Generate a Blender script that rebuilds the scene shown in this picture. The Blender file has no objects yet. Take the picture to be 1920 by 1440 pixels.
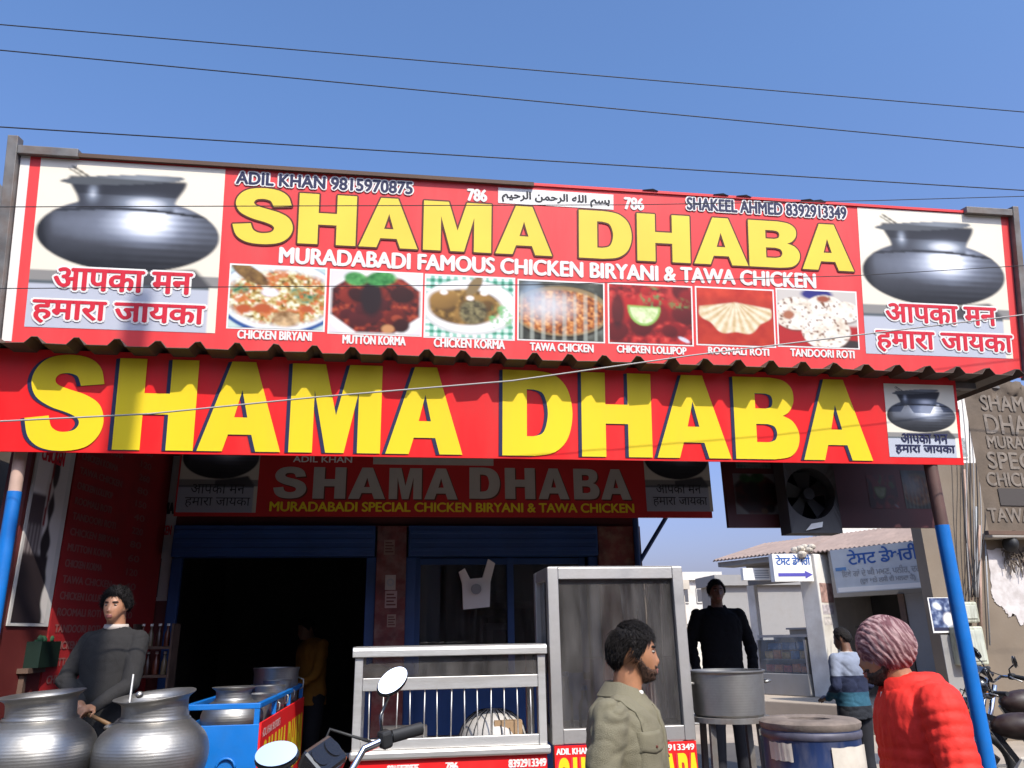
import bpy, bmesh, math, random
import numpy as np
from mathutils import Vector, Matrix, noise

# ------------------------------------------------------------------ camera, world, sun, exposure
S = bpy.context.scene
COL = S.collection
R = math.radians
FPX = 1450.0
PITCH, ROLL, YAW = R(18.19), R(1.05), R(8.35)
CAMZ = 1.6
_fw = Vector((math.sin(YAW)*math.cos(PITCH), math.cos(YAW)*math.cos(PITCH), math.sin(PITCH)))
_rt = Vector((math.cos(YAW), -math.sin(YAW), 0))
_up = _rt.cross(_fw)
RT = _rt*math.cos(ROLL) - _up*math.sin(ROLL)
UP = _rt*math.sin(ROLL) + _up*math.cos(ROLL)
FW = _fw
cam_data = bpy.data.cameras.new('camera')
cam = bpy.data.objects.new('camera', cam_data)
COL.objects.link(cam)
cam_data.sensor_width = 36.0
cam_data.lens = FPX/1920*36
cam_data.clip_start = 0.05
cam_data.clip_end = 2000
mw = Matrix((RT, UP, -FW)).transposed().to_4x4()
mw.translation = (0, 0, CAMZ)
cam.matrix_world = mw
S.camera = cam

SUN_EL, SUN_AZ = R(47), R(20)      # azimuth: sun stands behind the camera, this far to its right
world = bpy.data.worlds.new('World')
S.world = world
world.use_nodes = True
wn = world.node_tree.nodes
bg = wn['Background']
sky = wn.new('ShaderNodeTexSky')
sky.sky_type = 'NISHITA'
sky.sun_disc = False
sky.sun_elevation = SUN_EL
sky.sun_rotation = math.pi - SUN_AZ
sky.air_density = 1.0
sky.dust_density = 3.0
sky.ozone_density = 3.0
wl = world.node_tree.links
wtc = wn.new('ShaderNodeTexCoord'); wsx = wn.new('ShaderNodeSeparateXYZ'); wrp = wn.new('ShaderNodeValToRGB'); wmx = wn.new('ShaderNodeMix')
wmx.data_type = 'RGBA'; wmx.blend_type = 'MULTIPLY'; wmx.inputs['Factor'].default_value = 1.0
wl.new(wtc.outputs['Generated'], wsx.inputs[0]); wl.new(wsx.outputs['Z'], wrp.inputs[0])
we = wrp.color_ramp.elements                      # winter haze: greyer and dimmer low down, deeper blue higher up
we[0].position = .08; we[0].color = (.74, .63, .69, 1); we[1].position = .62; we[1].color = (.80, .96, 1.0, 1)
wx_ = we.new(.35); wx_.color = (.80, .84, .90, 1)
wl.new(sky.outputs[0], wmx.inputs['A']); wl.new(wrp.outputs[0], wmx.inputs['B'])
wsc = wn.new('ShaderNodeMix'); wsc.data_type = 'RGBA'; wsc.blend_type = 'MULTIPLY'; wsc.inputs['Factor'].default_value = 1.0
wsc.inputs['B'].default_value = (1.0, 1.02, 1.2, 1); wl.new(wmx.outputs['Result'], wsc.inputs['A']); wl.new(wsc.outputs['Result'], bg.inputs[0])
bg.inputs[1].default_value = 0.15
sl = bpy.data.lights.new('sun', 'SUN')
sl.energy = 3.7
sl.angle = R(0.5)
sl.color = (1.0, 0.94, 0.84)
sun = bpy.data.objects.new('sun', sl)
COL.objects.link(sun)
sdir = Vector((math.sin(SUN_AZ)*math.cos(SUN_EL), -math.cos(SUN_AZ)*math.cos(SUN_EL), math.sin(SUN_EL)))
sun.rotation_euler = sdir.to_track_quat('Z', 'Y').to_euler()
sun.location = (3, -8, 12)
S.view_settings.view_transform = 'Standard'
S.view_settings.look = 'None'
S.view_settings.exposure = 0.55
S.view_settings.gamma = 1.0

# ------------------------------------------------------------------ helpers
CP = Vector((0, 0, CAMZ))
def ray(px, py):
    return RT*((px-960)/FPX) - UP*((py-720)/FPX) + FW
def at(px, py, Y):
    d = ray(px, py)
    return CP + d*(Y/d.y)
def atz(px, py, z):
    d = ray(px, py)
    return CP + d*((z-CAMZ)/d.z)

def tag(o, label=None, cat=None, group=None, kind=None):
    if label: o['label'] = label
    if cat: o['category'] = cat
    if group: o['group'] = group
    if kind: o['kind'] = kind
    return o

MAT = {}                 # root matrices by object name
def thing(name, label, cat, loc=(0, 0, 0), rot=0.0, group=None, matrix=None):
    o = bpy.data.objects.new(name, None)
    o.empty_display_size = 0.1
    COL.objects.link(o)
    m = matrix.copy() if matrix is not None else Matrix.Translation(loc) @ Matrix.Rotation(rot, 4, 'Z')
    o.matrix_world = m
    o.location, o.rotation_euler = m.to_translation(), m.to_euler()
    MAT[o.name] = m
    return tag(o, label, cat, group)

def lin(c):
    if isinstance(c, str):
        c = [int(c[i:i+2], 16)/255 for i in (0, 2, 4)]
        return tuple(x/12.92 if x <= .04045 else ((x+.055)/1.055)**2.4 for x in c)
    return tuple(c)

class MB:
    def __init__(self):
        self.v = []; self.f = []; self.mi = []; self.cur = 0
    def add(self, vs, fs):
        n = len(self.v)
        self.v += [tuple(p) for p in vs]
        self.f += [tuple(i+n for i in q) for q in fs]
        self.mi += [self.cur]*len(fs)
        return self
    def box(self, c, s, rz=0.0, m=None):
        hx, hy, hz = s[0]/2, s[1]/2, s[2]/2
        vs = [Vector((x, y, z)) for x in (-hx, hx) for y in (-hy, hy) for z in (-hz, hz)]
        if m is not None: vs = [m @ p for p in vs]
        elif rz:
            r = Matrix.Rotation(rz, 3, 'Z'); vs = [r @ p for p in vs]
        c = Vector(c)
        return self.add([p+c for p in vs], [(0,1,3,2),(4,6,7,5),(0,4,5,1),(2,3,7,6),(0,2,6,4),(1,5,7,3)])
    def bx(self, x0, x1, y0, y1, z0, z1):
        return self.box(((x0+x1)/2, (y0+y1)/2, (z0+z1)/2), (abs(x1-x0), abs(y1-y0), abs(z1-z0)))
    def bar(self, p, q, w, h=None, up=(0, 0, 1)):
        p, q = Vector(p), Vector(q); h = h or w
        d = (q-p); L = d.length; d.normalize()
        u = Vector(up)
        if abs(d.dot(u)) > .98: u = Vector((0, 1, 0))
        s = d.cross(u).normalized(); t = s.cross(d)
        vs = []
        for e in (p, q):
            for a, b in ((-1,-1),(1,-1),(1,1),(-1,1)):
                vs.append(e + s*(a*w/2) + t*(b*h/2))
        return self.add(vs, [(0,1,2,3),(7,6,5,4),(0,4,5,1),(1,5,6,2),(2,6,7,3),(3,7,4,0)])
    def tube(self, pts, r, n=10, cap=True):
        pts = [Vector(p) for p in pts]
        rs = r if isinstance(r, (list, tuple)) else [r]*len(pts)
        base = len(self.v); vs = []; fs = []
        t0 = (pts[1]-pts[0]).normalized()
        a = Vector((0, 0, 1)) if abs(t0.z) < .9 else Vector((1, 0, 0))
        u = t0.cross(a).normalized()
        for i, p in enumerate(pts):
            t = (pts[min(i+1, len(pts)-1)] - pts[max(i-1, 0)]).normalized()
            u = (u - t*u.dot(t)).normalized(); w = t.cross(u)
            for k in range(n):
                g = 2*math.pi*k/n
                vs.append(p + (u*math.cos(g) + w*math.sin(g))*rs[i])
        for i in range(len(pts)-1):
            for k in range(n):
                fs.append((i*n+k, i*n+(k+1) % n, (i+1)*n+(k+1) % n, (i+1)*n+k))
        if cap:
            fs.append(tuple(range(n-1, -1, -1)))
            fs.append(tuple((len(pts)-1)*n+k for k in range(n)))
        return self.add(vs, fs)
    def cyl(self, p, q, r0, r1=None, n=20):
        return self.tube([p, q], [r0, r0 if r1 is None else r1], n)
    def lathe(self, prof, c=(0, 0, 0), n=48, tilt=None):
        vs = []; fs = []; c = Vector(c)
        for r, z in prof:
            for k in range(n):
                g = 2*math.pi*k/n
                p = Vector((max(r, 1e-4)*math.cos(g), max(r, 1e-4)*math.sin(g), z))
                if tilt is not None: p = tilt @ p
                vs.append(p + c)
        for i in range(len(prof)-1):
            for k in range(n):
                fs.append((i*n+k, i*n+(k+1) % n, (i+1)*n+(k+1) % n, (i+1)*n+k))
        return self.add(vs, fs)
    def ell(self, c, r, n=16, m=9, rot=None):
        c = Vector(c); vs = []; fs = []
        for j in range(m+1):
            f = -math.pi/2 + math.pi*j/m
            for k in range(n):
                g = 2*math.pi*k/n
                p = Vector((r[0]*math.cos(f)*math.cos(g), r[1]*math.cos(f)*math.sin(g), r[2]*math.sin(f)))
                if j in (0, m): p += Vector((math.cos(g), math.sin(g), 0))*1e-5
                if rot is not None: p = rot @ p
                vs.append(p + c)
        for j in range(m):
            for k in range(n):
                fs.append((j*n+k, j*n+(k+1) % n, (j+1)*n+(k+1) % n, (j+1)*n+k))
        fs.append(tuple(range(n-1, -1, -1))); fs.append(tuple(m*n+k for k in range(n)))
        return self.add(vs, fs)
    def cap(self, p, q, r0, r1, n=12):
        p, q = Vector(p), Vector(q)
        d = q-p
        if d.length < 1e-6: return self.ell(p, (r0,)*3)
        t = d.normalized(); pts = []; rs = []
        for a in (90, 65, 40, 18):
            pts.append(p - t*(r0*math.sin(R(a)))); rs.append(max(r0*math.cos(R(a)), 1e-4))
        for a in (0, 18, 40, 65, 90):
            if a == 0: pts.append(p); rs.append(r0); pts.append(q); rs.append(r1)
            else: pts.append(q + t*(r1*math.sin(R(a)))); rs.append(max(r1*math.cos(R(a)), 1e-4))
        return self.tube(pts, rs, n)
    def prism(self, outline, f0, f1):
        """closed outline of 2-D points; f0, f1 map a 2-D point to its two 3-D faces"""
        n = len(outline)
        vs = [f0(p) for p in outline] + [f1(p) for p in outline]
        fs = [tuple(range(n-1, -1, -1)), tuple(range(n, 2*n))]
        for i in range(n):
            j = (i+1) % n; fs.append((i, j, n+j, n+i))
        return self.add(vs, fs)

def link_mesh(name, me, parent=None):
    o = bpy.data.objects.new(name, me)
    COL.objects.link(o)
    if parent is not None:
        o.parent = parent
        MAT[o.name] = MAT[parent.name]
    else:
        MAT[o.name] = Matrix.Identity(4)
    return o

def part(name, mb, mat, parent=None, local=False, smooth=False, bevel=0.0, fix=True):
    """link the shapes in mb as ONE mesh object; world coordinates unless local"""
    me = bpy.data.meshes.new(name)
    vs = mb.v
    if parent is not None and not local:
        inv = MAT[parent.name].inverted()
        vs = [tuple(inv @ Vector(p)) for p in vs]
    me.from_pydata([tuple(p) for p in vs], [], mb.f)
    mats = mat if isinstance(mat, (list, tuple)) else [mat]
    for m in mats: me.materials.append(m)
    if len(mats) > 1: me.polygons.foreach_set('material_index', mb.mi)
    if fix:
        bm = bmesh.new(); bm.from_mesh(me)
        bmesh.ops.recalc_face_normals(bm, faces=bm.faces)
        bm.to_mesh(me); bm.free()
    o = link_mesh(name, me, parent)
    if smooth is True:
        me.polygons.foreach_set('use_smooth', [True]*len(me.polygons))
    elif smooth:
        me.polygons.foreach_set('use_smooth', [True]*len(me.polygons))
        es = o.modifiers.new('edges', 'EDGE_SPLIT'); es.split_angle = R(smooth)
    if bevel:
        b = o.modifiers.new('bevel', 'BEVEL'); b.width = bevel; b.segments = 2
        b.limit_method = 'ANGLE'; b.angle_limit = R(40)
    return o

def copy_tree(o, parent=None):
    c = o.copy(); COL.objects.link(c)
    if parent is not None:
        c.parent = parent
    for ch in list(o.children): copy_tree(ch, c)
    return c

# ------------------------------------------------------------------ materials
def mat(name, col, rough=.6, metal=0.0, var=0.0, vscale=6.0, bump=0.0, bscale=40.0, dirt=None, dscale=2.0, damt=.5,
        spec=None, stretch=(1, 1, 1), coat=0.0, trans=0.0):
    m = bpy.data.materials.new(name); m.use_nodes = True
    nt = m.node_tree; N = nt.nodes; L = nt.links
    b = N['Principled BSDF']
    c = lin(col)
    b.inputs['Base Color'].default_value = (*c, 1)
    b.inputs['Roughness'].default_value = rough
    b.inputs['Metallic'].default_value = metal
    if spec is not None: b.inputs['Specular IOR Level'].default_value = spec
    if coat: b.inputs['Coat Weight'].default_value = coat; b.inputs['Coat Roughness'].default_value = .08
    if trans: b.inputs['Transmission Weight'].default_value = trans
    if var or bump or dirt:
        tc = N.new('ShaderNodeTexCoord'); mp = N.new('ShaderNodeMapping')
        mp.inputs['Scale'].default_value = stretch
        L.new(tc.outputs['Object'], mp.inputs[0])
    last = None
    if var:
        n = N.new('ShaderNodeTexNoise'); n.inputs['Scale'].default_value = vscale; n.inputs['Detail'].default_value = 6
        L.new(mp.outputs[0], n.inputs['Vector'])
        r = N.new('ShaderNodeValToRGB')
        r.color_ramp.elements[0].position = .3; r.color_ramp.elements[1].position = .7
        r.color_ramp.elements[0].color = (*[x*(1-var) for x in c], 1)
        r.color_ramp.elements[1].color = (*[min(1, x*(1+var)) for x in c], 1)
        L.new(n.outputs['Fac'], r.inputs[0]); last = r.outputs[0]
        mr = N.new('ShaderNodeMapRange')
        mr.inputs['To Min'].default_value = max(.02, rough-.12); mr.inputs['To Max'].default_value = min(1, rough+.12)
        L.new(n.outputs['Fac'], mr.inputs['Value']); L.new(mr.outputs[0], b.inputs['Roughness'])
    if dirt:
        n2 = N.new('ShaderNodeTexNoise'); n2.inputs['Scale'].default_value = dscale; n2.inputs['Detail'].default_value = 8
        n2.inputs['Roughness'].default_value = .65
        L.new(mp.outputs[0], n2.inputs['Vector'])
        r2 = N.new('ShaderNodeValToRGB')
        r2.color_ramp.elements[0].position = .45; r2.color_ramp.elements[1].position = .72
        r2.color_ramp.elements[1].color = (damt, damt, damt, 1)
        L.new(n2.outputs['Fac'], r2.inputs[0])
        mx = N.new('ShaderNodeMix'); mx.data_type = 'RGBA'
        mx.inputs['B'].default_value = (*lin(dirt), 1)
        if last is not None: L.new(last, mx.inputs['A'])
        else: mx.inputs['A'].default_value = (*c, 1)
        L.new(r2.outputs[0], mx.inputs['Factor']); last = mx.outputs['Result']
    if last is not None: L.new(last, b.inputs['Base Color'])
    if bump:
        n3 = N.new('ShaderNodeTexNoise'); n3.inputs['Scale'].default_value = bscale; n3.inputs['Detail'].default_value = 5
        L.new(mp.outputs[0], n3.inputs['Vector'])
        bp = N.new('ShaderNodeBump'); bp.inputs['Strength'].default_value = bump; bp.inputs['Distance'].default_value = .01
        L.new(n3.outputs['Fac'], bp.inputs['Height']); L.new(bp.outputs[0], b.inputs['Normal'])
    return m

def picture_mat(name='printed_picture', rough=.45):
    m = bpy.data.materials.new(name); m.use_nodes = True
    nt = m.node_tree; b = nt.nodes['Principled BSDF']
    a = nt.nodes.new('ShaderNodeVertexColor'); a.layer_name = 'Col'
    nt.links.new(a.outputs[0], b.inputs['Base Color'])
    b.inputs['Roughness'].default_value = rough
    return m

def glass_mat(name, tint=(.9, .93, .92), rough=.03, dust=.12, dcol=(.6, .58, .55), strch=(14, 14, 1.2)):
    """window glass: mostly see-through, mirror reflection by Fresnel, a thin film of dust"""
    m = bpy.data.materials.new(name); m.use_nodes = True
    nt = m.node_tree; N = nt.nodes; L = nt.links
    for n in list(N):
        if n.type == 'BSDF_PRINCIPLED': N.remove(n)
    out = [n for n in N if n.type == 'OUTPUT_MATERIAL'][0]
    tr = N.new('ShaderNodeBsdfTransparent'); tr.inputs[0].default_value = (*tint, 1)
    gl = N.new('ShaderNodeBsdfGlossy'); gl.inputs['Roughness'].default_value = rough
    fr = N.new('ShaderNodeFresnel'); fr.inputs['IOR'].default_value = 1.6
    mx = N.new('ShaderNodeMixShader'); L.new(fr.outputs[0], mx.inputs[0]); L.new(tr.outputs[0], mx.inputs[1]); L.new(gl.outputs[0], mx.inputs[2])
    df = N.new('ShaderNodeBsdfDiffuse'); df.inputs[0].default_value = (*dcol, 1)
    tc = N.new('ShaderNodeTexCoord'); mp = N.new('ShaderNodeMapping'); mp.inputs['Scale'].default_value = strch
    L.new(tc.outputs['Object'], mp.inputs[0])
    nz = N.new('ShaderNodeTexNoise'); nz.inputs['Scale'].default_value = 2.0; nz.inputs['Detail'].default_value = 6
    L.new(mp.outputs[0], nz.inputs['Vector'])
    mr = N.new('ShaderNodeMapRange'); mr.inputs['From Min'].default_value = .35; mr.inputs['From Max'].default_value = .8
    mr.inputs['To Min'].default_value = dust*.4; mr.inputs['To Max'].default_value = dust*2
    L.new(nz.outputs['Fac'], mr.inputs['Value'])
    m2 = N.new('ShaderNodeMixShader'); L.new(mr.outputs[0], m2.inputs[0]); L.new(mx.outputs[0], m2.inputs[1]); L.new(df.outputs[0], m2.inputs[2])
    L.new(m2.outputs[0], out.inputs['Surface'])
    return m

M = {}
M['flex_red'] = mat('flex_red', (.78, .006, .008), .5, var=.07, vscale=1.2, bump=.12, bscale=3, dirt=(.48, .05, .04), dscale=2.5, damt=.45, stretch=(1, 1, .25))
M['flex_red_faded'] = mat('flex_red_faded', (.76, .050, .052), .5, var=.07, vscale=1.0, bump=.12, bscale=3, dirt=(.60, .12, .11), dscale=2.5, damt=.4, stretch=(1, 1, .25))
M['flex_yellow'] = mat('flex_yellow', (.82, .60, .006), .6, var=.08, vscale=1.5, dirt=(.66, .46, .02), dscale=3, damt=.4, stretch=(1, 1, .25), bump=.1, bscale=3)
M['flex_yellow_pale'] = mat('flex_yellow_pale', (.80, .60, .06), .5, var=.07, vscale=1.5, bump=.1, bscale=3)
M['flex_white'] = mat('flex_white', (.78, .76, .72), .5)
M['flex_cream'] = mat('flex_cream', (.74, .68, .55), .5, var=.03)
M['ink_navy'] = mat('ink_navy', (.018, .02, .07), .5)
M['ink_brown'] = mat('ink_brown', (.10, .02, .01), .5)
M['ink_black'] = mat('ink_black', (.012, .012, .014), .5)
M['ink_red'] = mat('ink_red', (.62, .02, .04), .5)
M['ink_blue'] = mat('ink_blue', (.02, .09, .32), .5)
M['ink_blue_faded'] = mat('ink_blue_faded', (.10, .22, .42), .5)
M['ink_grey'] = mat('ink_grey', (.30, .31, .32), .6)
M['picture'] = picture_mat()
M['steel'] = mat('stainless_steel', (.66, .64, .61), .50, .88, var=.10, vscale=3, bump=.06, bscale=60, stretch=(.15, 1, 1), dirt=(.26, .22, .17), dscale=6, damt=.55)
M['steel_dull'] = mat('stainless_dull', (.48, .46, .44), .52, .9, var=.12, vscale=4, bump=.06, bscale=60, dirt=(.22, .19, .16), dscale=4, damt=.45)
M['galv'] = mat('galvanised_steel', (.20, .19, .18), .6, .5, var=.25, vscale=8, dirt=(.16, .09, .05), dscale=6, damt=.6)
M['rust_wood'] = mat('brown_batten', (.11, .065, .045), .75, var=.3, vscale=7, stretch=(.2, 1, 1))
M['tin'] = mat('rusty_tin_sheet', (.10, .075, .055), .6, .3, var=.3, vscale=3, dirt=(.11, .045, .02), dscale=5, damt=.7, bump=.1, bscale=20)
M['blue_paint'] = mat('blue_gloss_paint', (.003, .14, .48), .42, var=.10, vscale=5, dirt=(.05, .12, .25), dscale=9, damt=.2, bump=.06, bscale=25)
M['blue_dark'] = mat('dark_blue_shutter', (.012, .05, .17), .45, var=.15, vscale=4)
M['pink_primer'] = mat('bare_primer_post', (.42, .28, .22), .7, var=.2)
M['concrete'] = mat('concrete', (.34, .31, .27), .85, var=.15, vscale=2, dirt=(.2, .17, .14), dscale=1.5, damt=.5, bump=.15, bscale=30)
M['dust_ground'] = mat('dusty_ground', (.38, .31, .24), .9, var=.18, vscale=.8, dirt=(.22, .18, .14), dscale=.5, damt=.6, bump=.2, bscale=12)
M['lane_dirt'] = mat('dark_lane_dirt', (.105, .09, .075), .9, var=.2, vscale=.8, dirt=(.06, .055, .05), dscale=.5, damt=.6, bump=.2, bscale=12)
M['floor'] = mat('greasy_floor', (.10, .085, .07), .7, var=.2, vscale=2, dirt=(.05, .045, .04), dscale=1.5, damt=.6)
M['asphalt'] = mat('asphalt', (.06, .058, .055), .85, var=.25, vscale=3, dirt=(.2, .17, .13), dscale=.8, damt=.5, bump=.25, bscale=90)
M['plaster_cream'] = mat('cream_plaster', (.50, .44, .36), .85, var=.12, vscale=1.5, dirt=(.25, .20, .15), dscale=1.2, damt=.5, bump=.1, bscale=18)
M['plaster_brown'] = mat('raw_brown_plaster', (.19, .15, .11), .9, var=.16, vscale=1.2, dirt=(.16, .115, .075), dscale=.9, damt=.6, bump=.2, bscale=14)
M['plaster_white'] = mat('white_limewash', (.66, .63, .58), .85, var=.10, vscale=2, dirt=(.38, .32, .26), dscale=2.2, damt=.5, bump=.12, bscale=16)
M['plaster_grey'] = mat('grey_plaster', (.27, .26, .25), .88, var=.12, vscale=1.5, dirt=(.17, .15, .13), dscale=1.5, damt=.5)
M['maroon_wall'] = mat('maroon_wall', (.11, .014, .012), .6, var=.2, vscale=2)
M['dark_room'] = mat('dark_wall', (.055, .05, .045), .8, var=.3, vscale=2)  # near-black grey, mottled at random
M['black_cloth'] = mat('black_cloth', (.008, .008, .010), .9, spec=.12)
M['black_rubber'] = mat('black_rubber', (.015, .015, .016), .6)
M['black_gloss'] = mat('black_gloss', (.012, .012, .014), .18, coat=.6)
M['chrome'] = mat('chrome', (.72, .72, .73), .08, 1.0)
M['mirror'] = mat('mirror_glass', (.90, .92, .94), .02, 1.0)
M['wire_black'] = mat('wire_black', (.012, .012, .016), .6)
M['wire_grey'] = mat('wire_grey', (.33, .31, .29), .5)
M['glass'] = glass_mat('display_glass')
M['glass_dusty'] = glass_mat('dusty_cabinet_glass', (.84, .82, .80), .05, .09, (.5, .46, .43), (5, 5, 1.2))
M['glass_window'] = glass_mat('shop_window_glass', (.5, .5, .52), .02, .05)

def alu_mat(name, col, rough, ring=0.35, dirt=.35):
    """spun aluminium: concentric hammer / lathe rings"""
    m = mat(name, col, rough, 1.0, var=.14, vscale=5, dirt=(.10, .09, .075), dscale=5, damt=dirt)
    nt = m.node_tree; N = nt.nodes; L = nt.links; b = N['Principled BSDF']
    tc = N.new('ShaderNodeTexCoord'); w = N.new('ShaderNodeTexWave')
    w.wave_type = 'BANDS'; w.bands_direction = 'Z'
    w.inputs['Scale'].default_value = 22; w.inputs['Distortion'].default_value = 1.2; w.inputs['Detail'].default_value = 2
    L.new(tc.outputs['Object'], w.inputs['Vector'])
    n = N.new('ShaderNodeTexNoise'); n.inputs['Scale'].default_value = 28
    L.new(tc.outputs['Object'], n.inputs['Vector'])
    ad = N.new('ShaderNodeMath'); ad.operation = 'MULTIPLY_ADD'; ad.inputs[1].default_value = .6
    L.new(n.outputs['Fac'], ad.inputs[0]); L.new(w.outputs['Fac'], ad.inputs[2])
    bp = N.new('ShaderNodeBump'); bp.inputs['Strength'].default_value = ring; bp.inputs['Distance'].default_value = .004
    L.new(ad.outputs[0], bp.inputs['Height']); L.new(bp.outputs[0], b.inputs['Normal'])
    return m
M['alu'] = alu_mat('spun_aluminium', (.40, .385, .365), .50, .10, .6)
M['alu_matt'] = alu_mat('matt_aluminium', (.42, .41, .39), .5, .06, .5)

# ------------------------------------------------------------------ lettering
_tc = {}
def text_geo(body):
    """2-D outline mesh of a text scaled into the unit box: verts (n,2), faces"""
    if body in _tc: return _tc[body]
    c = bpy.data.curves.new('tmp', 'FONT'); c.body = body; c.size = 1; c.resolution_u = 4; c.fill_mode = 'FRONT'
    o = bpy.data.objects.new('tmp', c); COL.objects.link(o)
    dg = bpy.context.evaluated_depsgraph_get()
    me = bpy.data.meshes.new_from_object(o.evaluated_get(dg))
    v = np.array([(p.co.x, p.co.y) for p in me.vertices]); f = [tuple(p.vertices) for p in me.polygons]
    bpy.data.objects.remove(o); bpy.data.curves.remove(c); bpy.data.meshes.remove(me)
    return _norm(body, v, f)
def _norm(key, v, f):
    lo, hi = v.min(0), v.max(0)
    g = ((v-lo)/(hi-lo), f, (hi-lo)[0]/(hi-lo)[1])
    _tc[key] = g
    return g

def smooth_path(pts):
    """pts: (x, y, corner); Catmull-Rom between, straight into corners"""
    n = len(pts); out = []
    for i in range(n):
        p1 = np.array(pts[i][:2]); p2 = np.array(pts[(i+1) % n][:2])
        c1, c2 = pts[i][2], pts[(i+1) % n][2]
        out.append(tuple(p1))
        if c1 and c2: continue
        p0 = p1 if c1 else np.array(pts[i-1][:2])
        p3 = p2 if c2 else np.array(pts[(i+2) % n][:2])
        for t in (.2, .4, .6, .8):
            out.append(tuple(.5*((2*p1)+(-p0+p2)*t+(2*p0-5*p1+4*p2-p3)*t*t+(-p0+3*p1-3*p2+p3)*t**3)))
    return out
def _k(*a): return [(x, y, 1) for x, y in a]
S_ = [(0, .33, 1), (.30, .36, 1), (.34, .255, 0), (.42, .205, 0), (.52, .195, 0), (.64, .22, 0), (.69, .285, 0), (.65, .345, 0), (.52, .395, 0),
      (.30, .455, 0), (.11, .555, 0), (.035, .71, 0), (.09, .86, 0), (.24, .965, 0), (.49, 1.0, 0), (.74, .97, 0), (.90, .87, 0), (.965, .70, 1),
      (.665, .675, 1), (.62, .765, 0), (.56, .795, 0), (.48, .805, 0), (.38, .79, 0), (.335, .735, 0), (.38, .68, 0), (.53, .635, 0),
      (.76, .575, 0), (.93, .48, 0), (1.0, .32, 0), (.95, .16, 0), (.79, .04, 0), (.51, 0, 0), (.24, .03, 0), (.07, .14, 0)]
GLYPH = {
 'H': ([_k((0,0),(0,1),(.34,1),(.34,.62),(.66,.62),(.66,1),(1,1),(1,0),(.66,0),(.66,.39),(.34,.39),(.34,0))], 1),
 'A': ([_k((0,0),(.355,1),(.645,1),(1,0),(.70,0),(.64,.185),(.36,.185),(.30,0)), _k((.42,.375),(.58,.375),(.5,.68))], 1),
 'M': ([_k((0,0),(0,1),(.365,1),(.5,.42),(.635,1),(1,1),(1,0),(.745,0),(.745,.70),(.60,0),(.40,0),(.255,.70),(.255,0))], 1),
 'D': ([[(0,0,1),(0,1,1),(.46,1,1),(.74,.955,0),(.93,.79,0),(1,.5,0),(.93,.21,0),(.74,.045,0),(.46,0,1)],
        [(.345,.225,1),(.345,.775,1),(.44,.775,1),(.585,.72,0),(.645,.5,0),(.585,.28,0),(.44,.225,1)]], 1),
 'B': ([[(0,0,1),(0,1,1),(.58,1,1),(.80,.965,0),(.93,.86,0),(.94,.70,0),(.86,.58,0),(.76,.53,1),(.91,.465,0),(1,.32,0),(.97,.15,0),(.84,.035,0),(.60,0,1)],
        [(.335,.615,1),(.335,.80,1),(.50,.80,1),(.585,.775,0),(.61,.71,0),(.585,.64,0),(.50,.615,1)],
        [(.335,.205,1),(.335,.425,1),(.52,.425,1),(.62,.395,0),(.655,.315,0),(.62,.235,0),(.52,.205,1)]], 1),
 'S': ([S_], 1)}
def glyph_geo(ch):
    key = '#'+ch
    if key in _tc: return _tc[key]
    c = bpy.data.curves.new('tmp', 'CURVE'); c.dimensions = '2D'; c.fill_mode = 'FRONT'
    for loop in GLYPH[ch][0]:
        pts = smooth_path(loop)
        sp = c.splines.new('POLY'); sp.points.add(len(pts)-1)
        for q, p in zip(sp.points, pts): q.co = (p[0], p[1], 0, 1)
        sp.use_cyclic_u = True
    o = bpy.data.objects.new('tmp', c); COL.objects.link(o)
    dg = bpy.context.evaluated_depsgraph_get()
    me = bpy.data.meshes.new_from_object(o.evaluated_get(dg))
    v = np.array([(p.co.x, p.co.y) for p in me.vertices]); f = [tuple(p.vertices) for p in me.polygons]
    bpy.data.objects.remove(o); bpy.data.curves.remove(c); bpy.data.meshes.remove(me)
    return _norm(key, v, f)

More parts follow.
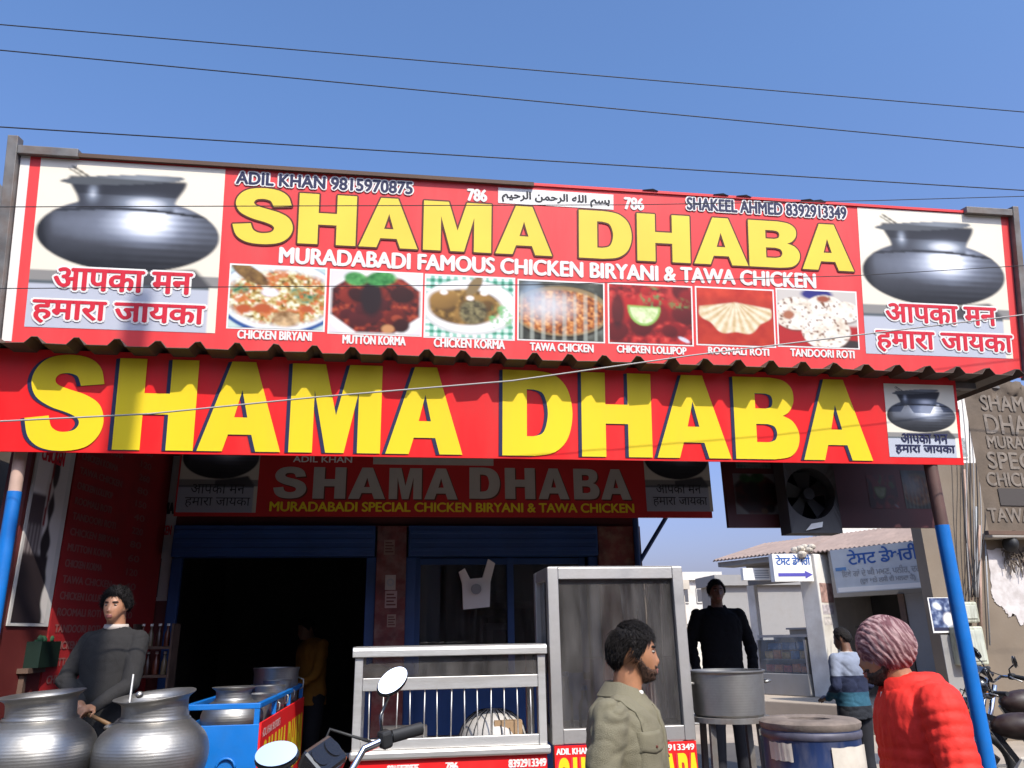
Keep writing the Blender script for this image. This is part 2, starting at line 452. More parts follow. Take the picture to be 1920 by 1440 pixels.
class Board:
    """a flat face in the scene: origin O, horizontal U, upward V; local x = U, local y = into the board, local z = V"""
    def __init__(self, O, U=(1, 0, 0), V=(0, 0, 1)):
        self.O = Vector(O); self.U = Vector(U).normalized(); self.V = Vector(V).normalized()
        self.N = self.U.cross(self.V).normalized()
        self.m = Matrix((self.U, -self.N, self.V)).transposed().to_4x4()
        self.m.translation = self.O
        self.root = None
    def uv(self, px, py):
        d = ray(px, py); t = (self.O-CP).dot(self.N)/d.dot(self.N)
        p = CP + d*t - self.O
        return p.dot(self.U), p.dot(self.V)
    def box(self, l, lt, lb, r, rt, rb):
        a, b, c, d = self.uv(l, lt), self.uv(l, lb), self.uv(r, rt), self.uv(r, rb)
        return ((a[0]+b[0])/2, (c[0]+d[0])/2, (b[1]+d[1])/2, (a[1]+c[1])/2)
    def quad(self, tl, tr, br, bl):
        a, b, c, d = self.uv(*tl), self.uv(*tr), self.uv(*br), self.uv(*bl)
        return ((a[0]+d[0])/2, (b[0]+c[0])/2, (c[1]+d[1])/2, (a[1]+b[1])/2)
    def thing(self, name, label, cat, group=None):
        self.root = thing(name, label, cat, matrix=self.m, group=group); return self.root
    def slab(self, name, b, d0, d1, mat_, parent=None, bevel=0):
        mb = MB().bx(b[0], b[1], d0, d1, b[2], b[3])
        return part(name, mb, mat_, parent or self.root, local=True, bevel=bevel)
    def put(self, geo, b, h, mb, dx=0, dz=0):
        v, f, _ = geo
        mb.add([(b[0]+p[0]*(b[1]-b[0])+dx, -h, b[2]+p[1]*(b[3]-b[2])+dz) for p in v], f)
    def text(self, body, b, ink, h=.003, bold=0.0, outline=None, ow=.006, parent=None, name='lettering', shear=0.0):
        geo = text_geo(body)
        if shear:
            v = geo[0].copy(); v[:, 0] += shear*(v[:, 1]-.5); geo = (v, geo[1], 0)
        mb = MB()
        offs = [(0, 0)] if not bold else [(-bold, 0), (bold, 0), (0, -bold*.6), (0, bold*.6)]
        for i, (x, z) in enumerate(offs): self.put(geo, b, h+.0003*i, mb, x, z)
        o = part(name, mb, ink, parent or self.root, local=True, fix=False)
        if outline is not None:
            mb = MB()
            for i in range(10):
                a = 2*math.pi*i/10
                self.put(geo, b, h-.0022+.0001*i, mb, (ow+bold)*math.cos(a), (ow+bold*.6)*math.sin(a))
            part('lettering_outline', mb, outline, o, local=True, fix=False)
        return o
    def glyphs(self, word, boxes, ink, h=.004, shadow=None, sdx=0, sdz=0, outline=0.0, parent=None):
        mb, sb = MB(), MB()
        for ch, b in zip(word, boxes):
            g = glyph_geo(ch); self.put(g, b, h, mb)
            if shadow is not None:
                if outline:
                    for i in range(12):
                        a = 2*math.pi*i/12
                        self.put(g, b, h-.0025+.0001*i, sb, outline*math.cos(a)+sdx, outline*math.sin(a)+sdz)
                for i in range(4 if (sdx or sdz) else 0):
                    t = (i+1)/4; self.put(g, b, h-.001-.0003*i, sb, sdx*t, sdz*t)
        o = part('lettering', mb, ink, parent or self.root, local=True, fix=False)
        if shadow is not None: part('lettering_shadow', sb, shadow, o, local=True, fix=False)
        return o
    def picture(self, img, b, h=.002, parent=None, name='picture'):
        """img: (rows, cols, 3) linear colours, row 0 at the top, printed on a fine grid"""
        H, W = img.shape[:2]
        us = np.linspace(b[0], b[1], W+1); vs = np.linspace(b[3], b[2], H+1)
        verts = [(u, -h, v) for v in vs for u in us]
        faces = [(r*(W+1)+c, (r+1)*(W+1)+c, (r+1)*(W+1)+c+1, r*(W+1)+c+1) for r in range(H) for c in range(W)]
        me = bpy.data.meshes.new(name); me.from_pydata(verts, [], faces)
        ca = me.color_attributes.new('Col', 'FLOAT_COLOR', 'CORNER')
        pad = np.pad(img, ((1, 1), (1, 1), (0, 0)), 'edge')
        vc = (pad[:-1, :-1]+pad[1:, :-1]+pad[:-1, 1:]+pad[1:, 1:])/4        # colour at each grid vertex
        loops = np.array(faces).reshape(-1)
        cols = np.ones((len(loops), 4)); cols[:, :3] = vc.reshape(-1, 3)[loops]
        ca.data.foreach_set('color', cols.reshape(-1))
        me.materials.append(M['picture'])
        return link_mesh(name, me, parent or self.root)

# ------------------------------------------------------------------ printed pictures (painted with numpy)
rng = np.random.default_rng(7)
def vnoise(H, W, s, oct=4):
    out = np.zeros((H, W)); amp = 1; tot = 0
    for o in range(oct):
        gh, gw = max(2, int(H/s)+2), max(2, int(W/s)+2)
        g = rng.random((gh, gw))
        y = np.linspace(0, gh-1.001, H); x = np.linspace(0, gw-1.001, W)
        yi, xi = y.astype(int), x.astype(int); fy, fx = (y-yi)[:, None], (x-xi)[None, :]
        fy = fy*fy*(3-2*fy); fx = fx*fx*(3-2*fx)
        n = (g[yi][:, xi]*(1-fy)*(1-fx)+g[yi+1][:, xi]*fy*(1-fx)+g[yi][:, xi+1]*(1-fy)*fx+g[yi+1][:, xi+1]*fy*fx)
        out += amp*n; tot += amp; amp *= .55; s = max(1.2, s/2)
    return out/tot
def hexc(h): return np.array(lin(h))
def ramp(t, stops):
    t = np.clip(t, 0, 1); xs = [s[0] for s in stops]; cs = np.array([hexc(s[1]) for s in stops])
    return np.stack([np.interp(t, xs, cs[:, k]) for k in range(3)], -1)
def blend(img, m, col):
    m = np.clip(m, 0, 1)[..., None]; return img*(1-m) + (col if getattr(col, 'ndim', 1) == 3 else np.array(col))*m
def grid(H, W):
    y, x = np.mgrid[0:H, 0:W]; return (x+.5)/W, (y+.5)/H
def sm(d, w): return np.clip(.5-d/w, 0, 1)
def ellm(x, y, cx, cy, rx, ry, w=.06, a=0):
    c, s = math.cos(a), math.sin(a); u, v = (x-cx)*c+(y-cy)*s, -(x-cx)*s+(y-cy)*c
    return sm(np.sqrt((u/rx)**2+(v/ry)**2)-1, w)
def halfp(x, y, px, py, nx, ny, w=.02): return sm((x-px)*nx+(y-py)*ny, w)
def blobs(img, x, y, n, cols, box, r, seed, asp=.75, shade=.5):
    rg = np.random.default_rng(seed)
    for i in range(n):
        cx = rg.uniform(box[0], box[1]); cy = rg.uniform(box[2], box[3]); rr = rg.uniform(*r)
        m = ellm(x, y, cx, cy, rr, rr*rg.uniform(.5, 1.0)/asp, .35, rg.uniform(0, 3))
        c = hexc(cols[rg.integers(len(cols))])
        lit = 1-shade*np.clip(((y-cy)/rr*asp+(x-cx)/rr*.4)*.5+.4, 0, 1)
        img = blend(img, m, c*lit[..., None])
    return img

def pot_picture(H=150, W=126, tone=1.0):
    x, y = grid(H, W)
    img = np.ones((H, W, 3))*hexc('efe6d2'); img *= (1-.10*y)[..., None]
    img = blend(img, (y > .665)*1.0, hexc('8d8a86'))
    img = blend(img, (y > .735)*1.0, hexc('b9bdc8'))
    img = blend(img, ((y > .725) & (y < .745))*1.0, hexc('5a6266'))
    img = blend(img, ((y > .735) & (x > .95))*1.0, hexc('ece2ce'))
    ped = halfp(x, y, .62, .655, -.12, -1, .02)*halfp(x, y, .95, .715, .55, -.5, .02)*(y < .735)
    img = blend(img, ped*((x > .45)), hexc('4b4a4c'))
    # steel streak of the ladle behind
    d = np.abs((y-.04)-(x-.17)*.62); img = blend(img, (d < .008)*(x > .17)*(x < .32), hexc('6c6658'))
    d = np.abs((y-.05)-(x-.15)*.62); img = blend(img, (d < .006)*(x > .15)*(x < .29), hexc('8c8676'))
    # belly
    bell = ellm(x, y, .50, .435, .49, .225, .02)
    neck = sm(np.abs(x-.475)-(.285+.03*np.cos((y-.1)*20)), .02)*sm(y-.30, .02)*sm(.10-y, .02)
    rim = ellm(x, y, .445, .105, .335, .03, .04, -.085)
    body = np.clip(bell+neck, 0, 1)
    t = .25+.75*np.exp(-(((x-.60)/.17)**2+((y-.33)/.13)**2)) + .25*np.exp(-(((x-.46)/.40)**2+((y-.38)/.10)**2))
    t -= .30*np.clip((y-.45)/.2, 0, 1)
    t += .05*np.sin(y*H*1.1)*np.exp(-((x-.75)/.3)**2) + .07*(vnoise(H, W, 10)-.5)
    t -= .35*np.exp(-((x-.02)/.05)**2)
    met = ramp(t, [(0, '1f2024'), (.25, '41434a'), (.5, '747a88'), (.75, 'b3bac9'), (1, 'f4f6fb')])
    img = blend(img, body, met)
    tn = .25+.75*np.exp(-(((x-.58)/.14)**2+((y-.245)/.05)**2))+.6*np.exp(-(((x-.29)/.03)**2+((y-.19)/.05)**2)) - .15*(y < .2)
    img = blend(img, neck*(y < .295), ramp(tn, [(0, '17181b'), (.25, '3a3c44'), (.6, '7f8794'), (1, 'eef1f8')]))
    img = blend(img, (np.abs(y-.30+.02*np.cos((x-.5)*5)) < .008)*(np.abs(x-.5) < .42)*body, hexc('2b2d33'))
    img = blend(img, rim, ramp(.2+.5*np.exp(-((x-.55)/.2)**2)*(y < .1), [(0, '2a2a2a'), (1, '99a0a8')]))
    return img*tone

def food_picture(k, H=66, W=84):
    x, y = grid(H, W); n1 = vnoise(H, W, 5); n2 = vnoise(H, W, 3, 2); n3 = vnoise(H, W, 14)
    if k == 0:      # rice with chicken on a blue plate
        img = np.ones((H, W, 3))*hexc('c3d6cd'); img = blend(img, sm(n3-.45, .2)*.5, hexc('9fc4cf'))
        img = blend(img, ellm(x, y, .52, .50, .66, .60, .03), hexc('27508f')); img = blend(img, ellm(x, y, .52, .47, .63, .57, .03), hexc('dfe4e6'))
        rice = ramp(n2*1.7-.35, [(0, '5c4620'), (.25, 'a8853a'), (.5, 'cdb878'), (.75, 'dfdcb4'), (1, 'f1efdc')])
        m = ellm(x, y, .54, .50, .58, .44, .2)
        img = blend(img, m, rice)
        img = blend(img, m*sm(n1-.42, .08)*.85, hexc('c9662a')); img = blend(img, m*sm(n1-.37, .05)*sm(.62-n3, .1)*0, hexc('2f6b3a'))
        for c in ((.10, .38, .10), (.72, .40, .09), (.80, .50, .10), (.93, .46, .06)): img = blend(img, ellm(x, y, c[0], c[1], c[2], c[2]*.8, .5)*sm(.5-n2, .4), hexc('246b48'))
        for c in ((.15, .70, .09), (.35, .68, .10), (.82, .67, .07)): img = blend(img, ellm(x, y, c[0], c[1], c[2], c[2]*.8, .5), hexc('b4572e'))
        img = blend(img, ellm(x, y, .60, .84, .15, .13, .4), ramp(n1, [(.2, '7d5a33'), (.8, 'd9b88a')]))
        img = blend(img, ellm(x, y, .20, .13, .26, .10, .2, .75), ramp(n1, [(.2, '4a3018'), (.8, '94703c')]))
        img = blend(img, ellm(x, y, .42, .42, .09, .07, .5), hexc('e8e2ea'))
    elif k == 1:    # dark red mutton in a white dish
        img = np.ones((H, W, 3))*hexc('ded8dc'); img = blend(img, ellm(x, y, .5, .55, .56, .58, .1), hexc('efece8'))
        oct_ = np.maximum.reduce([np.abs(x-.5)/.49, np.abs(y-.50)/.49, (np.abs(x-.5)+np.abs(y-.5))/.70])
        m = sm(oct_-1, .06)*sm(.08-y, .05)
        img = blend(img, m, ramp(n1*1.3-.15, [(0, '1d0d0c'), (.35, '4a1512'), (.65, '8e2d1c'), (1, 'c4683e')]))
        img = blobs(img, x, y, 16, ['6b1d14', '8c2a1c', '3a1210', '56191a', 'a3442a'], (.15, .9, .25, .88), (.06, .14), 3)
        img = blend(img, m*ellm(x, y, .45, .42, .12, .30, .4), hexc('241316'))
        img = blend(img, ellm(x, y, .27, .12, .13, .11, .3, .4), ramp(n1, [(.2, '1f6a2c'), (.8, '62b060')]))
        img = blend(img, ellm(x, y, .55, .10, .17, .12, .3, -.2), ramp(n1, [(.2, '1c6a2e'), (.8, '55a858')]))
        img = blend(img, ellm(x, y, .64, .92, .07, .07, .4), hexc('c08a5a'))
    elif k == 2:    # korma on white plate, green gingham
        ging = .5+.5*np.sign(np.sin(x*70))*.5+.5*np.sign(np.sin(y*60))*.5
        img = ramp(ging, [(0, '2f8a6c'), (.5, '8fc4b0'), (1, 'eef2ee')])
        img = blend(img, ellm(x, y, .5, .50, .56, .46, .04), hexc('cfd0cc')); img = blend(img, ellm(x, y, .5, .48, .53, .43, .05), hexc('f0efec'))
        m = ellm(x, y, .45, .50, .42, .30, .15)
        img = blend(img, m, ramp(n1*1.4-.2, [(0, '3b2a12'), (.4, '7a5a26'), (.7, 'a58040'), (1, 'c9a463')]))
        img = blobs(img, x, y, 8, ['8a6a30', '6a4c20', 'a0783a'], (.15, .75, .35, .65), (.08, .16), 11)
        img = blend(img, ellm(x, y, .54, .58, .16, .20, .3), ramp(n2, [(.2, '3a3420'), (.8, '8a8058')]))
        img = blend(img, ellm(x, y, .55, .14, .07, .18, .3, .4), hexc('86704a'))
        img = blend(img, ellm(x, y, .86, .66, .14, .22, .5)*sm(.62-n2, .3), ramp(n2, [(.2, '1e5a2c'), (.8, '7cc07a')]))
        for c in ((.20, .27), (.50, .35), (.66, .26)): img = blend(img, ellm(x, y, c[0], c[1], .045, .04, .4), hexc('f4e8dc'))
    elif k == 3:    # griddle of orange mince, smoke
        img = ramp(n3, [(.2, '20241f'), (.6, '4b4e44'), (1, '8a8f86')])
        img = blend(img, ellm(x, y, .5, .52, .60, .46, .03), hexc('2c261c')); img = blend(img, ellm(x, y, .5, .50, .58, .43, .03), hexc('8f7a55'))
        m = ellm(x, y, .5, .52, .53, .38, .1)
        img = blend(img, m, ramp(n2*1.6-.3, [(0, '5a2c14'), (.35, '9a5226'), (.65, 'c47a3a'), (1, 'e8b271')]))
        img = blend(img, sm(.2-y, .1)*(np.sin(x*50) > .5)*.5, hexc('b8c0b4'))
        img = blend(img, ellm(x, y, .32, .42, .28, .22, 1.2)*.75, hexc('d6d8dc')); img = blend(img, ellm(x, y, .15, .2, .12, .18, 1.0)*.6, hexc('9db4cc'))
    elif k == 4:    # red chicken with lime
        img = ramp(n1*1.3-.15, [(0, '3a0b0c'), (.4, '8e1a1c'), (.7, 'c22e2a'), (1, 'd8584a')])
        img = blobs(img, x, y, 22, ['b8201f', '8c1418', 'cc3a34', '6a1014'], (0, 1, .05, .95), (.08, .2), 5)
        img = blend(img, ellm(x, y, .10, .45, .08, .3, .5)*.8, hexc('2c0c10'))
        img = blend(img, ellm(x, y, .52, .22, .14, .2, .4)*sm(.65-n2, .3), ramp(n2, [(.2, '1d4a24'), (.8, '5a9a58')]))
        img = blend(img, ellm(x, y, .85, .30, .12, .10, .5)*sm(.55-n2, .3), hexc('6a8a4c'))
        lm = ellm(x, y, .42, .38, .20, .32, .04)*sm(.36-y+.05*(x-.4), .02)
        img = blend(img, lm, hexc('8fb85a')); img = blend(img, ellm(x, y, .42, .40, .17, .26, .04)*sm(.39-y, .02), ramp(n2, [(.2, 'b9cc8a'), (.8, 'e6efc4')]))
        img = blend(img, ellm(x, y, .90, .92, .08, .03, .3, .6), hexc('cfd0dd'))
    elif k == 5:    # folded roti fan on red
        img = ramp(n3, [(.2, 'b52a1c'), (.8, 'd9472c')]); img = blend(img, sm(.16-y, .1)*.4, hexc('8a2018'))
        r = np.hypot((x-.5)/.50, (y-.20)/.60); a = np.arctan2(y-.20, (x-.5)*1.1)
        m = sm(r-1+.05*np.sin(a*9), .03)*sm(.24+.20*np.abs(x-.5)-y+.0, .03)
        ple = .5+.5*np.sin(a*26)
        img = blend(img, m, ramp(.35*ple+.5*n1+.1, [(0, 'a8844c'), (.4, 'd2b98c'), (.7, 'e6d9bc'), (1, 'f3ecd8')]))
    else:           # round tandoori rotis
        img = np.ones((H, W, 3))*hexc('c9c2ba'); img = blend(img, sm(.55-y, .05)*0, hexc('b22a22'))
        img = blend(img, sm(.62-y, .05), hexc('ad2626')); img = blend(img, ellm(x, y, .50, .06, .20, .10, .3), hexc('2a2a78')); img = blend(img, ellm(x, y, .9, .95, .2, .08, .3), hexc('3a3230'))
        for cx, cy, rr, sd in ((.22, .42, .28, 1), (.60, .34, .26, 2), (.86, .36, .18, 5), (.60, .72, .31, 3)):
            m = ellm(x, y, cx, cy, rr, rr*1.05, .04); n = vnoise(H, W, 6)
            img = blend(img, ellm(x, y, cx+.01, cy+.03, rr, rr*1.05, .06)*.6, hexc('5a3a30'))
            img = blend(img, m, ramp(n, [(.15, 'c9b49a'), (.4, 'e6dccb'), (.8, 'f4efe6')]))
            img = blend(img, m*sm(n2-.30, .05), hexc('7a5238'))
        img = blend(img, ellm(x, y, .58, .14, .08, .06, .4), hexc('9a5038')); img = blend(img, ellm(x, y, .13, .45, .07, .08, .4), hexc('a8694c'))
    return img
# ------------------------------------------------------------------ ground
PLAT = 0.30
tag(part('ground', MB().bx(-400, 400, -400, 900, -.3, 0), M['lane_dirt']), kind='structure')
tag(part('road', MB().bx(-60, 60, -14, 3.2, .0, .004), M['asphalt']), kind='structure')
tag(part('shop_floor', MB().bx(-3.4, 4.4, 5.1, 10.2, 0, PLAT), M['floor'], bevel=.02), kind='structure')

# ------------------------------------------------------------------ the eatery building
FY = 7.12
dh = thing('eatery_building', 'small maroon walled eatery with two blue shutter openings under the tin canopy', 'building', (0, FY, 0))
XL0, XL1 = -1.92, -.20       # left opening
XR0, XR1 = .06, 1.80         # right opening
ZT = 2.57                    # underside of the inner sign
w = MB()
w.bx(-2.35, XL0, FY, FY+.22, PLAT, 3.3); w.bx(XR1, 2.22, FY, FY+.22, PLAT, 3.3)
w.bx(XL0, XL1, FY, FY+.22, ZT, 3.3); w.bx(XL1, XR0, FY+.002, FY+.22, ZT, 3.3); w.bx(XR0, XR1, FY, FY+.22, ZT, 3.3)
part('wall', w, M['maroon_wall'], dh)
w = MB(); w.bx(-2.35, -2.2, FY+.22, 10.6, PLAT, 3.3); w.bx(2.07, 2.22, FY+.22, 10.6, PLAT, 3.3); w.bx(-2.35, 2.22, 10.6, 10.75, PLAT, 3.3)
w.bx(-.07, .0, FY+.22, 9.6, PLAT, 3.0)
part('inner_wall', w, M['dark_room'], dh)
part('roof', MB().bx(-2.45, 2.3, FY+.1, 10.85, 3.3, 3.42), M['concrete'], dh)
# side wall on the left, slightly splayed
A, B = Vector((-2.40, 5.35, 0)), Vector((-2.02, FY-.01, 0))
LW = Board(A, (B-A), (0, 0, 1)); LWL = (B-A).length
p = MB(); n = LW.N
q = [A, B, B-n*.15, A-n*.15]
p.prism([(v.x, v.y) for v in q], lambda t: (t[0], t[1], PLAT), lambda t: (t[0], t[1], 3.32))
part('side_wall', p, M['maroon_wall'], dh)
# roller shutters rolled up in their boxes: pressed slats
def shutter(x0, x1):
    mb = MB()
    mb.bx(x0+.015, x1-.015, FY-.16, FY-.002, 2.30, ZT-.006)
    o = part('shutter_box', mb, M['blue_dark'], dh, bevel=.006)
    mb = MB()
    for i in range(3):
        z = 2.34+i*.075; mb.bx(x0+.03, x1-.03, FY-.172, FY-.162, z, z+.035)
    part('shutter_slat', mb, M['blue_dark'], o, bevel=.004)
    for xa_ in (x0, x1-.085): part('shutter_rail', MB().bx(xa_, xa_+.085, FY-.06, FY-.004, PLAT, 2.298), M['blue_dark'], dh, bevel=.004)
shutter(XL0, XL1); shutter(XR0, XR1)
pl = part('pillar', MB().bx(XL1, XR0, FY-.10, FY+.10, PLAT, ZT), mat('pillar_paint', (.13, .022, .02), .6, var=.4, vscale=9, dirt=(.3, .22, .18), dscale=7, damt=.5), dh, bevel=.005)
mb = MB(); mb.bx(XR1+.002, 2.21, FY-.10, FY-.002, PLAT, ZT)
part('pillar', mb, mat('pillar_patchy', (.15, .03, .022), .6, var=.4, vscale=6, dirt=(.26, .17, .10), dscale=9, damt=.7), dh, bevel=.005)
# shop window in the right opening
wf = MB(); z0, z1 = 1.30, 2.30
for x in (XR0+.10, 1.00, XR1-.13): wf.bx(x-.03, x+.03, FY+.02, FY+.08, z0, z1)
wf.bx(XR0+.13, XR1-.16, FY+.025, FY+.075, z0-.06, z0); wf.bx(XR0+.13, XR1-.16, FY+.025, FY+.075, z1-.06, z1-.004)
wf.bx(XR0+.07, XR1-.1, FY+.03, FY+.07, PLAT, z0-.06)
wo = part('window', wf, M['blue_dark'], dh, bevel=.004)
part('pane', MB().bx(XR0+.13, .97, FY+.046, FY+.052, z0, z1-.06), M['glass_window'], wo)
part('pane', MB().bx(1.03, XR1-.16, FY+.046, FY+.052, z0, z1-.06), M['glass_window'], wo)

# handbills pasted on the middle pillar
def bill(px, y0, y1, label, colr, motif):
    c = at(px, (y0+y1)/2, FY-.104); a = at(px, y1, FY-.104).z; b = at(px, y0, FY-.104).z
    h = b-a; wd = h*.72
    bd = Board((c.x-wd/2, FY-.1025, a), (1, 0, 0), (random.uniform(-.02, .02), 0, 1))
    bd.thing('handbill', label, 'handbill', 'handbills pasted on the pillar')
    bd.slab('sheet', (0, wd, 0, h), -.001, 0, colr)
    mb = MB()
    if motif == 'ring':
        for k in range(24):
            t0, t1 = 2*math.pi*k/24, 2*math.pi*(k+1)/24
            mb.add([(wd*.5+wd*r*math.cos(t), -.002, h*.5+wd*r*math.sin(t)) for r, t in ((.36, t0), (.36, t1), (.2, t1), (.2, t0))], [(0, 1, 2, 3)])
    else:
        for k in range(4): mb.bx(wd*.12, wd*(.9-.15*(k % 2)), -.003, -.002, h*(.15+.2*k), h*(.24+.2*k))
    part('print', mb, M['ink_brown'] if motif != 'ring' else M['ink_grey'], bd.root, local=True)
random.seed(4)
bill(732, 1078, 1106, 'pale handbill with a ring on the maroon pillar', mat('paper_pale', (.42, .36, .32), .8, var=.15), 'ring')
bill(733, 1108, 1140, 'pinkish handbill with bars of print below the ringed one', mat('paper_pink', (.40, .27, .25), .8, var=.15), 'bars')
bill(734, 1152, 1176, 'small brown handbill lowest on the maroon pillar', mat('paper_brown', (.30, .20, .16), .8, var=.2), 'bars')
bill(730, 1012, 1040, 'worn brown handbill highest on the maroon pillar', mat('paper_worn', (.26, .17, .14), .8, var=.3), 'bars')

# ------------------------------------------------------------------ inner sign over the shutters
def red_board(name, label, bd, b, thick=.03, mt=None, group=None, cat='sign'):
    bd.thing(name, label, cat, group)
    return bd.slab('panel', b, 0, thick, mt or M['flex_red'])
bi = Board((0, FY-.19, ZT))
l, _ = bi.uv(326, 960); r, _ = bi.uv(1335, 960); _, z0 = bi.uv(830, 969)
red_board('shop_sign', 'shaded red sign with white name and pot pictures over the blue shutters', bi, (l, r, z0, .72), mt=mat('shade_dimmed_red_flex', (.48, .012, .012), .5, var=.12, vscale=2))  # red dimmed in the colour itself to deepen the shade here
def inner_pot(x0, x1, y0, y1):
    b = bi.box(x0, y0-75, y1, x1, y0-75, y1)
    bi.picture(pot_picture(tone=.6), b)  # printed pot dimmed too, for the shade on this sign
    w_ = b[1]-b[0]; h_ = b[3]-b[2]
    bi.text('आपका मन', (b[0]+w_*.16, b[1]-w_*.16, b[2]+h_*.19, b[2]+h_*.285), M['ink_black'], .005)
    bi.text('हमारा जायका', (b[0]+w_*.10, b[1]-w_*.08, b[2]+h_*.05, b[2]+h_*.15), M['ink_black'], .005)
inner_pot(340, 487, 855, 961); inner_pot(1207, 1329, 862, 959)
W1 = bi.box(513, 877, 935, 858, 877, 936); W2 = bi.box(880, 878, 936, 1182, 879, 936)
def word_boxes(b, cuts):
    return [(b[0]+(b[1]-b[0])*a, b[0]+(b[1]-b[0])*c, b[2], b[3]) for a, c in cuts]
CS = ((0, .175), (.21, .385), (.40, .60), (.62, .80), (.815, 1)); CD = ((0, .185), (.215, .40), (.42, .61), (.64, .80), (.81, 1))
M['shaded_white'] = mat('shade_dimmed_white_flex', (.42, .38, .33), .6, var=.08)  # white greyed to carry the deep shade over the inner sign
bi.glyphs('SHAMA', word_boxes(W1, CS), M['shaded_white'], shadow=M['ink_brown'], sdx=.012, sdz=-.012)
bi.glyphs('DHABA', word_boxes(W2, CD), M['shaded_white'], shadow=M['ink_brown'], sdx=.012, sdz=-.012)
bi.text('MURADABADI SPECIAL CHICKEN BIRYANI & TAWA CHICKEN', bi.box(506, 944, 961, 1188, 942, 959), M['flex_yellow'], .004, bold=.004)
bi.text('ADIL KHAN', bi.box(550, 856, 867, 660, 856, 867), M['flex_white'], .004, bold=.002)
pn = bi.box(700, 838, 872, 925, 838, 872); bi.slab('white_plate', pn, -.004, -.001, M['shaded_white'])

# ------------------------------------------------------------------ upper sign on the canopy
bu = Board((0, 5.2, 3.53), (1, 0, 0), (0, -.172, .985))
ub = bu.quad((40, 292), (1890, 396), (1915, 692), (3, 640))
ub = (ub[0], ub[1], -.03, bu.uv(1000, 352)[1]+.012)
red_board('hoarding', 'long red hoarding with yellow name and seven food pictures above the tin canopy', bu, ub, .03, M['flex_red_faded'])
# frame
fr = MB(); x0, x1, zt = ub[0], ub[1], ub[3]
xm = bu.uv(150, 300)[0]; xr = bu.uv(1805, 390)[0]; xk = bu.uv(1000, 352)[0]
fr.bx(xm, xk, -.03, .03, zt-.008, zt+.02)
part('top_batten', fr, M['rust_wood'], bu.root, local=True)
part('top_batten', MB().bx(xk, xr, -.012, .03, zt+.002, zt+.022), M['flex_red_faded'], bu.root, local=True)
fr = MB(); fr.bx(x0-.075, x0-.008, -.05, .03, -.05, zt+.11); fr.bx(x0-.008, xm, -.045, .03, zt-.015, zt+.045)
part('steel_angle', fr, M['galv'], bu.root, local=True, bevel=.004)
fr = MB(); fr.bx(x1+.008, x1+.06, -.05, .03, -.05, zt+.07); fr.bx(xr, x1+.008, -.045, .03, zt-.01, zt+.045)
part('steel_angle', fr, M['galv'], bu.root, local=True, bevel=.004)
fr = MB()
for x in np.linspace(x0+.3, x1-.3, 6):
    fr.bar((x, .06, -.1), (x, .06, zt), .04); fr.bar((x, .06, zt-.15), (x, 1.2, -.12), .035)
fr.bx(x0, x1, .032, .075, .3, .34); fr.bx(x0, x1, .032, .075, zt-.3, zt-.26)
part('back_frame', fr, M['galv'], bu.root, local=True)
for px in (1220, 1352, 1395, 1515, 1535):
    u, v = bu.uv(px, 360+(px-1220)*.06); cl = MB()
    cl.add([(u-.07, -.02, zt+.02), (u+.05, -.02, zt+.018), (u+.09, .02, zt+.026), (u+.02, 0, zt+.042), (u-.05, .02, zt+.036)], [(0, 1, 2, 3, 4), (4, 3, 2, 1, 0)])
    part('loose_cloth', cl, M['black_cloth'], bu.root, local=True, fix=False)

def upper_pot(tl, tr, br, bl, stripe, l1, l2):
    b = bu.quad(tl, tr, br, bl)
    bu.picture(pot_picture(), b, .002)
    for body, bx in (('आपका मन', l1), ('हमारा जायका', l2)):
        bu.text(body, bu.box(*bx), M['ink_red'], .008, bold=.007, outline=M['flex_white'], ow=.014)
    return b
bl_ = upper_pot((82, 296), (424, 318), (402, 626), (41, 611), 0, (103, 502, 546, 360, 513, 549), (62, 563, 607, 383, 574, 613))
br_ = upper_pot((1600, 390), (1866, 404), (1909, 669), (1631, 667), 0, (1661, 572, 606, 1866, 575, 608), (1643, 622, 662, 1897, 628, 664))
bu.slab('white_strip', (x0+.0, x0+.06, .0, zt-.005), -.003, 0, M['flex_white'])
US = [(437, 550), (560, 668), (674, 784), (794, 921), (929, 1035)]; UD = [(1085, 1184), (1194, 1293), (1300, 1401), (1403, 1498), (1502, 1598)]
def letter_boxes(bd, px, top, bot, over=0):
    out = []
    for a, c in px:
        yt = lambda x: top[1]+(x-top[0])*(top[3]-top[1])/(top[2]-top[0])
        yb = lambda x: bot[1]+(x-bot[0])*(bot[3]-bot[1])/(bot[2]-bot[0])
        out.append(bd.box(a, yt(a), yb(a), c, yt(c), yb(c)))
    return out
upb = letter_boxes(bu, US+UD, (437, 361, 1598, 419), (437, 453, 1598, 507))
vb = np.median([b[2] for b in upb]); vt = np.median([b[3] for b in upb])
upb = [(b[0], b[1], vb, vt) for b in upb]; upb[0] = (upb[0][0], upb[0][1], vb-.02, vt+.02)
bu.glyphs('SHAMADHABA', upb, M['flex_yellow_pale'], .007, shadow=M['ink_brown'], outline=.012)
bu.text('MURADABADI FAMOUS CHICKEN BIRYANI & TAWA CHICKEN', bu.box(525, 467, 496, 1528, 511, 538), M['flex_white'], .004, bold=.007)
bu.text('ADIL KHAN 9815970875', bu.box(444, 324, 346, 773, 341, 363), M['ink_navy'], .008, bold=.0045, outline=M['flex_white'], ow=.010)
bu.text('SHAKEEL AHMED 8392913349', bu.box(1288, 375, 397, 1585, 385, 407), M['ink_navy'], .008, bold=.0045, outline=M['flex_white'], ow=.010)
bu.text('786', bu.box(877, 355, 377, 912, 356, 378), M['flex_white'], .004, bold=.006)
bu.text('786', bu.box(1171, 371, 393, 1206, 372, 394), M['flex_white'], .004, bold=.006)
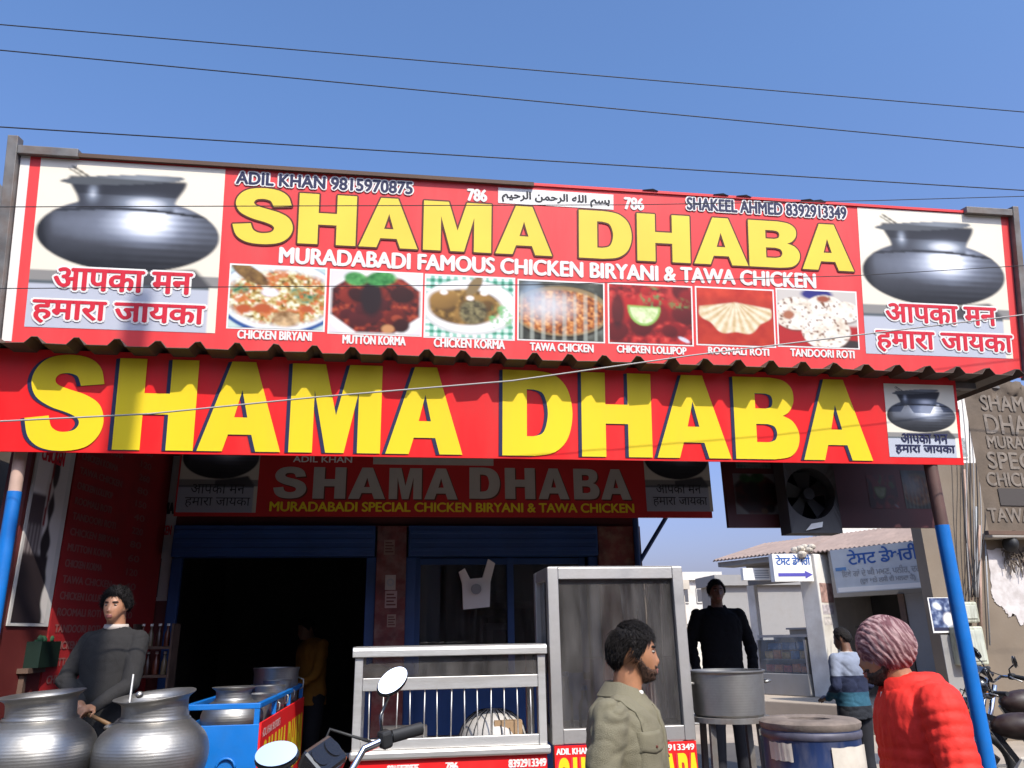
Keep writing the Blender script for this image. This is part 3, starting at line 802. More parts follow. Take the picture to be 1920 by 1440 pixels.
pb = bu.quad((934, 354), (1150, 363), (1150, 391), (934, 383))
bu.slab('white_plate', pb, -.003, 0, M['flex_white'])
bu.text('\uFEE2\uFEF4\uFEA3\uFEAE\uFEDF\uFE8D \uFEE6\uFEE4\uFEA3\uFEAE\uFEDF\uFE8D \uFEEA\uFEE0\uFEDF\uFE8D \uFEE2\uFEB4\uFE91', (pb[0]+.03, pb[1]-.03, pb[2]+.012, pb[3]-.02), M['ink_black'], .005, bold=.003)
FP = [((435, 497), (610, 505), (606, 620), (427, 612)), ((622, 507), (790, 515), (788, 629), (617, 622)), ((800, 516), (963, 524), (962, 636), (797, 630)),
      ((973, 527), (1130, 532), (1132, 641), (973, 635)), ((1141, 532), (1294, 540), (1299, 646), (1144, 642)), ((1304, 540), (1446, 545), (1454, 649), (1310, 645)),
      ((1455, 544), (1601, 548), (1611, 652), (1463, 648))]
CAPT = [('CHICKEN BIRYANI', 446, 618, 634, 584, 624, 640), ('MUTTON KORMA', 643, 628, 644, 760, 632, 648), ('CHICKEN KORMA', 814, 634, 650, 946, 639, 655),
        ('TAWA CHICKEN', 994, 643, 658, 1112, 646, 660), ('CHICKEN LOLLIPOP', 1157, 648, 662, 1286, 651, 664), ('ROOMALI ROTI', 1328, 651, 664, 1441, 654, 667), ('TANDOORI ROTI', 1482, 655, 669, 1601, 657, 671)]
for k in range(7):
    b = bu.quad(*FP[k]); e = .012
    bu.slab('picture_border', (b[0]-e, b[1]+e, b[2]-e, b[3]+e), -.0015, 0, M['flex_white'])
    bu.picture(food_picture(k), b, .003)
    c = CAPT[k]; bu.text(c[0], bu.box(*c[1:]), M['flex_white'], .004, bold=.0035)

# ------------------------------------------------------------------ lower sign under the canopy edge
bl = Board((0, 5.0, 2.737), (1, 0, 0), (0, -.135, .991))
lb = (-3.12, bl.uv(1800, 800)[0], 0, bl.uv(900, 681)[1])
red_board('name_sign', 'red sign with huge yellow letters hung below the canopy edge', bl, lb, .035, M['flex_red'])
fr = MB(); fr.bx(lb[0], lb[1], .036, .075, .03, .07); fr.bx(lb[0], lb[1], .036, .075, lb[3]-.07, lb[3]-.03)
for x in np.linspace(lb[0]+.1, lb[1]-.05, 7): fr.bx(x-.02, x+.02, .036, .07, .07, lb[3]-.07)
part('back_frame', fr, M['galv'], bl.root, local=True)
LS = [(50, 198), (218, 368), (375, 530), (545, 715), (725, 868)]; LD = [(942, 1073), (1090, 1221), (1230, 1367), (1376, 1496), (1502, 1630)]
lob = letter_boxes(bl, LS+LD, (50, 669, 1630, 712), (50, 842, 1630, 863))
vb = np.median([b[2] for b in lob]); vt = np.median([b[3] for b in lob])
lob = [(b[0], b[1], vb, vt) for b in lob]; lob[0] = (lob[0][0], lob[0][1], vb-.012, vt+.012)
bl.glyphs('SHAMADHABA', lob, M['flex_yellow'], .006, shadow=M['ink_navy'], sdx=-.024, sdz=-.004)
def lower_pot(b):
    bl.picture(pot_picture(), b, .002)
    w_ = b[1]-b[0]; h_ = b[3]-b[2]
    bl.text('आपका मन', (b[0]+w_*.18, b[1]-w_*.16, b[2]+h_*.19, b[2]+h_*.32), M['ink_navy'], .006, bold=.002)
    bl.text('हमारा जायका', (b[0]+w_*.09, b[1]-w_*.07, b[2]+h_*.045, b[2]+h_*.165), M['ink_navy'], .006, bold=.002)
pbx = bl.quad((1659, 720), (1790, 722), (1797, 858), (1665, 857)); lower_pot(pbx)
lower_pot((-3.06, -3.06+(pbx[1]-pbx[0]), pbx[2], pbx[3]))

# ------------------------------------------------------------------ tin canopy
cn = thing('tin_canopy', 'rusty corrugated tin canopy whose ribbed front edge shades the name sign', 'canopy', (0, 4.7, 3.35))
RY0, RY1 = 4.74, 7.6
def zr(y): return 3.352 + (y-RY0)*.03
RX0, RX1 = -3.3, at(1918, 688, RY0).x
def profile(dz):
    pts = []; x = RX0; per = .2375
    off = at(63, 640, RY0).x
    x = off - math.ceil((off-RX0)/per)*per
    while x < RX1+.1:
        for dx, h in ((-.052, 0), (-.016, .046), (.016, .046), (.052, 0)): pts.append((min(x+dx, RX1), h+dz))
        x += per
    return pts
pt, pb_ = profile(0), profile(-.004)
random.seed(2)
mb = MB(); ys = (RY0, RY0+.02, 5.4, 6.3, RY1); n = len(pt)
jit = [random.uniform(-.006, .006) for _ in range(n)]
vs = []
for prof in (pt, pb_):
    for k, y in enumerate(ys):
        for i, (x, h) in enumerate(prof): vs.append((x, y+(jit[i] if k == 0 else 0), zr(y)+h+(jit[(i*7) % n]*.6 if k == 0 else 0)))
fs = []; o2 = n*len(ys)
for k in range(len(ys)-1):
    for i in range(n-1):
        a = k*n+i; fs.append((a, a+1, a+n+1, a+n)); fs.append((o2+a, o2+a+n, o2+a+n+1, o2+a+1))
for i in range(n-1): fs.append((i, o2+i, o2+i+1, i+1)); a = (len(ys)-1)*n+i; fs.append((a, a+1, o2+a+1, o2+a))
mb.add(vs, fs); part('sheet', mb, M['tin'], cn, fix=False)
mb = MB(); mb.bx(RX0+.05, RX1-.25, 4.93, 4.985, 3.30, 3.345); mb.bx(RX0+.05, RX1-.25, 6.1, 6.15, zr(6.1)-.06, zr(6.1)-.006)
for x in (-2.9, -1.4, .1, 1.6, 3.1, 4.1): mb.bar((x, 4.99, 3.315), (x, 7.5, 3.40), .04)
part('rafter', mb, M['galv'], cn)

# posts that carry it
def post(label, p0, p1, zsplit, top_mat, n_=16, rad=.048):
    t = thing('support_post', label, 'post', p0, group='posts of the canopy')
    p0, p1 = Vector(p0), Vector(p1); mid = p0.lerp(p1, (zsplit-p0.z)/(p1.z-p0.z))
    part('pole', MB().tube([p0, mid], rad, n_), M['blue_paint'], t, smooth=40)
    part('top_section', MB().tube([mid, p1], rad-.003, n_), top_mat, t, smooth=40)
    part('base_plate', MB().box((p0.x, p0.y, .006), (.2, .2, .012)), M['galv'], t)
pr0, pr1 = at(1840, 1370, 5.05), at(1766, 985, 5.05); dd = (pr1-pr0)/(pr1.z-pr0.z)
post('sky blue round post at the right end of the canopy beside the red jacket', pr0-dd*(pr0.z), pr1+dd*(3.30-pr1.z), pr1.z, mat('shaded_brown_post', (.10, .05, .04), .6, var=.2))  # shade on the post top is painted in as brown
pl0, pl1 = at(3, 1075, 5.12), at(36, 870, 5.12); dl = (pl1-pl0)/(pl1.z-pl0.z)
post('blue post with bare pinkish top at the left edge beside the tower poster', pl0-dl*pl0.z, pl1+dl*(3.30-pl1.z), at(20, 922, 5.12).z, M['pink_primer'], rad=.040)
bp = thing('braced_pole', 'dark blue iron pole with a slanting brace behind the tall glass cabinet', 'post', (at(1196, 1000, 7.0).x, 7.0, 0))
a, b = at(1194, 1050, 7.0), at(1191, 962, 7.0)
mb = MB().tube([(a.x, 7.0, 0), (b.x, 7.0, 3.35)], .028, 10); part('pole', mb, M['blue_dark'], bp, smooth=40)
a, b = at(1200, 1052, 7.0), at(1262, 948, 7.0); d = (b-a)
mb = MB().tube([a-d*.2, a+d*1.5], .02, 8); part('brace', mb, M['blue_dark'], bp, smooth=40)

# ------------------------------------------------------------------ shaded hanging board on the right with a fan
bh = Board((0, 5.62, 0), (1, 0, .0), (0, 0, 1))
hb = bh.quad((1362, 830), (1752, 830), (1762, 988), (1355, 990))
hb = (hb[0], hb[1], bh.uv(1500, 989)[1], 3.2)
red_board('hanging_board', 'dark shaded board with faint food pictures hanging behind the fan', bh, hb, .04, mat('shade_darkened_red_flex', (.055, .007, .008), .5, var=.4, vscale=2))  # red darkened in the colour because the board hangs in shade
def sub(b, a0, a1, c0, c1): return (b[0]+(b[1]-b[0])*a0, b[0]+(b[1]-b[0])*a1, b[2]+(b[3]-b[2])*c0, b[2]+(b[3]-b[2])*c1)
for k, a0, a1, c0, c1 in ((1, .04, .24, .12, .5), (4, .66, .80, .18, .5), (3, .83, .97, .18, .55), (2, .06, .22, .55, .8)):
    bh.picture(food_picture(k, 34, 40)*.16, sub(hb, a0, a1, c0, c1), .002)  # pictures darkened in the colour along with the shaded board
fx0, fx1 = at(1469, 900, 5.42).x, at(1563, 900, 5.42).x; fz0 = at(1515, 1000, 5.42).z; fz1 = fz0+.56
fcx, fcz, fr_ = (fx0+fx1)/2, fz0+.30, .195
fan = thing('exhaust_fan', 'square framed exhaust fan with dark round mouth hung on the red board', 'fan', (fcx, 5.45, fz0))
mb = MB(); N_ = 40; ring = [(fcx+fr_*math.cos(2*math.pi*k/N_), fcz+fr_*math.sin(2*math.pi*k/N_)) for k in range(N_)]
def sq(k):
    a = 2*math.pi*k/N_; c, s = math.cos(a), math.sin(a); m_ = max(abs(c), abs(s))
    return (fcx+c/m_*(fx1-fx0)/2, (fz0+fz1)/2+s/m_*(fz1-fz0)/2)
for k in range(N_):
    j = (k+1) % N_; a, b, c, d = sq(k), sq(j), ring[j], ring[k]
    mb.add([(a[0], 5.40, a[1]), (b[0], 5.40, b[1]), (c[0], 5.42, c[1]), (d[0], 5.42, d[1])], [(0, 1, 2, 3)])
    mb.add([(c[0], 5.42, c[1]), (d[0], 5.42, d[1]), (d[0], 5.56, d[1]), (c[0], 5.56, c[1])], [(0, 1, 2, 3)])
    mb.add([(a[0], 5.40, a[1]), (b[0], 5.40, b[1]), (b[0], 5.56, b[1]), (a[0], 5.56, a[1])], [(3, 2, 1, 0)])
fan_grey = mat('fan_paint', (.05, .046, .045), .6, var=.2)
part('housing', mb, fan_grey, fan)
mb = MB()
for k in range(5):
    a = 2*math.pi*k/5+.3; c, s = math.cos(a), math.sin(a)
    pts = [(.03, -.03), (.03, .03), (.175, .075), (.18, -.05)]
    vs = []
    for r_, t_ in pts: vs.append((fcx+c*r_-s*t_, 5.50+t_*.35, fcz+s*r_+c*t_))
    mb.add(vs, [(0, 1, 2, 3)]); mb.add([(x, y+.004, z) for x, y, z in vs], [(3, 2, 1, 0)])
part('blade', mb, mat('blade_paint', (.02, .02, .02), .6), fan)
part('hub', MB().cyl((fcx, 5.44, fcz), (fcx, 5.54, fcz), .045, n=20), M['black_rubber'], fan, smooth=40)
part('back_plate', MB().bx(fx0+.01, fx1-.01, 5.562, 5.575, fz0+.01, fz1-.01), M['black_cloth'], fan)
pc = at(1527, 987, 5.39)
mb = MB().add([(pc.x-.07, 5.39, pc.z-.03), (pc.x+.06, 5.385, pc.z-.005), (pc.x+.075, 5.392, pc.z+.035), (pc.x-.02, 5.388, pc.z+.02)], [(0, 1, 2, 3)])
mb.add([(x, y+.002, z) for x, y, z in mb.v[:4]], [(3, 2, 1, 0)])
part('paper_scrap', mb, M['flex_white'], fan)

# ------------------------------------------------------------------ posters on the left side wall
def onwall(px, py): return LW.uv(px, py)
u0 = max(.03, LW.uv(40, 900)[0]); u1 = LW.uv(138, 860)[0]
pz = LW.uv(92, 1175)[1]
lp = Board(LW.O+LW.N*.012, LW.U, LW.V)
lp.thing('wall_poster', 'tall grey white poster with a dark tower picture on the left wall', 'poster')
lp.slab('sheet', (u0, u1, pz, 3.3), 0, .01, mat('poster_paper', (.50, .47, .44), .6, var=.08))
hgt = 3.3-pz
def tower(H=150, W=46):
    x, y = grid(H, W); img = np.ones((H, W, 3))*hexc('c9c2bc')
    img = blend(img, halfp(x, y, .48, 0, 1, .25, .01)*(y > .26), hexc('d8d0cc'))
    t = sm(np.abs(x-.62)-(.05+.35*np.clip(y-.5, 0, 1)+.05*np.sin(y*40)), .05)*(y > .36)
    img = blend(img, t, hexc('2a2426')); img = blend(img, ellm(x, y, .62, .36, .10, .07, .2), hexc('302a2c'))
    img = blend(img, sm(.47-y, .01)*sm(x-.42, .03), hexc('4a3e40')); img = blend(img, (sm(.60-y, .02)*sm(x-.5, .03))*(.5+.5*np.sin(x*60)), hexc('8c8280'))
    img = blend(img, sm(.72-y, .02)*sm(x-.78, .05), hexc('2c2426'))
    img = blend(img, (np.abs(x-.48-.2*(.5-y)) < .03)*(y > .25)*(y < .6), hexc('7a2018'))
    return img
lp.picture(tower(), (u0+.02, u1-.05, pz+.02, 3.28), .002)
b = lp.box(44, 852, 868, 132, 874, 893)
lp.text('SHAMA DHABA', (u0+.02, u1-.06, 2.98, 3.12), M['ink_black'], .005, bold=.006)
lp.text('CHICKEN', (u0+.04, u1-.12, 2.78, 2.88), M['ink_red'], .005, bold=.004)
ms = Board(LW.O+LW.N*.012, LW.U, LW.V)
v0, v1 = u1+.02, LWL-.03
ms.thing('menu_board', 'tall maroon menu board with rows of pale lettering on the left wall', 'menu board')
ms.slab('panel', (v0, v1, .62, 3.28), 0, .012, mat('shade_dimmed_maroon_flex', (.26, .010, .012), .6, var=.15))  # maroon dulled in the colour to stand for the shade on this wall
random.seed(11)
names = [c[0] for c in CAPT]*4
inkdim = mat('menu_ink', (.24, .09, .08), .5)
for i in range(22):
    z = 3.12-i*.108
    ms.text(names[i], (v0+.05, v0+.05+(v1-v0)*random.uniform(.32, .46), z-.025, z+.025), inkdim, .004, bold=.003)
    ms.text(str(random.choice((40, 60, 80, 120, 150, 180, 220, 260))), (v0+(v1-v0)*.62, v0+(v1-v0)*.74, z-.025, z+.025), inkdim, .004, bold=.003)
# narrow white poster left of the shutter
bw = Board((0, FY-.012, 0))
nb = bw.quad((287, 862), (333, 862), (328, 1090), (283, 1090)); nb = (nb[0]-.02, nb[1], 1.95, 3.2)
bw.thing('narrow_poster', 'narrow white poster squeezed between the menu board and the blue shutter', 'poster')
bw.slab('sheet', nb, 0, .008, mat('poster_paper_dim', (.46, .42, .40), .6, var=.1))
bw.text('SHAMA', (nb[0]+.0, nb[1]-.03, 2.68, 2.78), M['ink_black'], .004, bold=.005)
bw.text('CHICKEN', (nb[0]+.03, nb[1]-.03, 2.50, 2.58), M['ink_red'], .004, bold=.003)
bw.slab('print', (nb[0]+.03, nb[1]-.08, 1.98, 2.3), -.003, -.001, mat('poster_print', (.08, .05, .05), .6, var=.5, vscale=12))
# ------------------------------------------------------------------ stainless display counter
CY = 4.60
a, b = at(667, 1214, CY), at(1021, 1206, CY)
cx0, cx1, czt = a.x, b.x, (a.z+b.z)/2
czb = (at(668, 1412, CY).z+at(1030, 1393, CY).z)/2     # top of the bottom ledge
CD_ = .46
ct = thing('display_counter', 'waist high stainless display counter with thin bars and a red banner skirt', 'counter', ((cx0+cx1)/2, CY, 0))
mb = MB(); prof = [(CY-.02, czt-.055), (CY-.02, czt-.02), (CY-.012, czt-.006), (CY+.005, czt), (CY+CD_-.005, czt), (CY+CD_, czt-.01), (CY+CD_, czt-.055)]
mb.prism(prof, lambda p: (cx0-.015, p[0], p[1]), lambda p: (cx1+.01, p[0], p[1]))
part('top', mb, M['steel'], ct, bevel=.004)
for x in (cx0+.022, cx1-.022):
    for y in (CY+.02, CY+CD_-.022): part('post', MB().bx(x-.022, x+.022, y-.022, y+.022, czb+.001, czt-.056), M['steel'], ct, bevel=.003)
zm1, zm0 = at(850, 1268, CY).z, at(850, 1292, CY).z
part('middle_rail', MB().bx(cx0+.045, cx1-.045, CY, CY+.03, zm0, zm1), M['steel'], ct, bevel=.003)
part('glass_shelf', MB().bx(cx0+.045, cx1-.045, CY+.032, CY+CD_-.045, zm1-.008, zm1), M['glass_dusty'], ct)
part('upper_pane', MB().bx(cx0+.045, cx1-.045, CY+.012, CY+.017, zm1+.001, czt-.056), M['glass_dusty'], ct)
zt_ = at(850, 1382, CY).z
part('tray_front', MB().bx(cx0+.045, cx1-.045, CY+.004, CY+.03, czb+.002, zt_), M['steel'], ct, bevel=.003)
part('tray', MB().bx(cx0+.045, cx1-.045, CY+.032, CY+CD_-.045, czb+.002, czb+.02), M['steel_dull'], ct)
for i in range(13):
    x = cx0+.085+i*(cx1-cx0-.17)/12+random.uniform(-.003, .003)
    part('bar', MB().cyl((x, CY+.016, zt_+.001), (x+random.uniform(-.004, .004), CY+.016, zm0-.001), .0036, n=8), M['steel'], ct, smooth=True)
part('ledge', MB().bx(cx0-.01, cx1+.015, CY-.03, CY+CD_+.01, czb-.045, czb), M['steel'], ct, bevel=.012)
for x in (cx0+.03, cx1-.03):
    for y in (CY+.03, CY+CD_-.03): part('leg', MB().bx(x-.02, x+.02, y-.02, y+.02, 0, czb-.046), M['steel_dull'], ct)
bk = Board((0, CY-.005, 0)); bk.root = ct; ROOTM = bk.m
def skirt(bd, owner, x0, x1, z0, z1, y):
    sb = Board((0, y, 0))
    sb.root = None
    mb = MB().bx(x0, x1, y, y+.012, z0, z1)
    sk = part('banner_skirt', mb, M['flex_red'], owner)
    sb.root = sk
    def txt(body, b, ink, bold):
        g = text_geo(body); m = MB()
        for i, (dx, dz) in enumerate(((-bold, 0), (bold, 0))):
            v, f, _ = g
            m.add([(b[0]+p[0]*(b[1]-b[0])+dx, y-.003-.0003*i, b[2]+p[1]*(b[3]-b[2])+dz) for p in v], f)
        part('lettering', m, ink, sk, fix=False)
    def gl(word, b, cuts, ink, shadow):
        for hh, ik, d in ((.005, ink, 0), (.003, shadow, -.012)):
            m = MB()
            for ch, (p0, p1) in zip(word, cuts):
                v, f, _ = glyph_geo(ch); w_ = b[1]-b[0]
                m.add([(b[0]+w_*(p0+p[0]*(p1-p0))+d, y-hh, b[2]+p[1]*(b[3]-b[2])) for p in v], f)
            part('lettering', m, ik, sk, fix=False)
    return sk, txt, gl
sk, txt, gl = skirt(None, ct, cx0+.0, cx1-.005, .25, czb-.047, CY-.004)
zz = czb-.047
L_ = lambda px: at(px, 1425, CY).x
txt('9815970875', (L_(727), L_(785), zz-.065, zz-.025), M['flex_white'], .003)
txt('786', (L_(836), L_(858), zz-.06, zz-.022), M['flex_white'], .003)
txt('8392913349', (L_(954), L_(1023), zz-.06, zz-.02), M['flex_white'], .003)
CW = ((0, .09), (.11, .20), (.21, .315), (.325, .425), (.435, .53), (.58, .67), (.69, .78), (.785, .88), (.89, .965), (.96, 1.05))
gl('SHAMADHABA', (cx0+.10, cx1-.12, zz-.27, zz-.09), CW, M['flex_yellow'], M['ink_navy'])
# things inside it
pk = at(703, 1258, CY+.12)
mb = MB(); mb.ell((0, 0, 0), (.085, .05, .032), 20, 10)
vs = [Vector(v) for v in mb.v]
mb.v = [tuple(Vector((v.x*1.05, v.y, v.z*(1.0 if v.z < 0 else 1.1)))+Vector((0, 0, .034))+noise.noise_vector(v*22)*.012) for v in vs]
pkt = thing('packet', 'crumpled cream packet on the glass shelf of the display counter', 'packet', (pk.x, CY+.12, zm1))
part('wrapper', mb, mat('cream_wrapper', (.55, .48, .36), .5, var=.15, vscale=15, bump=.4, bscale=30), pkt, local=True, smooth=True)
part('knot', MB().ell((.085, 0, .03), (.022, .02, .022), 10, 6), mat('pale_wrapper', (.62, .57, .48), .5), pkt, local=True, smooth=True)
bs = at(925, 1370, CY+.2)
bk_ = thing('ribbed_bowl', 'upturned pale ribbed bowl with dark stripes on the counter tray', 'bowl', (bs.x, CY+.22, czb+.022))
prof = [(.195, 0), (.193, .02), (.178, .06), (.15, .10), (.11, .13), (.06, .148), (.0, .155)]
part('shell', MB().lathe(prof, n=40), mat('pale_bowl', (.42, .39, .36), .5, var=.15), bk_, local=True, smooth=True)
mb = MB()
for k in range(22):
    g = 2*math.pi*k/22
    mb.tube([((r+.001)*math.cos(g), (r+.001)*math.sin(g), z+.001) for r, z in prof[:-1]], .0035, 6)
part('rib', mb, M['black_rubber'], bk_, local=True)
for nm, lb_, x, w_, h_, c in (('cardboard_box', 'small brown carton leaning in the right end of the counter tray', cx1-.21, .16, .10, (.30, .19, .10)), ('cardboard_box', 'pale long carton lying in the left half of the counter tray', cx0+.28, .26, .07, (.34, .30, .25))):
    t = thing(nm, lb_, 'box', (x, CY+.09 if c[0] < .32 else CY+.30, czb+.021), .06, group='cartons in the counter tray')
    mc = mat('carton', c, .8, var=.12)
    part('body', MB().bx(-w_/2, w_/2, -.035, .035, 0, h_), mc, t, local=True, bevel=.003)
    part('flap', MB().bx(-w_/2+.004, w_/2-.004, -.034, -.002, h_+.001, h_+.004), mc, t, local=True)

# ------------------------------------------------------------------ tall glass cabinet
GY = 4.66
gx0, gx1 = at(1030, 1200, GY).x, at(1290, 1200, GY).x
gzt, gzb = at(1155, 1063, GY).z, at(1160, 1393, GY).z
gc = thing('glass_cabinet', 'tall steel framed glass cabinet behind the man in olive', 'cabinet', ((gx0+gx1)/2, GY, 0))
fw_, GD = .065, .50
mb = MB()
for y in (GY, GY+GD-fw_):
    mb.bx(gx0, gx0+fw_, y, y+fw_, gzb, gzt); mb.bx(gx1-fw_, gx1, y, y+fw_, gzb, gzt)
    mb.bx(gx0+fw_, gx1-fw_, y+.002, y+fw_-.002, gzt-fw_-.005, gzt-.002); mb.bx(gx0+fw_, gx1-fw_, y+.002, y+fw_-.002, gzb+.002, gzb+.08)
for x in (gx0, gx1-fw_):
    mb.bx(x+.002, x+fw_-.002, GY+fw_, GY+GD-fw_, gzt-fw_, gzt-.002); mb.bx(x+.002, x+fw_-.002, GY+fw_, GY+GD-fw_, gzb+.002, gzb+.08)
part('frame', mb, M['steel_dull'], gc, bevel=.004)
part('roof_sheet', MB().bx(gx0+.01, gx1-.01, GY+.01, GY+GD-.01, gzt+.001, gzt+.006), M['steel_dull'], gc)
part('front_pane', MB().bx(gx0+fw_, gx1-fw_, GY+.03, GY+.035, gzb+.08, gzt-fw_-.005), M['glass_dusty'], gc)
for x in (gx0+.03, gx1-.035): part('side_pane', MB().bx(x, x+.005, GY+fw_, GY+GD-fw_, gzb+.08, gzt-fw_), M['glass_dusty'], gc)
bb = MB()
for x in (.36, .70):
    X = gx0+(gx1-gx0)*x
part('back_pane', MB().bx(gx0+fw_, gx1-fw_, GY+GD-.03, GY+GD-.025, gzb+.08, gzt-fw_-.005), M['glass_dusty'], gc)
part('floor_tray', MB().bx(gx0+fw_, gx1-fw_, GY+fw_, GY+GD-fw_, gzb+.03, gzb+.05), M['steel_dull'], gc)
zs = gzb+.45
part('shelf', MB().bx(gx0+.04, gx1-.04, GY+fw_+.01, GY+GD-fw_, zs, zs+.006), M['glass_dusty'], gc)
for x in (gx0+.03, gx1-.03):
    for y in (GY+.03, GY+GD-.03): part('leg', MB().bx(x-.02, x+.02, y-.02, y+.02, 0, gzb-.001), M['steel_dull'], gc)
sk, txt, gl = skirt(None, gc, gx0+.01, gx1-.005, .25, gzb-.004, GY-.004)
zz = gzb-.004
txt('ADIL KHAN 9815970875', (gx0+.02, gx0+.40, zz-.045, zz-.012), M['flex_white'], .002)
txt('8392913349', (gx1-.28, gx1-.02, zz-.045, zz-.012), M['flex_white'], .002)
gl('SHAMADHABA', (gx0+.025, gx1-.035, zz-.30, zz-.06), CW, M['flex_yellow'], M['ink_red'])
# clear plastic strips hung inside at the right
pm = glass_mat('creased_plastic', (.9, .9, .9), .10, .40, (.72, .70, .68))
ps = thing('plastic_sheet', 'creased clear plastic sheet hanging inside the tall cabinet', 'plastic sheet', (gx1-.2, GY+.1, gzt-.1))
mb = MB(); cols = 26; rows = 14; vs = []
for j in range(rows+1):
    z = gzt-.09-(gzt-gzb-.20)*j/rows
    for i in range(cols+1):
        u = i/cols; x = gx1-.075-.30*(1-u)*(1-.25*j/rows)
        vs.append((x, GY+.10+.022*math.sin(u*21+j*.25)+.01*noise.noise(Vector((u*9, j*.4, 0))), z))
fs = [(j*(cols+1)+i, j*(cols+1)+i+1, (j+1)*(cols+1)+i+1, (j+1)*(cols+1)+i) for j in range(rows) for i in range(cols)]
mb.add(vs, fs); part('sheet', mb, pm, ps, smooth=True, fix=False)
part('rod', MB().cyl((gx1-.40, GY+.10, gzt-.087), (gx1-.07, GY+.10, gzt-.087), .006, n=8), M['steel_dull'], ps)
# two tumblers and bottle shapes at the bottom left of the cabinet
for i, (dx, h_, lb_) in enumerate(((.13, .30, 'tall clear bottle standing at the left inside the glass cabinet'), (.24, .22, 'shorter clear bottle beside the tall one in the glass cabinet'))):
    t = thing('bottle', lb_, 'bottle', (gx0+dx, GY+.2, gzb+.051), group='bottles in the cabinet')
    part('body', MB().lathe([(0, 0), (.036, 0), (.038, .02), (.038, h_*.62), (.016, h_*.8), (.015, h_)], n=20), M['glass'], t, local=True, smooth=40)
    part('bottle_cap', MB().lathe([(.018, h_), (.018, h_+.025), (0, h_+.026)], n=16), M['ink_blue'], t, local=True, smooth=40)

# ------------------------------------------------------------------ big cooking pots
def deg(label, px, ytop, wpx, Y, h, group='round bellied cooking pots', tilt=(0, 0), rot=0, neck=.66):
    """degchi: flared lip, short neck, wide belly"""
    c = at(px, ytop, Y); d = (c-CP).dot(FW); r = wpx/2*d/FPX
    t = thing('cooking_pot', label, 'pot', (c.x, Y, c.z-h), rot, group=group)
    rl, rn = r*neck*1.0, r*neck*.86
    prof = [(0, .004), (r*.45, 0), (r*.72, h*.07), (r*.92, h*.22), (r, h*.40), (r*.975, h*.52), (r*.88, h*.64), (r*.70, h*.725), (rn*1.03, h*.76), (rn, h*.80), (rn*.99, h*.90),
            (rn*1.02, h*.955), (rl*1.06, h*.99), (rl*1.08, h*1.0), (rl*1.06, h*1.005), (rn*.98, h*.965), (rn*.95, h*.90), (rn*.95, h*.80), (r*.64, h*.72), (r*.9, h*.5), (r*.85, h*.2), (0, h*.05)]
    # smooth profile
    P = []
    for i in range(len(prof)-1):
        for s in range(3):
            tt = s/3; P.append(tuple(prof[i][k]*(1-tt)+prof[i+1][k]*tt for k in (0, 1)))
    P.append(prof[-1])
    for _ in range(2): P = [P[0]]+[tuple((P[i-1][k]+2*P[i][k]+P[i+1][k])/4 for k in (0, 1)) for i in range(1, len(P)-1)]+[P[-1]]
    tm = Matrix.Rotation(tilt[0], 3, 'Y') @ Matrix.Rotation(tilt[1], 3, 'X')
    mb = MB().lathe(P, n=64)
    out = []
    for v in mb.v:
        p = Vector(v); k = min(1, max(0, (p.z/h-.70)/.3)); q = tm @ (p-Vector((0, 0, h*.75)))+Vector((0, 0, h*.75))
        p = p.lerp(q, k); p += noise.noise_vector(Vector(v)*9)*.004*(1 if p.z > .02 else 0); out.append(tuple(p))
    mb.v = out
    part('body', mb, M['alu'], t, local=True, smooth=True)
    part('neck_ring', MB().lathe([(rn*1.05, h*.745), (rn*1.09, h*.765), (rn*1.04, h*.785)], n=64), M['alu'], t, local=True, smooth=True)
    return t, r, c
d1, r1, c1 = deg('big dull cooking pot cut by the left picture edge', 84, 1300, 208, 4.55, .50, tilt=(R(-4), R(3)))
d2, r2, c2 = deg('big bright cooking pot with a tilted lip in front of the blue cart', 296, 1302, 202, 4.62, .50, tilt=(R(-7), R(2)), rot=.6)
d3, r3, c3 = deg('smaller cooking pot sitting inside the blue cart', 440, 1288, 112, 5.2, .30)
part('lid_knob', MB().ell((-.10, -.02, .505), (.02, .02, .018), 12, 8), M['alu'], d2, local=True, smooth=True)
part('ladle', MB().tube([(-.10, .12, .40), (-.085, .16, .60)], .006, 8), M['steel'], d2, local=True)
def burner(label, c, h, r):
    t = thing('stove_stand', label, 'stove', (c.x, c.y, 0), group='stands under the cooking pots')
    z = c.z-h-.002
    part('ring', MB().lathe([(r*.5, z-.03), (r*.62, z-.03), (r*.62, z), (r*.5, z), (r*.5, z-.03)], (0, 0, 0), 32), M['galv'], t, local=True)
    for k in range(4):
        g = math.pi/4+math.pi/2*k
        part('leg', MB().bar((r*.56*math.cos(g), r*.56*math.sin(g), z-.03), (r*.75*math.cos(g), r*.75*math.sin(g), 0), .035), M['galv'], t, local=True)
burner('iron stand under the leftmost big pot', Vector((c1.x, 4.55, c1.z)), .50, r1)
burner('iron stand under the big pot with the tilted lip', Vector((c2.x, 4.62, c2.z)), .50, r2)

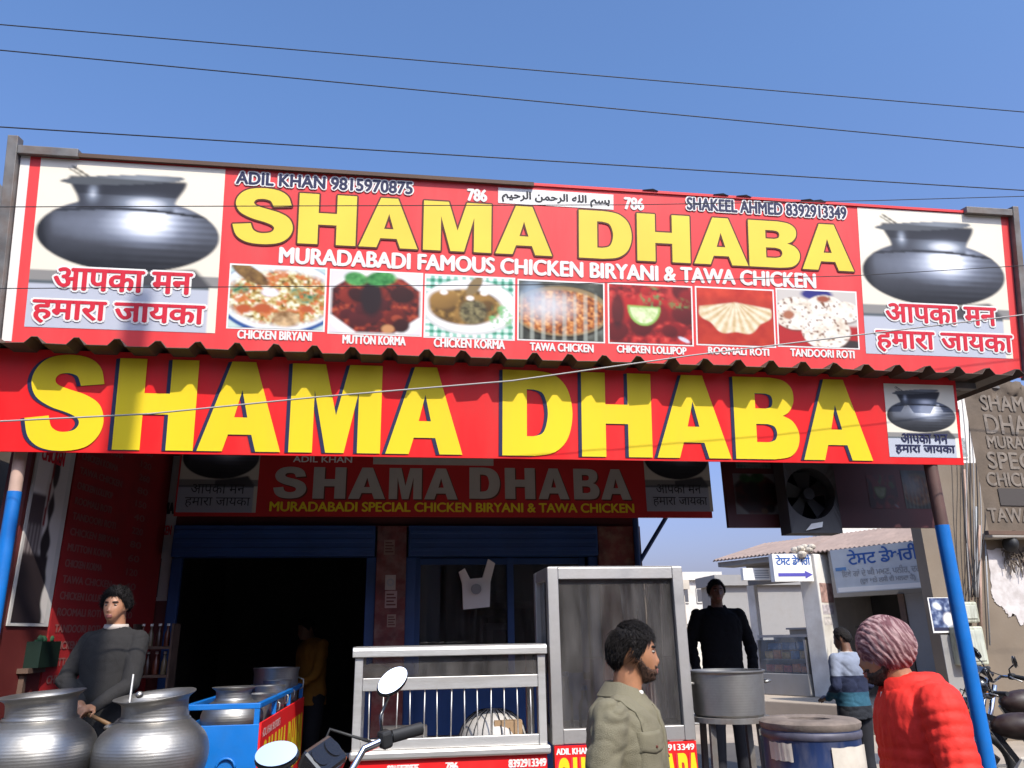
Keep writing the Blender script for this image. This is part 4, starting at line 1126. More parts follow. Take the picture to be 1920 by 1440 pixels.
# ------------------------------------------------------------------ blue cart with a red banner on its side
KY0, KY1 = 4.86, 7.0
ka = at(489, 1318, KY0); kz = ka.z
kx1 = ka.x; kx0 = at(362, 1318, KY0).x - .05
kc = thing('blue_cart', 'sky blue steel cart with a top rail and a red side banner', 'cart', ((kx0+kx1)/2, KY0, 0))
rl = .03; zb_ = at(480, 1358, KY0).z
mb = MB()
mb.bx(kx0, kx1, KY0, KY0+rl, kz-rl, kz); mb.bx(kx1-rl, kx1, KY0+rl, KY1, kz-rl, kz-.001); mb.bx(kx0, kx0+rl, KY0+rl, KY1, kz-rl, kz-.001); mb.bx(kx0+rl, kx1-rl, KY1-rl, KY1, kz-rl, kz-.001)
part('top_rail', mb, M['blue_paint'], kc, bevel=.004)
for y in (KY0+.001, 5.5, 6.2, KY1-rl-.001):
    for x in (kx0+.001, kx1-rl-.001): part('post', MB().bx(x, x+rl-.002, y, y+rl-.002, zb_-.002, kz-rl-.0005), M['blue_paint'], kc)
mb = MB(); mb.bx(kx0, kx1, KY0-.002, KY0+.012, .42, zb_); part('front_panel', mb, M['blue_paint'], kc, bevel=.003)
part('worktop', MB().bx(kx0+.01, kx1-.01, KY0+.014, KY1-.01, zb_-.16, zb_-.13), M['blue_paint'], kc)
part('side_panel', MB().bx(kx0, kx0+.012, KY0+.014, KY1-.01, .42, zb_), M['blue_paint'], kc)
for x in (kx0+.03, kx1-.05):
    for y, z in ((KY0+.05, 0), (KY1-.08, PLAT)): part('leg', MB().bx(x, x+.03, y, y+.03, z, .419), M['blue_paint'], kc)
mb = MB(); c_ = (kx1-.16, KY0-.012, .95)
part('handle', MB().tube([(c_[0]+.05*math.cos(a), KY0-.012, c_[2]+.05*math.sin(a)) for a in np.linspace(0, math.pi, 10)], .007, 8), M['blue_paint'], kc, smooth=True)
sbd = Board((kx1+.002, KY0+.01, 0), (0, 1, 0), (0, 0, 1))
bnr = part('side_banner', MB().bx(kx1-.001, kx1+.011, KY0+.012, KY1, .45, zb_+.005), M['flex_red'], kc)
def side_text(word, y0, y1, z0, z1, ink, dx=.014):
    m = MB()
    for ch, (p0, p1) in zip(word, CW):
        v, f, _ = glyph_geo(ch)
        m.add([(kx1+dx, y0+(y1-y0)*(p0+p[0]*(p1-p0)), z0+(z1-z0)*p[1]) for p in v], f)
    part('lettering', m, ink, bnr, fix=False)
side_text('SHAMADHABA', KY0+.10, KY1-.15, zb_-.44, zb_-.10, M['flex_yellow'])
g = text_geo('ADIL KHAN 9815970875'); m = MB(); m.add([(kx1+.014, KY0+.06+p[0]*.7, zb_-.075+p[1]*.045) for p in g[0]], g[1]); part('lettering', m, M['flex_white'], bnr, fix=False)
# tins and pans standing further back in the cart
bwl = [(505, 1300, 5.6, .10, .14), (528, 1285, 6.0, .10, .15), (545, 1275, 6.35, .10, .18), (520, 1252, 6.75, .17, .10)]
for i, (px, yt, Y, r_, h_) in enumerate(bwl):
    c = at(px, yt, Y); h_ = c.z-(zb_-.13)
    lb_ = ['nearest steel tin behind the pot in the blue cart', 'second steel tin from the front of the blue cart', 'third steel tin from the front of the blue cart', 'wide steel pan at the back of the blue cart'][i]
    x_ = min(c.x, kx1-.02-r_)
    t = thing('steel_tin' if i < 3 else 'steel_pan', lb_, 'tin' if i < 3 else 'pan', (x_, Y, zb_-.129), group='tins in the blue cart' if i < 3 else None)
    part('body', MB().lathe([(0, 0), (r_*.95, 0), (r_, .01), (r_, h_*.9), (r_*1.06, h_), (r_*.97, h_), (r_*.95, h_*.9), (r_*.95, .02), (0, .02)], n=36), M['alu_matt'], t, local=True, smooth=40)
    part('handle', MB().tube([(r_*1.0, 0, h_*.55), (r_*1.25, 0, h_*.6), (r_*1.25, 0, h_*.75), (r_*1.0, 0, h_*.8)], .006, 8), M['alu_matt'], t, local=True, smooth=True)

# ------------------------------------------------------------------ stock pot on an iron stand
SY = 4.75
ca, cb = at(1292, 1258, SY), at(1427, 1258, SY); sx = (ca.x+cb.x)/2; sr = (cb.x-ca.x)/2*.99; szt = at(1358, 1256, SY).z; szb = at(1358, 1341, SY).z
sp = thing('stock_pot', 'wide straight aluminium stock pot on the iron stand', 'pot', (sx, SY, szb))
hh = szt-szb
part('body', MB().lathe([(0, 0), (sr*.86, 0), (sr*.91, .012), (sr*.965, hh*.93), (sr*.985, hh*.95), (sr*1.02, hh*.97), (sr*1.02, hh), (sr*.95, hh), (sr*.94, hh*.9), (sr*.88, .02), (0, .02)], n=56), M['alu_matt'], sp, local=True, smooth=35)
for sg in (1, -1): part('handle', MB().tube([(sg*sr*.98, -.05, hh*.72), (sg*sr*1.14, -.04, hh*.74), (sg*sr*1.14, .04, hh*.74), (sg*sr*.98, .05, hh*.72)], .009, 8), M['alu_matt'], sp, local=True, smooth=True)
st = thing('iron_stand', 'rusty iron stand with four legs carrying the stock pot', 'stand', (sx, SY, 0))
part('ring', MB().lathe([(sr*.7, szb-.03), (sr*1.02, szb-.03), (sr*1.02, szb-.002), (sr*.7, szb-.002), (sr*.7, szb-.03)], n=40), M['galv'], st, local=True)
for k in range(4):
    g = R(35)+math.pi/2*k; part('leg', MB().bar((sr*.85*math.cos(g), sr*.85*math.sin(g), szb-.03), (sr*1.0*math.cos(g), sr*1.0*math.sin(g), 0), .032), M['galv'], st, local=True)
part('shelf', MB().box((0, 0, .45), (sr*1.5, sr*1.5, .012)), M['galv'], st, local=True)
jc = thing('jerrycan', 'dark plastic jerrycan on the low shelf of the iron stand', 'jerrycan', (sx-.03, SY, .457))
part('body', MB().bx(-.11, .11, -.08, .08, 0, .27), mat('dark_plastic', (.02, .025, .04), .4), jc, local=True, bevel=.03)
part('spout', MB().cyl((.06, 0, .262), (.06, 0, .305), .025, n=16), M['ink_red'], jc, local=True)

# ------------------------------------------------------------------ tandoor drum
DY = 4.25
ca, cb = at(1430, 1350, DY), at(1602, 1350, DY); dx_ = (ca.x+cb.x)/2; dr = (cb.x-ca.x)/2*.96; dzt = at(1512, 1347, DY).z
dm = thing('tandoor_drum', 'blue oil drum tandoor with pale paper stuck on its side', 'tandoor', (dx_, DY, 0))
drum_m = mat('worn_blue_drum', (.010, .025, .085), .4, var=.35, vscale=6, dirt=(.16, .15, .16), dscale=9, damt=.5, stretch=(1, 1, .35), bump=.1)
prof = [(0, 0), (dr, 0), (dr, .02), (dr*1.02, .03), (dr, .045)]
for zc in (.30, .42, dzt-.33, dzt-.30): prof += [(dr, zc-.02), (dr*1.035, zc), (dr, zc+.02)]
prof += [(dr*.985, dzt-.10), (dr*1.0, dzt-.05), (dr*1.0, dzt-.045)]
prof = sorted(prof, key=lambda p: p[1]) if False else prof
part('drum', MB().lathe(prof, n=64), drum_m, dm, local=True, smooth=35)
part('clay_top', MB().lathe([(dr*.99, dzt-.046), (dr*1.03, dzt-.03), (dr*1.03, dzt-.012), (dr*.96, dzt), (dr*.55, dzt+.006), (dr*.46, dzt-.004), (dr*.46, dzt-.35), (0, dzt-.35)], n=64), mat('clay', (.19, .15, .125), .9, var=.25, vscale=12, bump=.4, bscale=30, dirt=(.09, .07, .06), dscale=8, damt=.6), dm, local=True, smooth=35)
part('drum_rim', MB().lathe([(dr*1.005, dzt-.085), (dr*1.025, dzt-.075), (dr*1.02, dzt-.055), (dr*1.0, dzt-.05)], n=64), mat('violet_grey_rim', (.085, .08, .11), .55, .2, var=.3, vscale=12, dirt=(.05, .045, .04), dscale=9, damt=.6), dm, local=True, smooth=True)
for zc in (dzt-.345,): part('hoop', MB().lathe([(dr*1.0, zc-.03), (dr*1.045, zc-.022), (dr*1.045, zc-.002), (dr*1.0, zc+.004)], n=64), M['steel_dull'], dm, local=True, smooth=35)
def wrap(a0, a1, z0, z1, mt, nm='paper_patch'):
    mb = MB(); n = 14; vs = []
    for j, z in enumerate((z0, (z0+z1)/2, z1)):
        for i in range(n+1):
            g = R(a0+(a1-a0)*i/n); rr = dr*1.006+.003+.002*math.sin(i*2.1+j)
            vs.append((rr*math.cos(g), rr*math.sin(g), z+.002*math.sin(i*1.3+j)))
    fs = [(j*(n+1)+i, j*(n+1)+i+1, (j+1)*(n+1)+i+1, (j+1)*(n+1)+i) for j in range(2) for i in range(n)]
    mb.add(vs, fs); part(nm, mb, mt, dm, local=True, smooth=True, fix=False)
paper = mat('stained_paper', (.56, .50, .42), .7, var=.10, vscale=7, dirt=(.36, .29, .22), dscale=6, damt=.5, bump=.3, bscale=12)
wrap(-97, -25, dzt-.285, dzt-.115, paper); wrap(-172, -140, dzt-.185, dzt-.10, paper)
# ------------------------------------------------------------------ things seen in the dim bay
sr_ = at(912, 1145, FY+.5)
def bag():
    c = at(892, 1105, FY-.10)
    t = thing('carrier_bag', 'white plastic carrier bag hanging against the shop window', 'bag', (c.x, c.y, c.z))
    pts = [(-.11, -.17), (.12, -.15), (.13, .06), (.17, .22), (.11, .26), (.06, .10), (-.05, .09), (-.10, .18), (-.15, .15), (-.12, .05)]
    mb = MB().prism(pts, lambda p: (p[0], -.02+.015*math.sin(p[1]*20), p[1]), lambda p: (p[0], .02+.01*math.sin(p[0]*30), p[1]))
    part('film', mb, M['flex_white'], t, local=True)
    mb = MB(); mb.cyl((0, -.045, -.0), (0, -.03, -.0), .045, n=14); part('print', mb, M['ink_grey'], t, local=True)
bag()
fz = thing('till_cabinet', 'pale small cabinet with grey door standing behind the shop window', 'cabinet', (at(936, 1185, FY+.5).x, FY+.55, PLAT))
x_ = at(936, 1185, FY+.5); part('body', MB().bx(-.13, .13, -.15, .15, 0, x_.z+.08-PLAT), M['plaster_white'], fz, local=True, bevel=.01)
part('door', MB().bx(-.07, .07, -.158, -.151, x_.z-.35-PLAT, x_.z+.02-PLAT), M['ink_grey'], fz, local=True)
mo = thing('monitor', 'dark framed monitor behind the shop window above the pale cabinet', 'monitor', (x_.x-.02, FY+.75, x_.z+.081))
part('bezel', MB().bx(-.2, .2, -.02, .02, .05, .34), M['black_rubber'], mo, local=True, bevel=.006)
part('screen', MB().bx(-.17, .17, -.024, -.0205, .08, .31), M['black_gloss'], mo, local=True)
part('foot', MB().bx(-.06, .06, -.05, .05, 0, .049), M['black_rubber'], mo, local=True)
# left: rack with crate and vegetables
rk0, rk1 = at(2, 1200, 5.9), at(120, 1200, 5.9)
rk = thing('side_table', 'dark rough table at the left edge carrying the green crate', 'table', (rk0.x+.1, 5.75, PLAT))
zt_ = at(50, 1252, 5.75).z
part('table_top', MB().bx(rk0.x-.4, rk1.x-.05, 5.55, 5.95, zt_-.03, zt_), M['rust_wood'], rk)
for x in (rk0.x-.35, rk1.x-.1):
    for y in (5.6, 5.9): part('leg', MB().bx(x-.02, x+.02, y-.02, y+.02, PLAT, zt_-.031), M['rust_wood'], rk)
cr = thing('green_crate', 'dark green crate of produce on the table at the left edge', 'crate', (at(30, 1240, 5.75).x, 5.75, zt_+.001))
mb = MB(); mb.bx(-.2, .2, -.15, -.14, 0, .16); mb.bx(-.2, .2, .14, .15, 0, .16); mb.bx(-.2, -.19, -.139, .139, 0, .16); mb.bx(.19, .2, -.139, .139, 0, .16); mb.bx(-.189, .189, -.139, .139, 0, .01)
part('crate_box', mb, mat('green_plastic', (.004, .016, .010), .5), cr, local=True)
mb = MB()
for k in range(40): mb.ell((random.uniform(-.15, .15), random.uniform(-.1, .1), .14+random.uniform(0, .05)), (.035, .03, .03), 8, 5)
part('produce', mb, mat('leafy_green', (.02, .07, .03), .7, var=.5, vscale=12), cr, local=True, smooth=True)
sk_ = thing('produce_heap', 'yellowish heap of onions and greens low at the left edge', 'vegetables', (at(30, 1290, 5.3).x, 5.3, PLAT))
mb = MB()
for k in range(130):
    a = random.uniform(0, 6.28); r_ = abs(random.gauss(0, .22)); z = .62+max(0, .28-.9*r_)*random.uniform(.3, 1)
    mb.ell((r_*math.cos(a), r_*math.sin(a)*.7, z), (.034, .034, .03), 8, 6)
part('produce', mb, mat('onion', (.30, .22, .07), .6, var=.4, vscale=9), sk_, local=True, smooth=True)
part('basket', MB().lathe([(0, 0), (.22, 0), (.36, .62), (.34, .62), (.21, .02), (0, .02)], n=28), M['rust_wood'], sk_, local=True)
# shelf of bottles between the man and the blue shutter rail
sh = thing('bottle_rack', 'small dark rack of sauce bottles beside the blue shutter rail', 'rack', (at(290, 1190, 6.7).x, 6.7, PLAT))
for zz in (at(290, 1212, 6.7).z, at(290, 1265, 6.7).z): part('shelf', MB().bx(sh.location.x-.14, sh.location.x+.16, 6.62, 6.80, zz-.02, zz), M['rust_wood'], sh)
for x in (-.14, .145): part('side', MB().bx(sh.location.x+x, sh.location.x+x+.015, 6.61, 6.81, PLAT, at(290, 1170, 6.7).z), M['rust_wood'], sh)
for row, zz in enumerate((at(290, 1212, 6.7).z, at(290, 1265, 6.7).z)):
    for k in range(4):
        x = sh.location.x-.09+.062*k
        t = thing('sauce_bottle', '%s sauce bottle from the left on the %s shelf of the bottle rack' % (('first', 'second', 'third', 'fourth')[k], ('upper', 'lower')[row]), 'bottle', (x, 6.70, zz+.001), group='sauce bottles on the rack')
        part('body', MB().lathe([(0, 0), (.022, 0), (.022, .09), (.010, .12), (.010, .15)], n=12), mat('sauce', ((.12, .03, .015), (.16, .12, .07), (.05, .02, .012))[(k+row) % 3], .3), t, local=True, smooth=40)
        part('bottle_cap', MB().cyl((0, 0, .1505), (0, 0, .168), .012, n=10), M['flex_white'], t, local=True)
# ------------------------------------------------------------------ dairy shop across the lane
P0 = Vector((9.26, 13.0, 0)); DU = Vector((.44, -.9, 0)).normalized()
DW = Board(P0, DU, (0, 0, 1)); DN = DW.N
def wpt(u, v, h=0.0): return DW.O+DW.U*u+DW.V*v+DW.N*h
dy = thing('dairy_shop', 'low white and grey dairy shop with a ribbed roof across the lane', 'shop', matrix=Matrix.Translation(tuple(P0)) @ DW.m.to_3x3().to_4x4())
DW.root = dy
uL = DW.uv(1412, 1150)[0]; uP0, uP1 = DW.uv(1526, 1180)[0], DW.uv(1572, 1180)[0]; uR = .25; uD = DW.uv(1700, 1200)[0]
PZ = .42; ZE = DW.uv(1650, 1022)[1]+.02
def lbx(mb, u0, u1, d0, d1, v0, v1): return mb.bx(u0, u1, d0, d1, v0, v1)      # local: x=u, y=depth, z=v
part('plinth', lbx(MB(), uL-1.2, uR, -1.5, 3.2, 0, PZ), M['dust_ground'], dy, local=True, bevel=.02)
zl = DW.uv(1470, 1092)[1]; zd = DW.uv(1650, 1105)[1]
mb = MB(); lbx(mb, uP0+.0, uP0+.40, -.25, .25, PZ, ZE-.07); part('pillar', mb, M['plaster_white'], dy, local=True, bevel=.02)
mb = MB(); lbx(mb, uL-.05, uP0-.002, .0, .22, zl, ZE); part('wall', mb, M['plaster_grey'], dy, local=True)
mb = MB(); lbx(mb, uP1+.002, uR, .0, .22, zd-.1, ZE); lbx(mb, uD+.1, uR, .0, .22, PZ, zd-.102); part('wall', mb, M['plaster_grey'], dy, local=True)
mb = MB(); lbx(mb, uL-.1, uR, 3.0, 3.2, PZ, ZE); lbx(mb, uP0+.1, uP0+.3, .26, 2.99, PZ, ZE); lbx(mb, uR-.2, uR, .23, 2.99, PZ, ZE)
part('inner_wall', mb, M['plaster_cream'], dy, local=True)
part('dark_back_room', lbx(MB(), uP0+.32, uR-.22, 1.6, 1.7, PZ, ZE), M['dark_room'], dy, local=True)
mb = MB(); a = DW.uv(1406, 1090)[0]; lbx(mb, a, a+.19, -.13, -.01, PZ, zl-.02); part('front_post', mb, M['plaster_white'], dy, local=True, bevel=.01)
lbx(mb := MB(), uD-.02, uD+.09, -.03, .02, PZ, zd-.1); part('door_jamb', mb, M['rust_wood'], dy, local=True)
# roof: ribbed sheet sloping out over the front
mb = MB(); u0, u1 = uL-.45, uR+.1; nr = 46; vs = []
for i in range(nr*2+1):
    u = u0+(u1-u0)*i/(nr*2); r = .035 if i % 2 else 0
    for d_, z in ((-.60 if u < uP0+.05 else -.05, ZE-.03), (1.2, ZE+.42), (3.3, ZE+.2)): vs.append((u, d_, z+r))
for i in range(nr*2+1):
    u = u0+(u1-u0)*i/(nr*2); r = .035 if i % 2 else 0
    for d_, z in ((-.60 if u < uP0+.05 else -.05, ZE-.05), (1.2, ZE+.39), (3.3, ZE+.17)): vs.append((u, d_, z+r))
fs = []; o_ = (nr*2+1)*3
for i in range(nr*2):
    for k in range(2):
        a = i*3+k; fs += [(a, a+3, a+4, a+1), (o_+a, o_+a+1, o_+a+4, o_+a+3)]
    a = i*3; fs.append((a, o_+a, o_+a+3, a+3))
mb.add(vs, fs); part('roof', mb, mat('pinkish_roof', (.26, .19, .16), .8, var=.2, dirt=(.14, .11, .1), dscale=3), dy, local=True, fix=False)
mb = MB(); lbx(mb, u0+.05, uP0-.02, -.50, -.0, ZE-.16, ZE-.06); part('roof_soffit', mb, M['plaster_grey'], dy, local=True)
mb = MB()
for k in range(9): mb.ell((uP0+.1+random.uniform(-.1, .3), -.45+random.uniform(-.1, .2), ZE-.03+random.uniform(-.1, .12)), (.09, .08, .06), 8, 6)
part('rubble', mb, M['plaster_cream'], dy, local=True)
# posters on the white pillar
for k, (y0, y1, cc, lb_) in enumerate(((1092, 1130, (.33, .2, .17), 'brown smudged poster high on the white dairy pillar'), (1133, 1152, (.45, .40, .42), 'pale bill in the middle of the white dairy pillar'), (1156, 1172, (.50, .46, .44), 'small notice low on the white dairy pillar'))):
    a, b = DW.uv(1549, y1), DW.uv(1566, y0)
    bd = Board(wpt(uP0+.402, 0, 0), -DN, (0, 0, 1)); bd.thing('pasted_bill', lb_, 'bill', 'bills on the dairy pillar')
    bd.slab('sheet', (-.20, .20-.05*k, a[1], b[1]), -.002, 0, mat('bill', cc, .8, var=.5, vscale=10))
# big dairy sign
bs_ = Board(wpt(0, 0, .30), DU, (-.06*DN.x*-1, -.06*DN.y*-1, 1))
bs_.V = (Vector((0, 0, 1))+DN*.06).normalized(); bs_.N = bs_.U.cross(bs_.V).normalized()
bs_.m = Matrix((bs_.U, -bs_.N, bs_.V)).transposed().to_4x4(); bs_.m.translation = bs_.O
sb_ = bs_.quad((1558, 1034), (1722, 1011), (1737, 1100), (1568, 1114))
bs_.thing('dairy_sign', 'pale dairy sign with blue Gurmukhi heading over the dark doorway', 'sign')
bs_.slab('panel', sb_, 0, .05, mat('pale_flex', (.50, .53, .55), .5, var=.06, dirt=(.40, .42, .42), dscale=2, damt=.4))
bs_.text('ਟੇਸਟ ਡੇਅਰੀ', sub(sb_, .20, .97, .62, .96), M['ink_blue'], .006, bold=.008)
bs_.text('ਇਥੇ ਗਾਂ ਦੇ ਘੀ ਮਖਣ, ਪਨੀਰ, ਦਹੀ', sub(sb_, .10, .99, .33, .52), M['ink_grey'], .006, bold=.004)
bs_.text('(ਦੁਧ ਅਤੇ ਲਸੀ ਵੀ ਮਲਦਾ ਹੈ)', sub(sb_, .30, .90, .16, .32), M['ink_grey'], .006, bold=.004)
bs_.slab('blue_label', sub(sb_, .03, .16, .50, .58), -.004, -.001, M['ink_blue_faded'])
bs_.slab('pale_band', sub(sb_, .02, .98, .02, .12), -.004, -.001, M['ink_grey'] if False else M['flex_white'])
# arrow sign
ya_ = wpt(DW.uv(1524, 1060)[0], 0, 0).y-.3
ba = Board((0, ya_, 0)); sa = ba.quad((1449, 1040), (1521, 1037), (1524, 1088), (1452, 1092))
ba.thing('arrow_sign', 'white box sign with a blue Gurmukhi name above a right pointing arrow', 'sign')
ba.slab('panel', sa, 0, .16, M['flex_white'])
ba.text('ਟੇਸਟ ਡੇਅਰੀ', sub(sa, .08, .96, .60, .96), M['ink_blue'], .005, bold=.006)
u0, u1 = sub(sa, .1, .99, 0, 1)[:2]; zc = sa[2]+(sa[3]-sa[2])*.24; ah = (sa[3]-sa[2])*.06
mb = MB().add([(u0, -.005, zc-ah), (u1-.16, -.005, zc-ah), (u1-.16, -.005, zc-ah*2.4), (u1, -.005, zc), (u1-.16, -.005, zc+ah*2.4), (u1-.16, -.005, zc+ah), (u0, -.005, zc+ah)], [(0, 1, 2, 3, 4, 5, 6)])
part('arrow', mb, M['ink_navy'] if False else mat('arrow_violet', (.08, .07, .36), .5), ba.root, local=True, fix=False)
bq = Board((0, wpt(DW.uv(1446, 1075)[0], 0, 0).y-.25, 0), (1, .0, 0)); sq_ = bq.quad((1394, 1070), (1446, 1060), (1447, 1085), (1394, 1090))
bq.thing('side_sign', 'faint white box sign beside the arrow sign on the dairy', 'sign')
bq.slab('panel', sq_, 0, .12, M['flex_white'])
mb = MB()
for k in range(4): mb.bx(sq_[0]+(sq_[1]-sq_[0])*.4, sq_[0]+(sq_[1]-sq_[0])*.9, -.004, -.001, sq_[2]+(sq_[3]-sq_[2])*(.15+.19*k), sq_[2]+(sq_[3]-sq_[2])*(.24+.19*k))
part('print', mb, M['ink_grey'], bq.root, local=True)
# display fridge in the open left bay
f0, f1 = DW.uv(1438, 1240)[0], uP0-.04
fzt = PZ+1.10
fg = thing('display_fridge', 'grey glass fronted display fridge stocked with orange and red packs', 'fridge', matrix=Matrix.Translation(tuple(wpt((f0+f1)/2, PZ, 0))) @ DW.m.to_3x3().to_4x4())
wf_ = (f1-f0)/2
mb = MB().bx(-wf_, wf_, -.30, .35, 0, .42); part('base', mb, M['plaster_grey'], fg, local=True, bevel=.02)
mb = MB(); mb.bx(-wf_, wf_, .30, .35, .421, 1.10); mb.bx(-wf_, -wf_+.04, -.28, .29, .421, 1.05); mb.bx(wf_-.04, wf_, -.28, .29, .421, 1.05); mb.bx(-wf_-.01, wf_+.01, -.2, .36, 1.10, 1.15)
part('case', mb, M['steel_dull'], fg, local=True)
part('front_pane', MB().add([(-wf_+.04, -.29, .43), (wf_-.04, -.29, .43), (wf_-.04, -.21, 1.10), (-wf_+.04, -.21, 1.10)], [(0, 1, 2, 3)]), M['glass'], fg, local=True)
gd = [mat('goods_%s' % n_, c_, .5, var=.3, vscale=20) for n_, c_ in (('orange', (.62, .20, .05)), ('red', (.50, .05, .03)), ('yellow', (.60, .38, .12)), ('blue', (.10, .22, .42)))]
part('shelf', MB().bx(-wf_+.05, wf_-.05, -.2, .29, .66, .68), M['steel_dull'], fg, local=True)
random.seed(9)
for row, zz, ks in ((0, .43, (1, 0, 1, 0, 0)), (1, .685, (2, 0, 2, 3, 2)), (2, .86, (3, 3, 3))):
    n_ = len(ks)
    for i, k in enumerate(ks):
        x0_ = -wf_+.06+i*(2*wf_-.12)/n_; t = MB().bx(x0_, x0_+(2*wf_-.12)/n_-.02, -.12 if row < 2 else .0, .25, zz, zz+random.uniform(.12, .17))
        part('stacked_pack', t, gd[k], fg, local=True, bevel=.008)
# steel jars on the counter behind and the shopkeeper's counter
ck = thing('dairy_counter', 'plain counter inside the dairy behind the fridge', 'counter', matrix=Matrix.Translation(tuple(wpt((f0+f1)/2+.1, PZ, -1.2))) @ DW.m.to_3x3().to_4x4())
part('body', MB().bx(-.8, .8, -.2, .2, 0, 1.25), M['plaster_cream'], ck, local=True); part('counter_top', MB().bx(-.85, .85, -.25, .25, 1.251, 1.29), M['steel_dull'], ck, local=True)
for i in range(3):
    p_ = wpt((f0+f1)/2+.05+.26*i, PZ+1.291, -1.2)
    t = thing('milk_can', '%s steel milk can on the dairy counter' % ('leftmost', 'middle', 'rightmost')[i], 'can', tuple(p_), group='milk cans in the dairy')
    part('body', MB().lathe([(0, 0), (.10, 0), (.11, .02), (.10, .15), (.05, .19), (.055, .24), (0, .24)], n=20), M['alu_matt'], t, local=True, smooth=40)

# ------------------------------------------------------------------ raw plaster house on the right
HX0 = at(1742, 1150, 11.5).x
hs = thing('plaster_house', 'raw brown plastered house wall with a peeling white patch on the right', 'house', (HX0+3, 11.5, 0))
htop = at(1815, 868, 11.5).z
part('wall', MB().bx(HX0+.12, HX0+9, 11.5, 11.75, 0, htop).bx(HX0+4, HX0+9, 11.751, 17, 0, htop), M['plaster_brown'], hs)
part('dado', MB().bx(HX0+.118, at(1806, 1200, 11.5).x, 11.485, 11.498, 0, at(1780, 1190, 11.5).z), M['plaster_grey'], hs)
def wob(px, py, s=1): v = at(px, py, 11.5); return (v.x, v.z)
pat = [(1849, 1030), (1882, 1027), (1886, 1050), (1905, 1045), (1940, 1040), (1990, 1050), (1990, 1190), (1940, 1180), (1925, 1165), (1912, 1172), (1905, 1155), (1897, 1150), (1891, 1158), (1884, 1146), (1876, 1136), (1868, 1132), (1862, 1122), (1858, 1110), (1856, 1085)]
random.seed(5)
pp = []
for i, a in enumerate(pat):
    b = pat[(i+1) % len(pat)]
    for k in range(5): t = k/5; pp.append(wob(a[0]+(b[0]-a[0])*t+random.uniform(-2, 2)*(k > 0), a[1]+(b[1]-a[1])*t+random.uniform(-2.5, 2.5)*(k > 0)))
part('white_patch', MB().prism(pp, lambda p: (p[0], 11.488, p[1]), lambda p: (p[0], 11.499, p[1])), mat('peeling_white', (.55, .51, .49), .85, var=.12, vscale=4, dirt=(.30, .25, .22), dscale=5, damt=.7, bump=.3, bscale=16), hs)
def wx(px, py, y=11.45): return at(px, py, y)
a = wx(1838, 1000); part('ledge', MB().bx(a.x, a.x+5, 11.2, 11.499, a.z-.10, a.z), M['concrete'], hs, bevel=.02)
for k, (p, q, r_) in enumerate((((1836, 985), (1840, 1215), .022), ((1830, 950), (1833, 1120), .016), ((1808, 880), (1822, 1125), .014), ((1847, 1010), (1856, 1210), .012))):
    a, b = wx(*p), wx(*q); part('conduit', MB().tube([(a.x, 11.45, a.z), (b.x, 11.45, b.z)], r_, 8), M['pink_primer'] if k % 2 == 0 else M['ink_grey'], hs, smooth=True)
for k, (x0, y0, x1, y1, lb_) in enumerate(((1806, 1128, 1833, 1168, 'upper pale green meter box streaked with rust beside the blue post'), (1806, 1174, 1844, 1248, 'lower larger meter box with dark streaks beside the blue post'))):
    a, b = wx(x0, y1, 11.3), wx(x1, y0, 11.3)
    t = thing('meter_box', lb_, 'meter box', ((a.x+b.x)/2, 11.4, a.z), group='meter boxes on the house wall')
    part('case', MB().bx(a.x, b.x, 11.32, 11.498, a.z, b.z), mat('meter_pale', (.46, .48, .38), .6, var=.12, dirt=(.14, .12, .08), dscale=4, damt=.8, stretch=(3, 1, .5)), t, bevel=.025)
    part('cover', MB().bx(a.x+.04, b.x-.04, 11.305, 11.319, a.z+.06, b.z-.05), mat('meter_cover', (.50, .52, .44), .5, var=.1, dirt=(.12, .10, .07), dscale=6, damt=.7, stretch=(4, 1, .4)), t, bevel=.01)
a, b = wx(1752, 1183, 11.47), wx(1792, 1121, 11.47)
bp_ = Board((0, 11.47, 0)); bp_.thing('blue_poster', 'dark blue poster with white figures pasted left of the blue post', 'poster')
def poster(H=60, W=44):
    x, y = grid(H, W); n = vnoise(H, W, 7); img = ramp(n*1.2-.1, [(0, '1d2440'), (.5, '37466e'), (.75, '8a97b0'), (1, 'e8e6ea')])
    img = blend(img, ellm(x, y, .6, .65, .2, .2, .4), hexc('e6e0dc')); img = blend(img, ellm(x, y, .25, .25, .16, .1, .5, .5), hexc('d8dde6')); return blend(img, (y > .9)*1., hexc('2a2c44'))
bp_.picture(poster(), (a.x, b.x, a.z, b.z), .004); bp_.slab('sheet', (a.x-.02, b.x+.01, a.z-.03, b.z+.01), 0, .006, M['flex_white'])
a = wx(1893, 1020, 11.35)
lm = thing('wall_lamp', 'dark bulky lamp fitting above the peeling white patch', 'lamp', (a.x, 11.4, a.z))
part('housing', MB().ell((a.x, 11.33, a.z), (.10, .14, .13), 14, 8), M['black_rubber'], lm, smooth=True); part('arm', MB().tube([(a.x, 11.5, a.z+.05), (a.x, 11.4, a.z+.16), (a.x, 11.33, a.z+.12)], .02, 8), M['galv'], lm)
mb = MB()
for k in range(26): mb.ell((a.x+random.uniform(-.05, .35), 11.44+random.uniform(-.04, .04), a.z-.12+random.uniform(-.22, .04)), (random.uniform(.03, .07),)*3, 7, 5)
tw = thing('dead_creeper', 'tangle of dry twigs hanging under the wall lamp', 'plant', (a.x, 11.45, a.z-.3))
mb2 = MB()
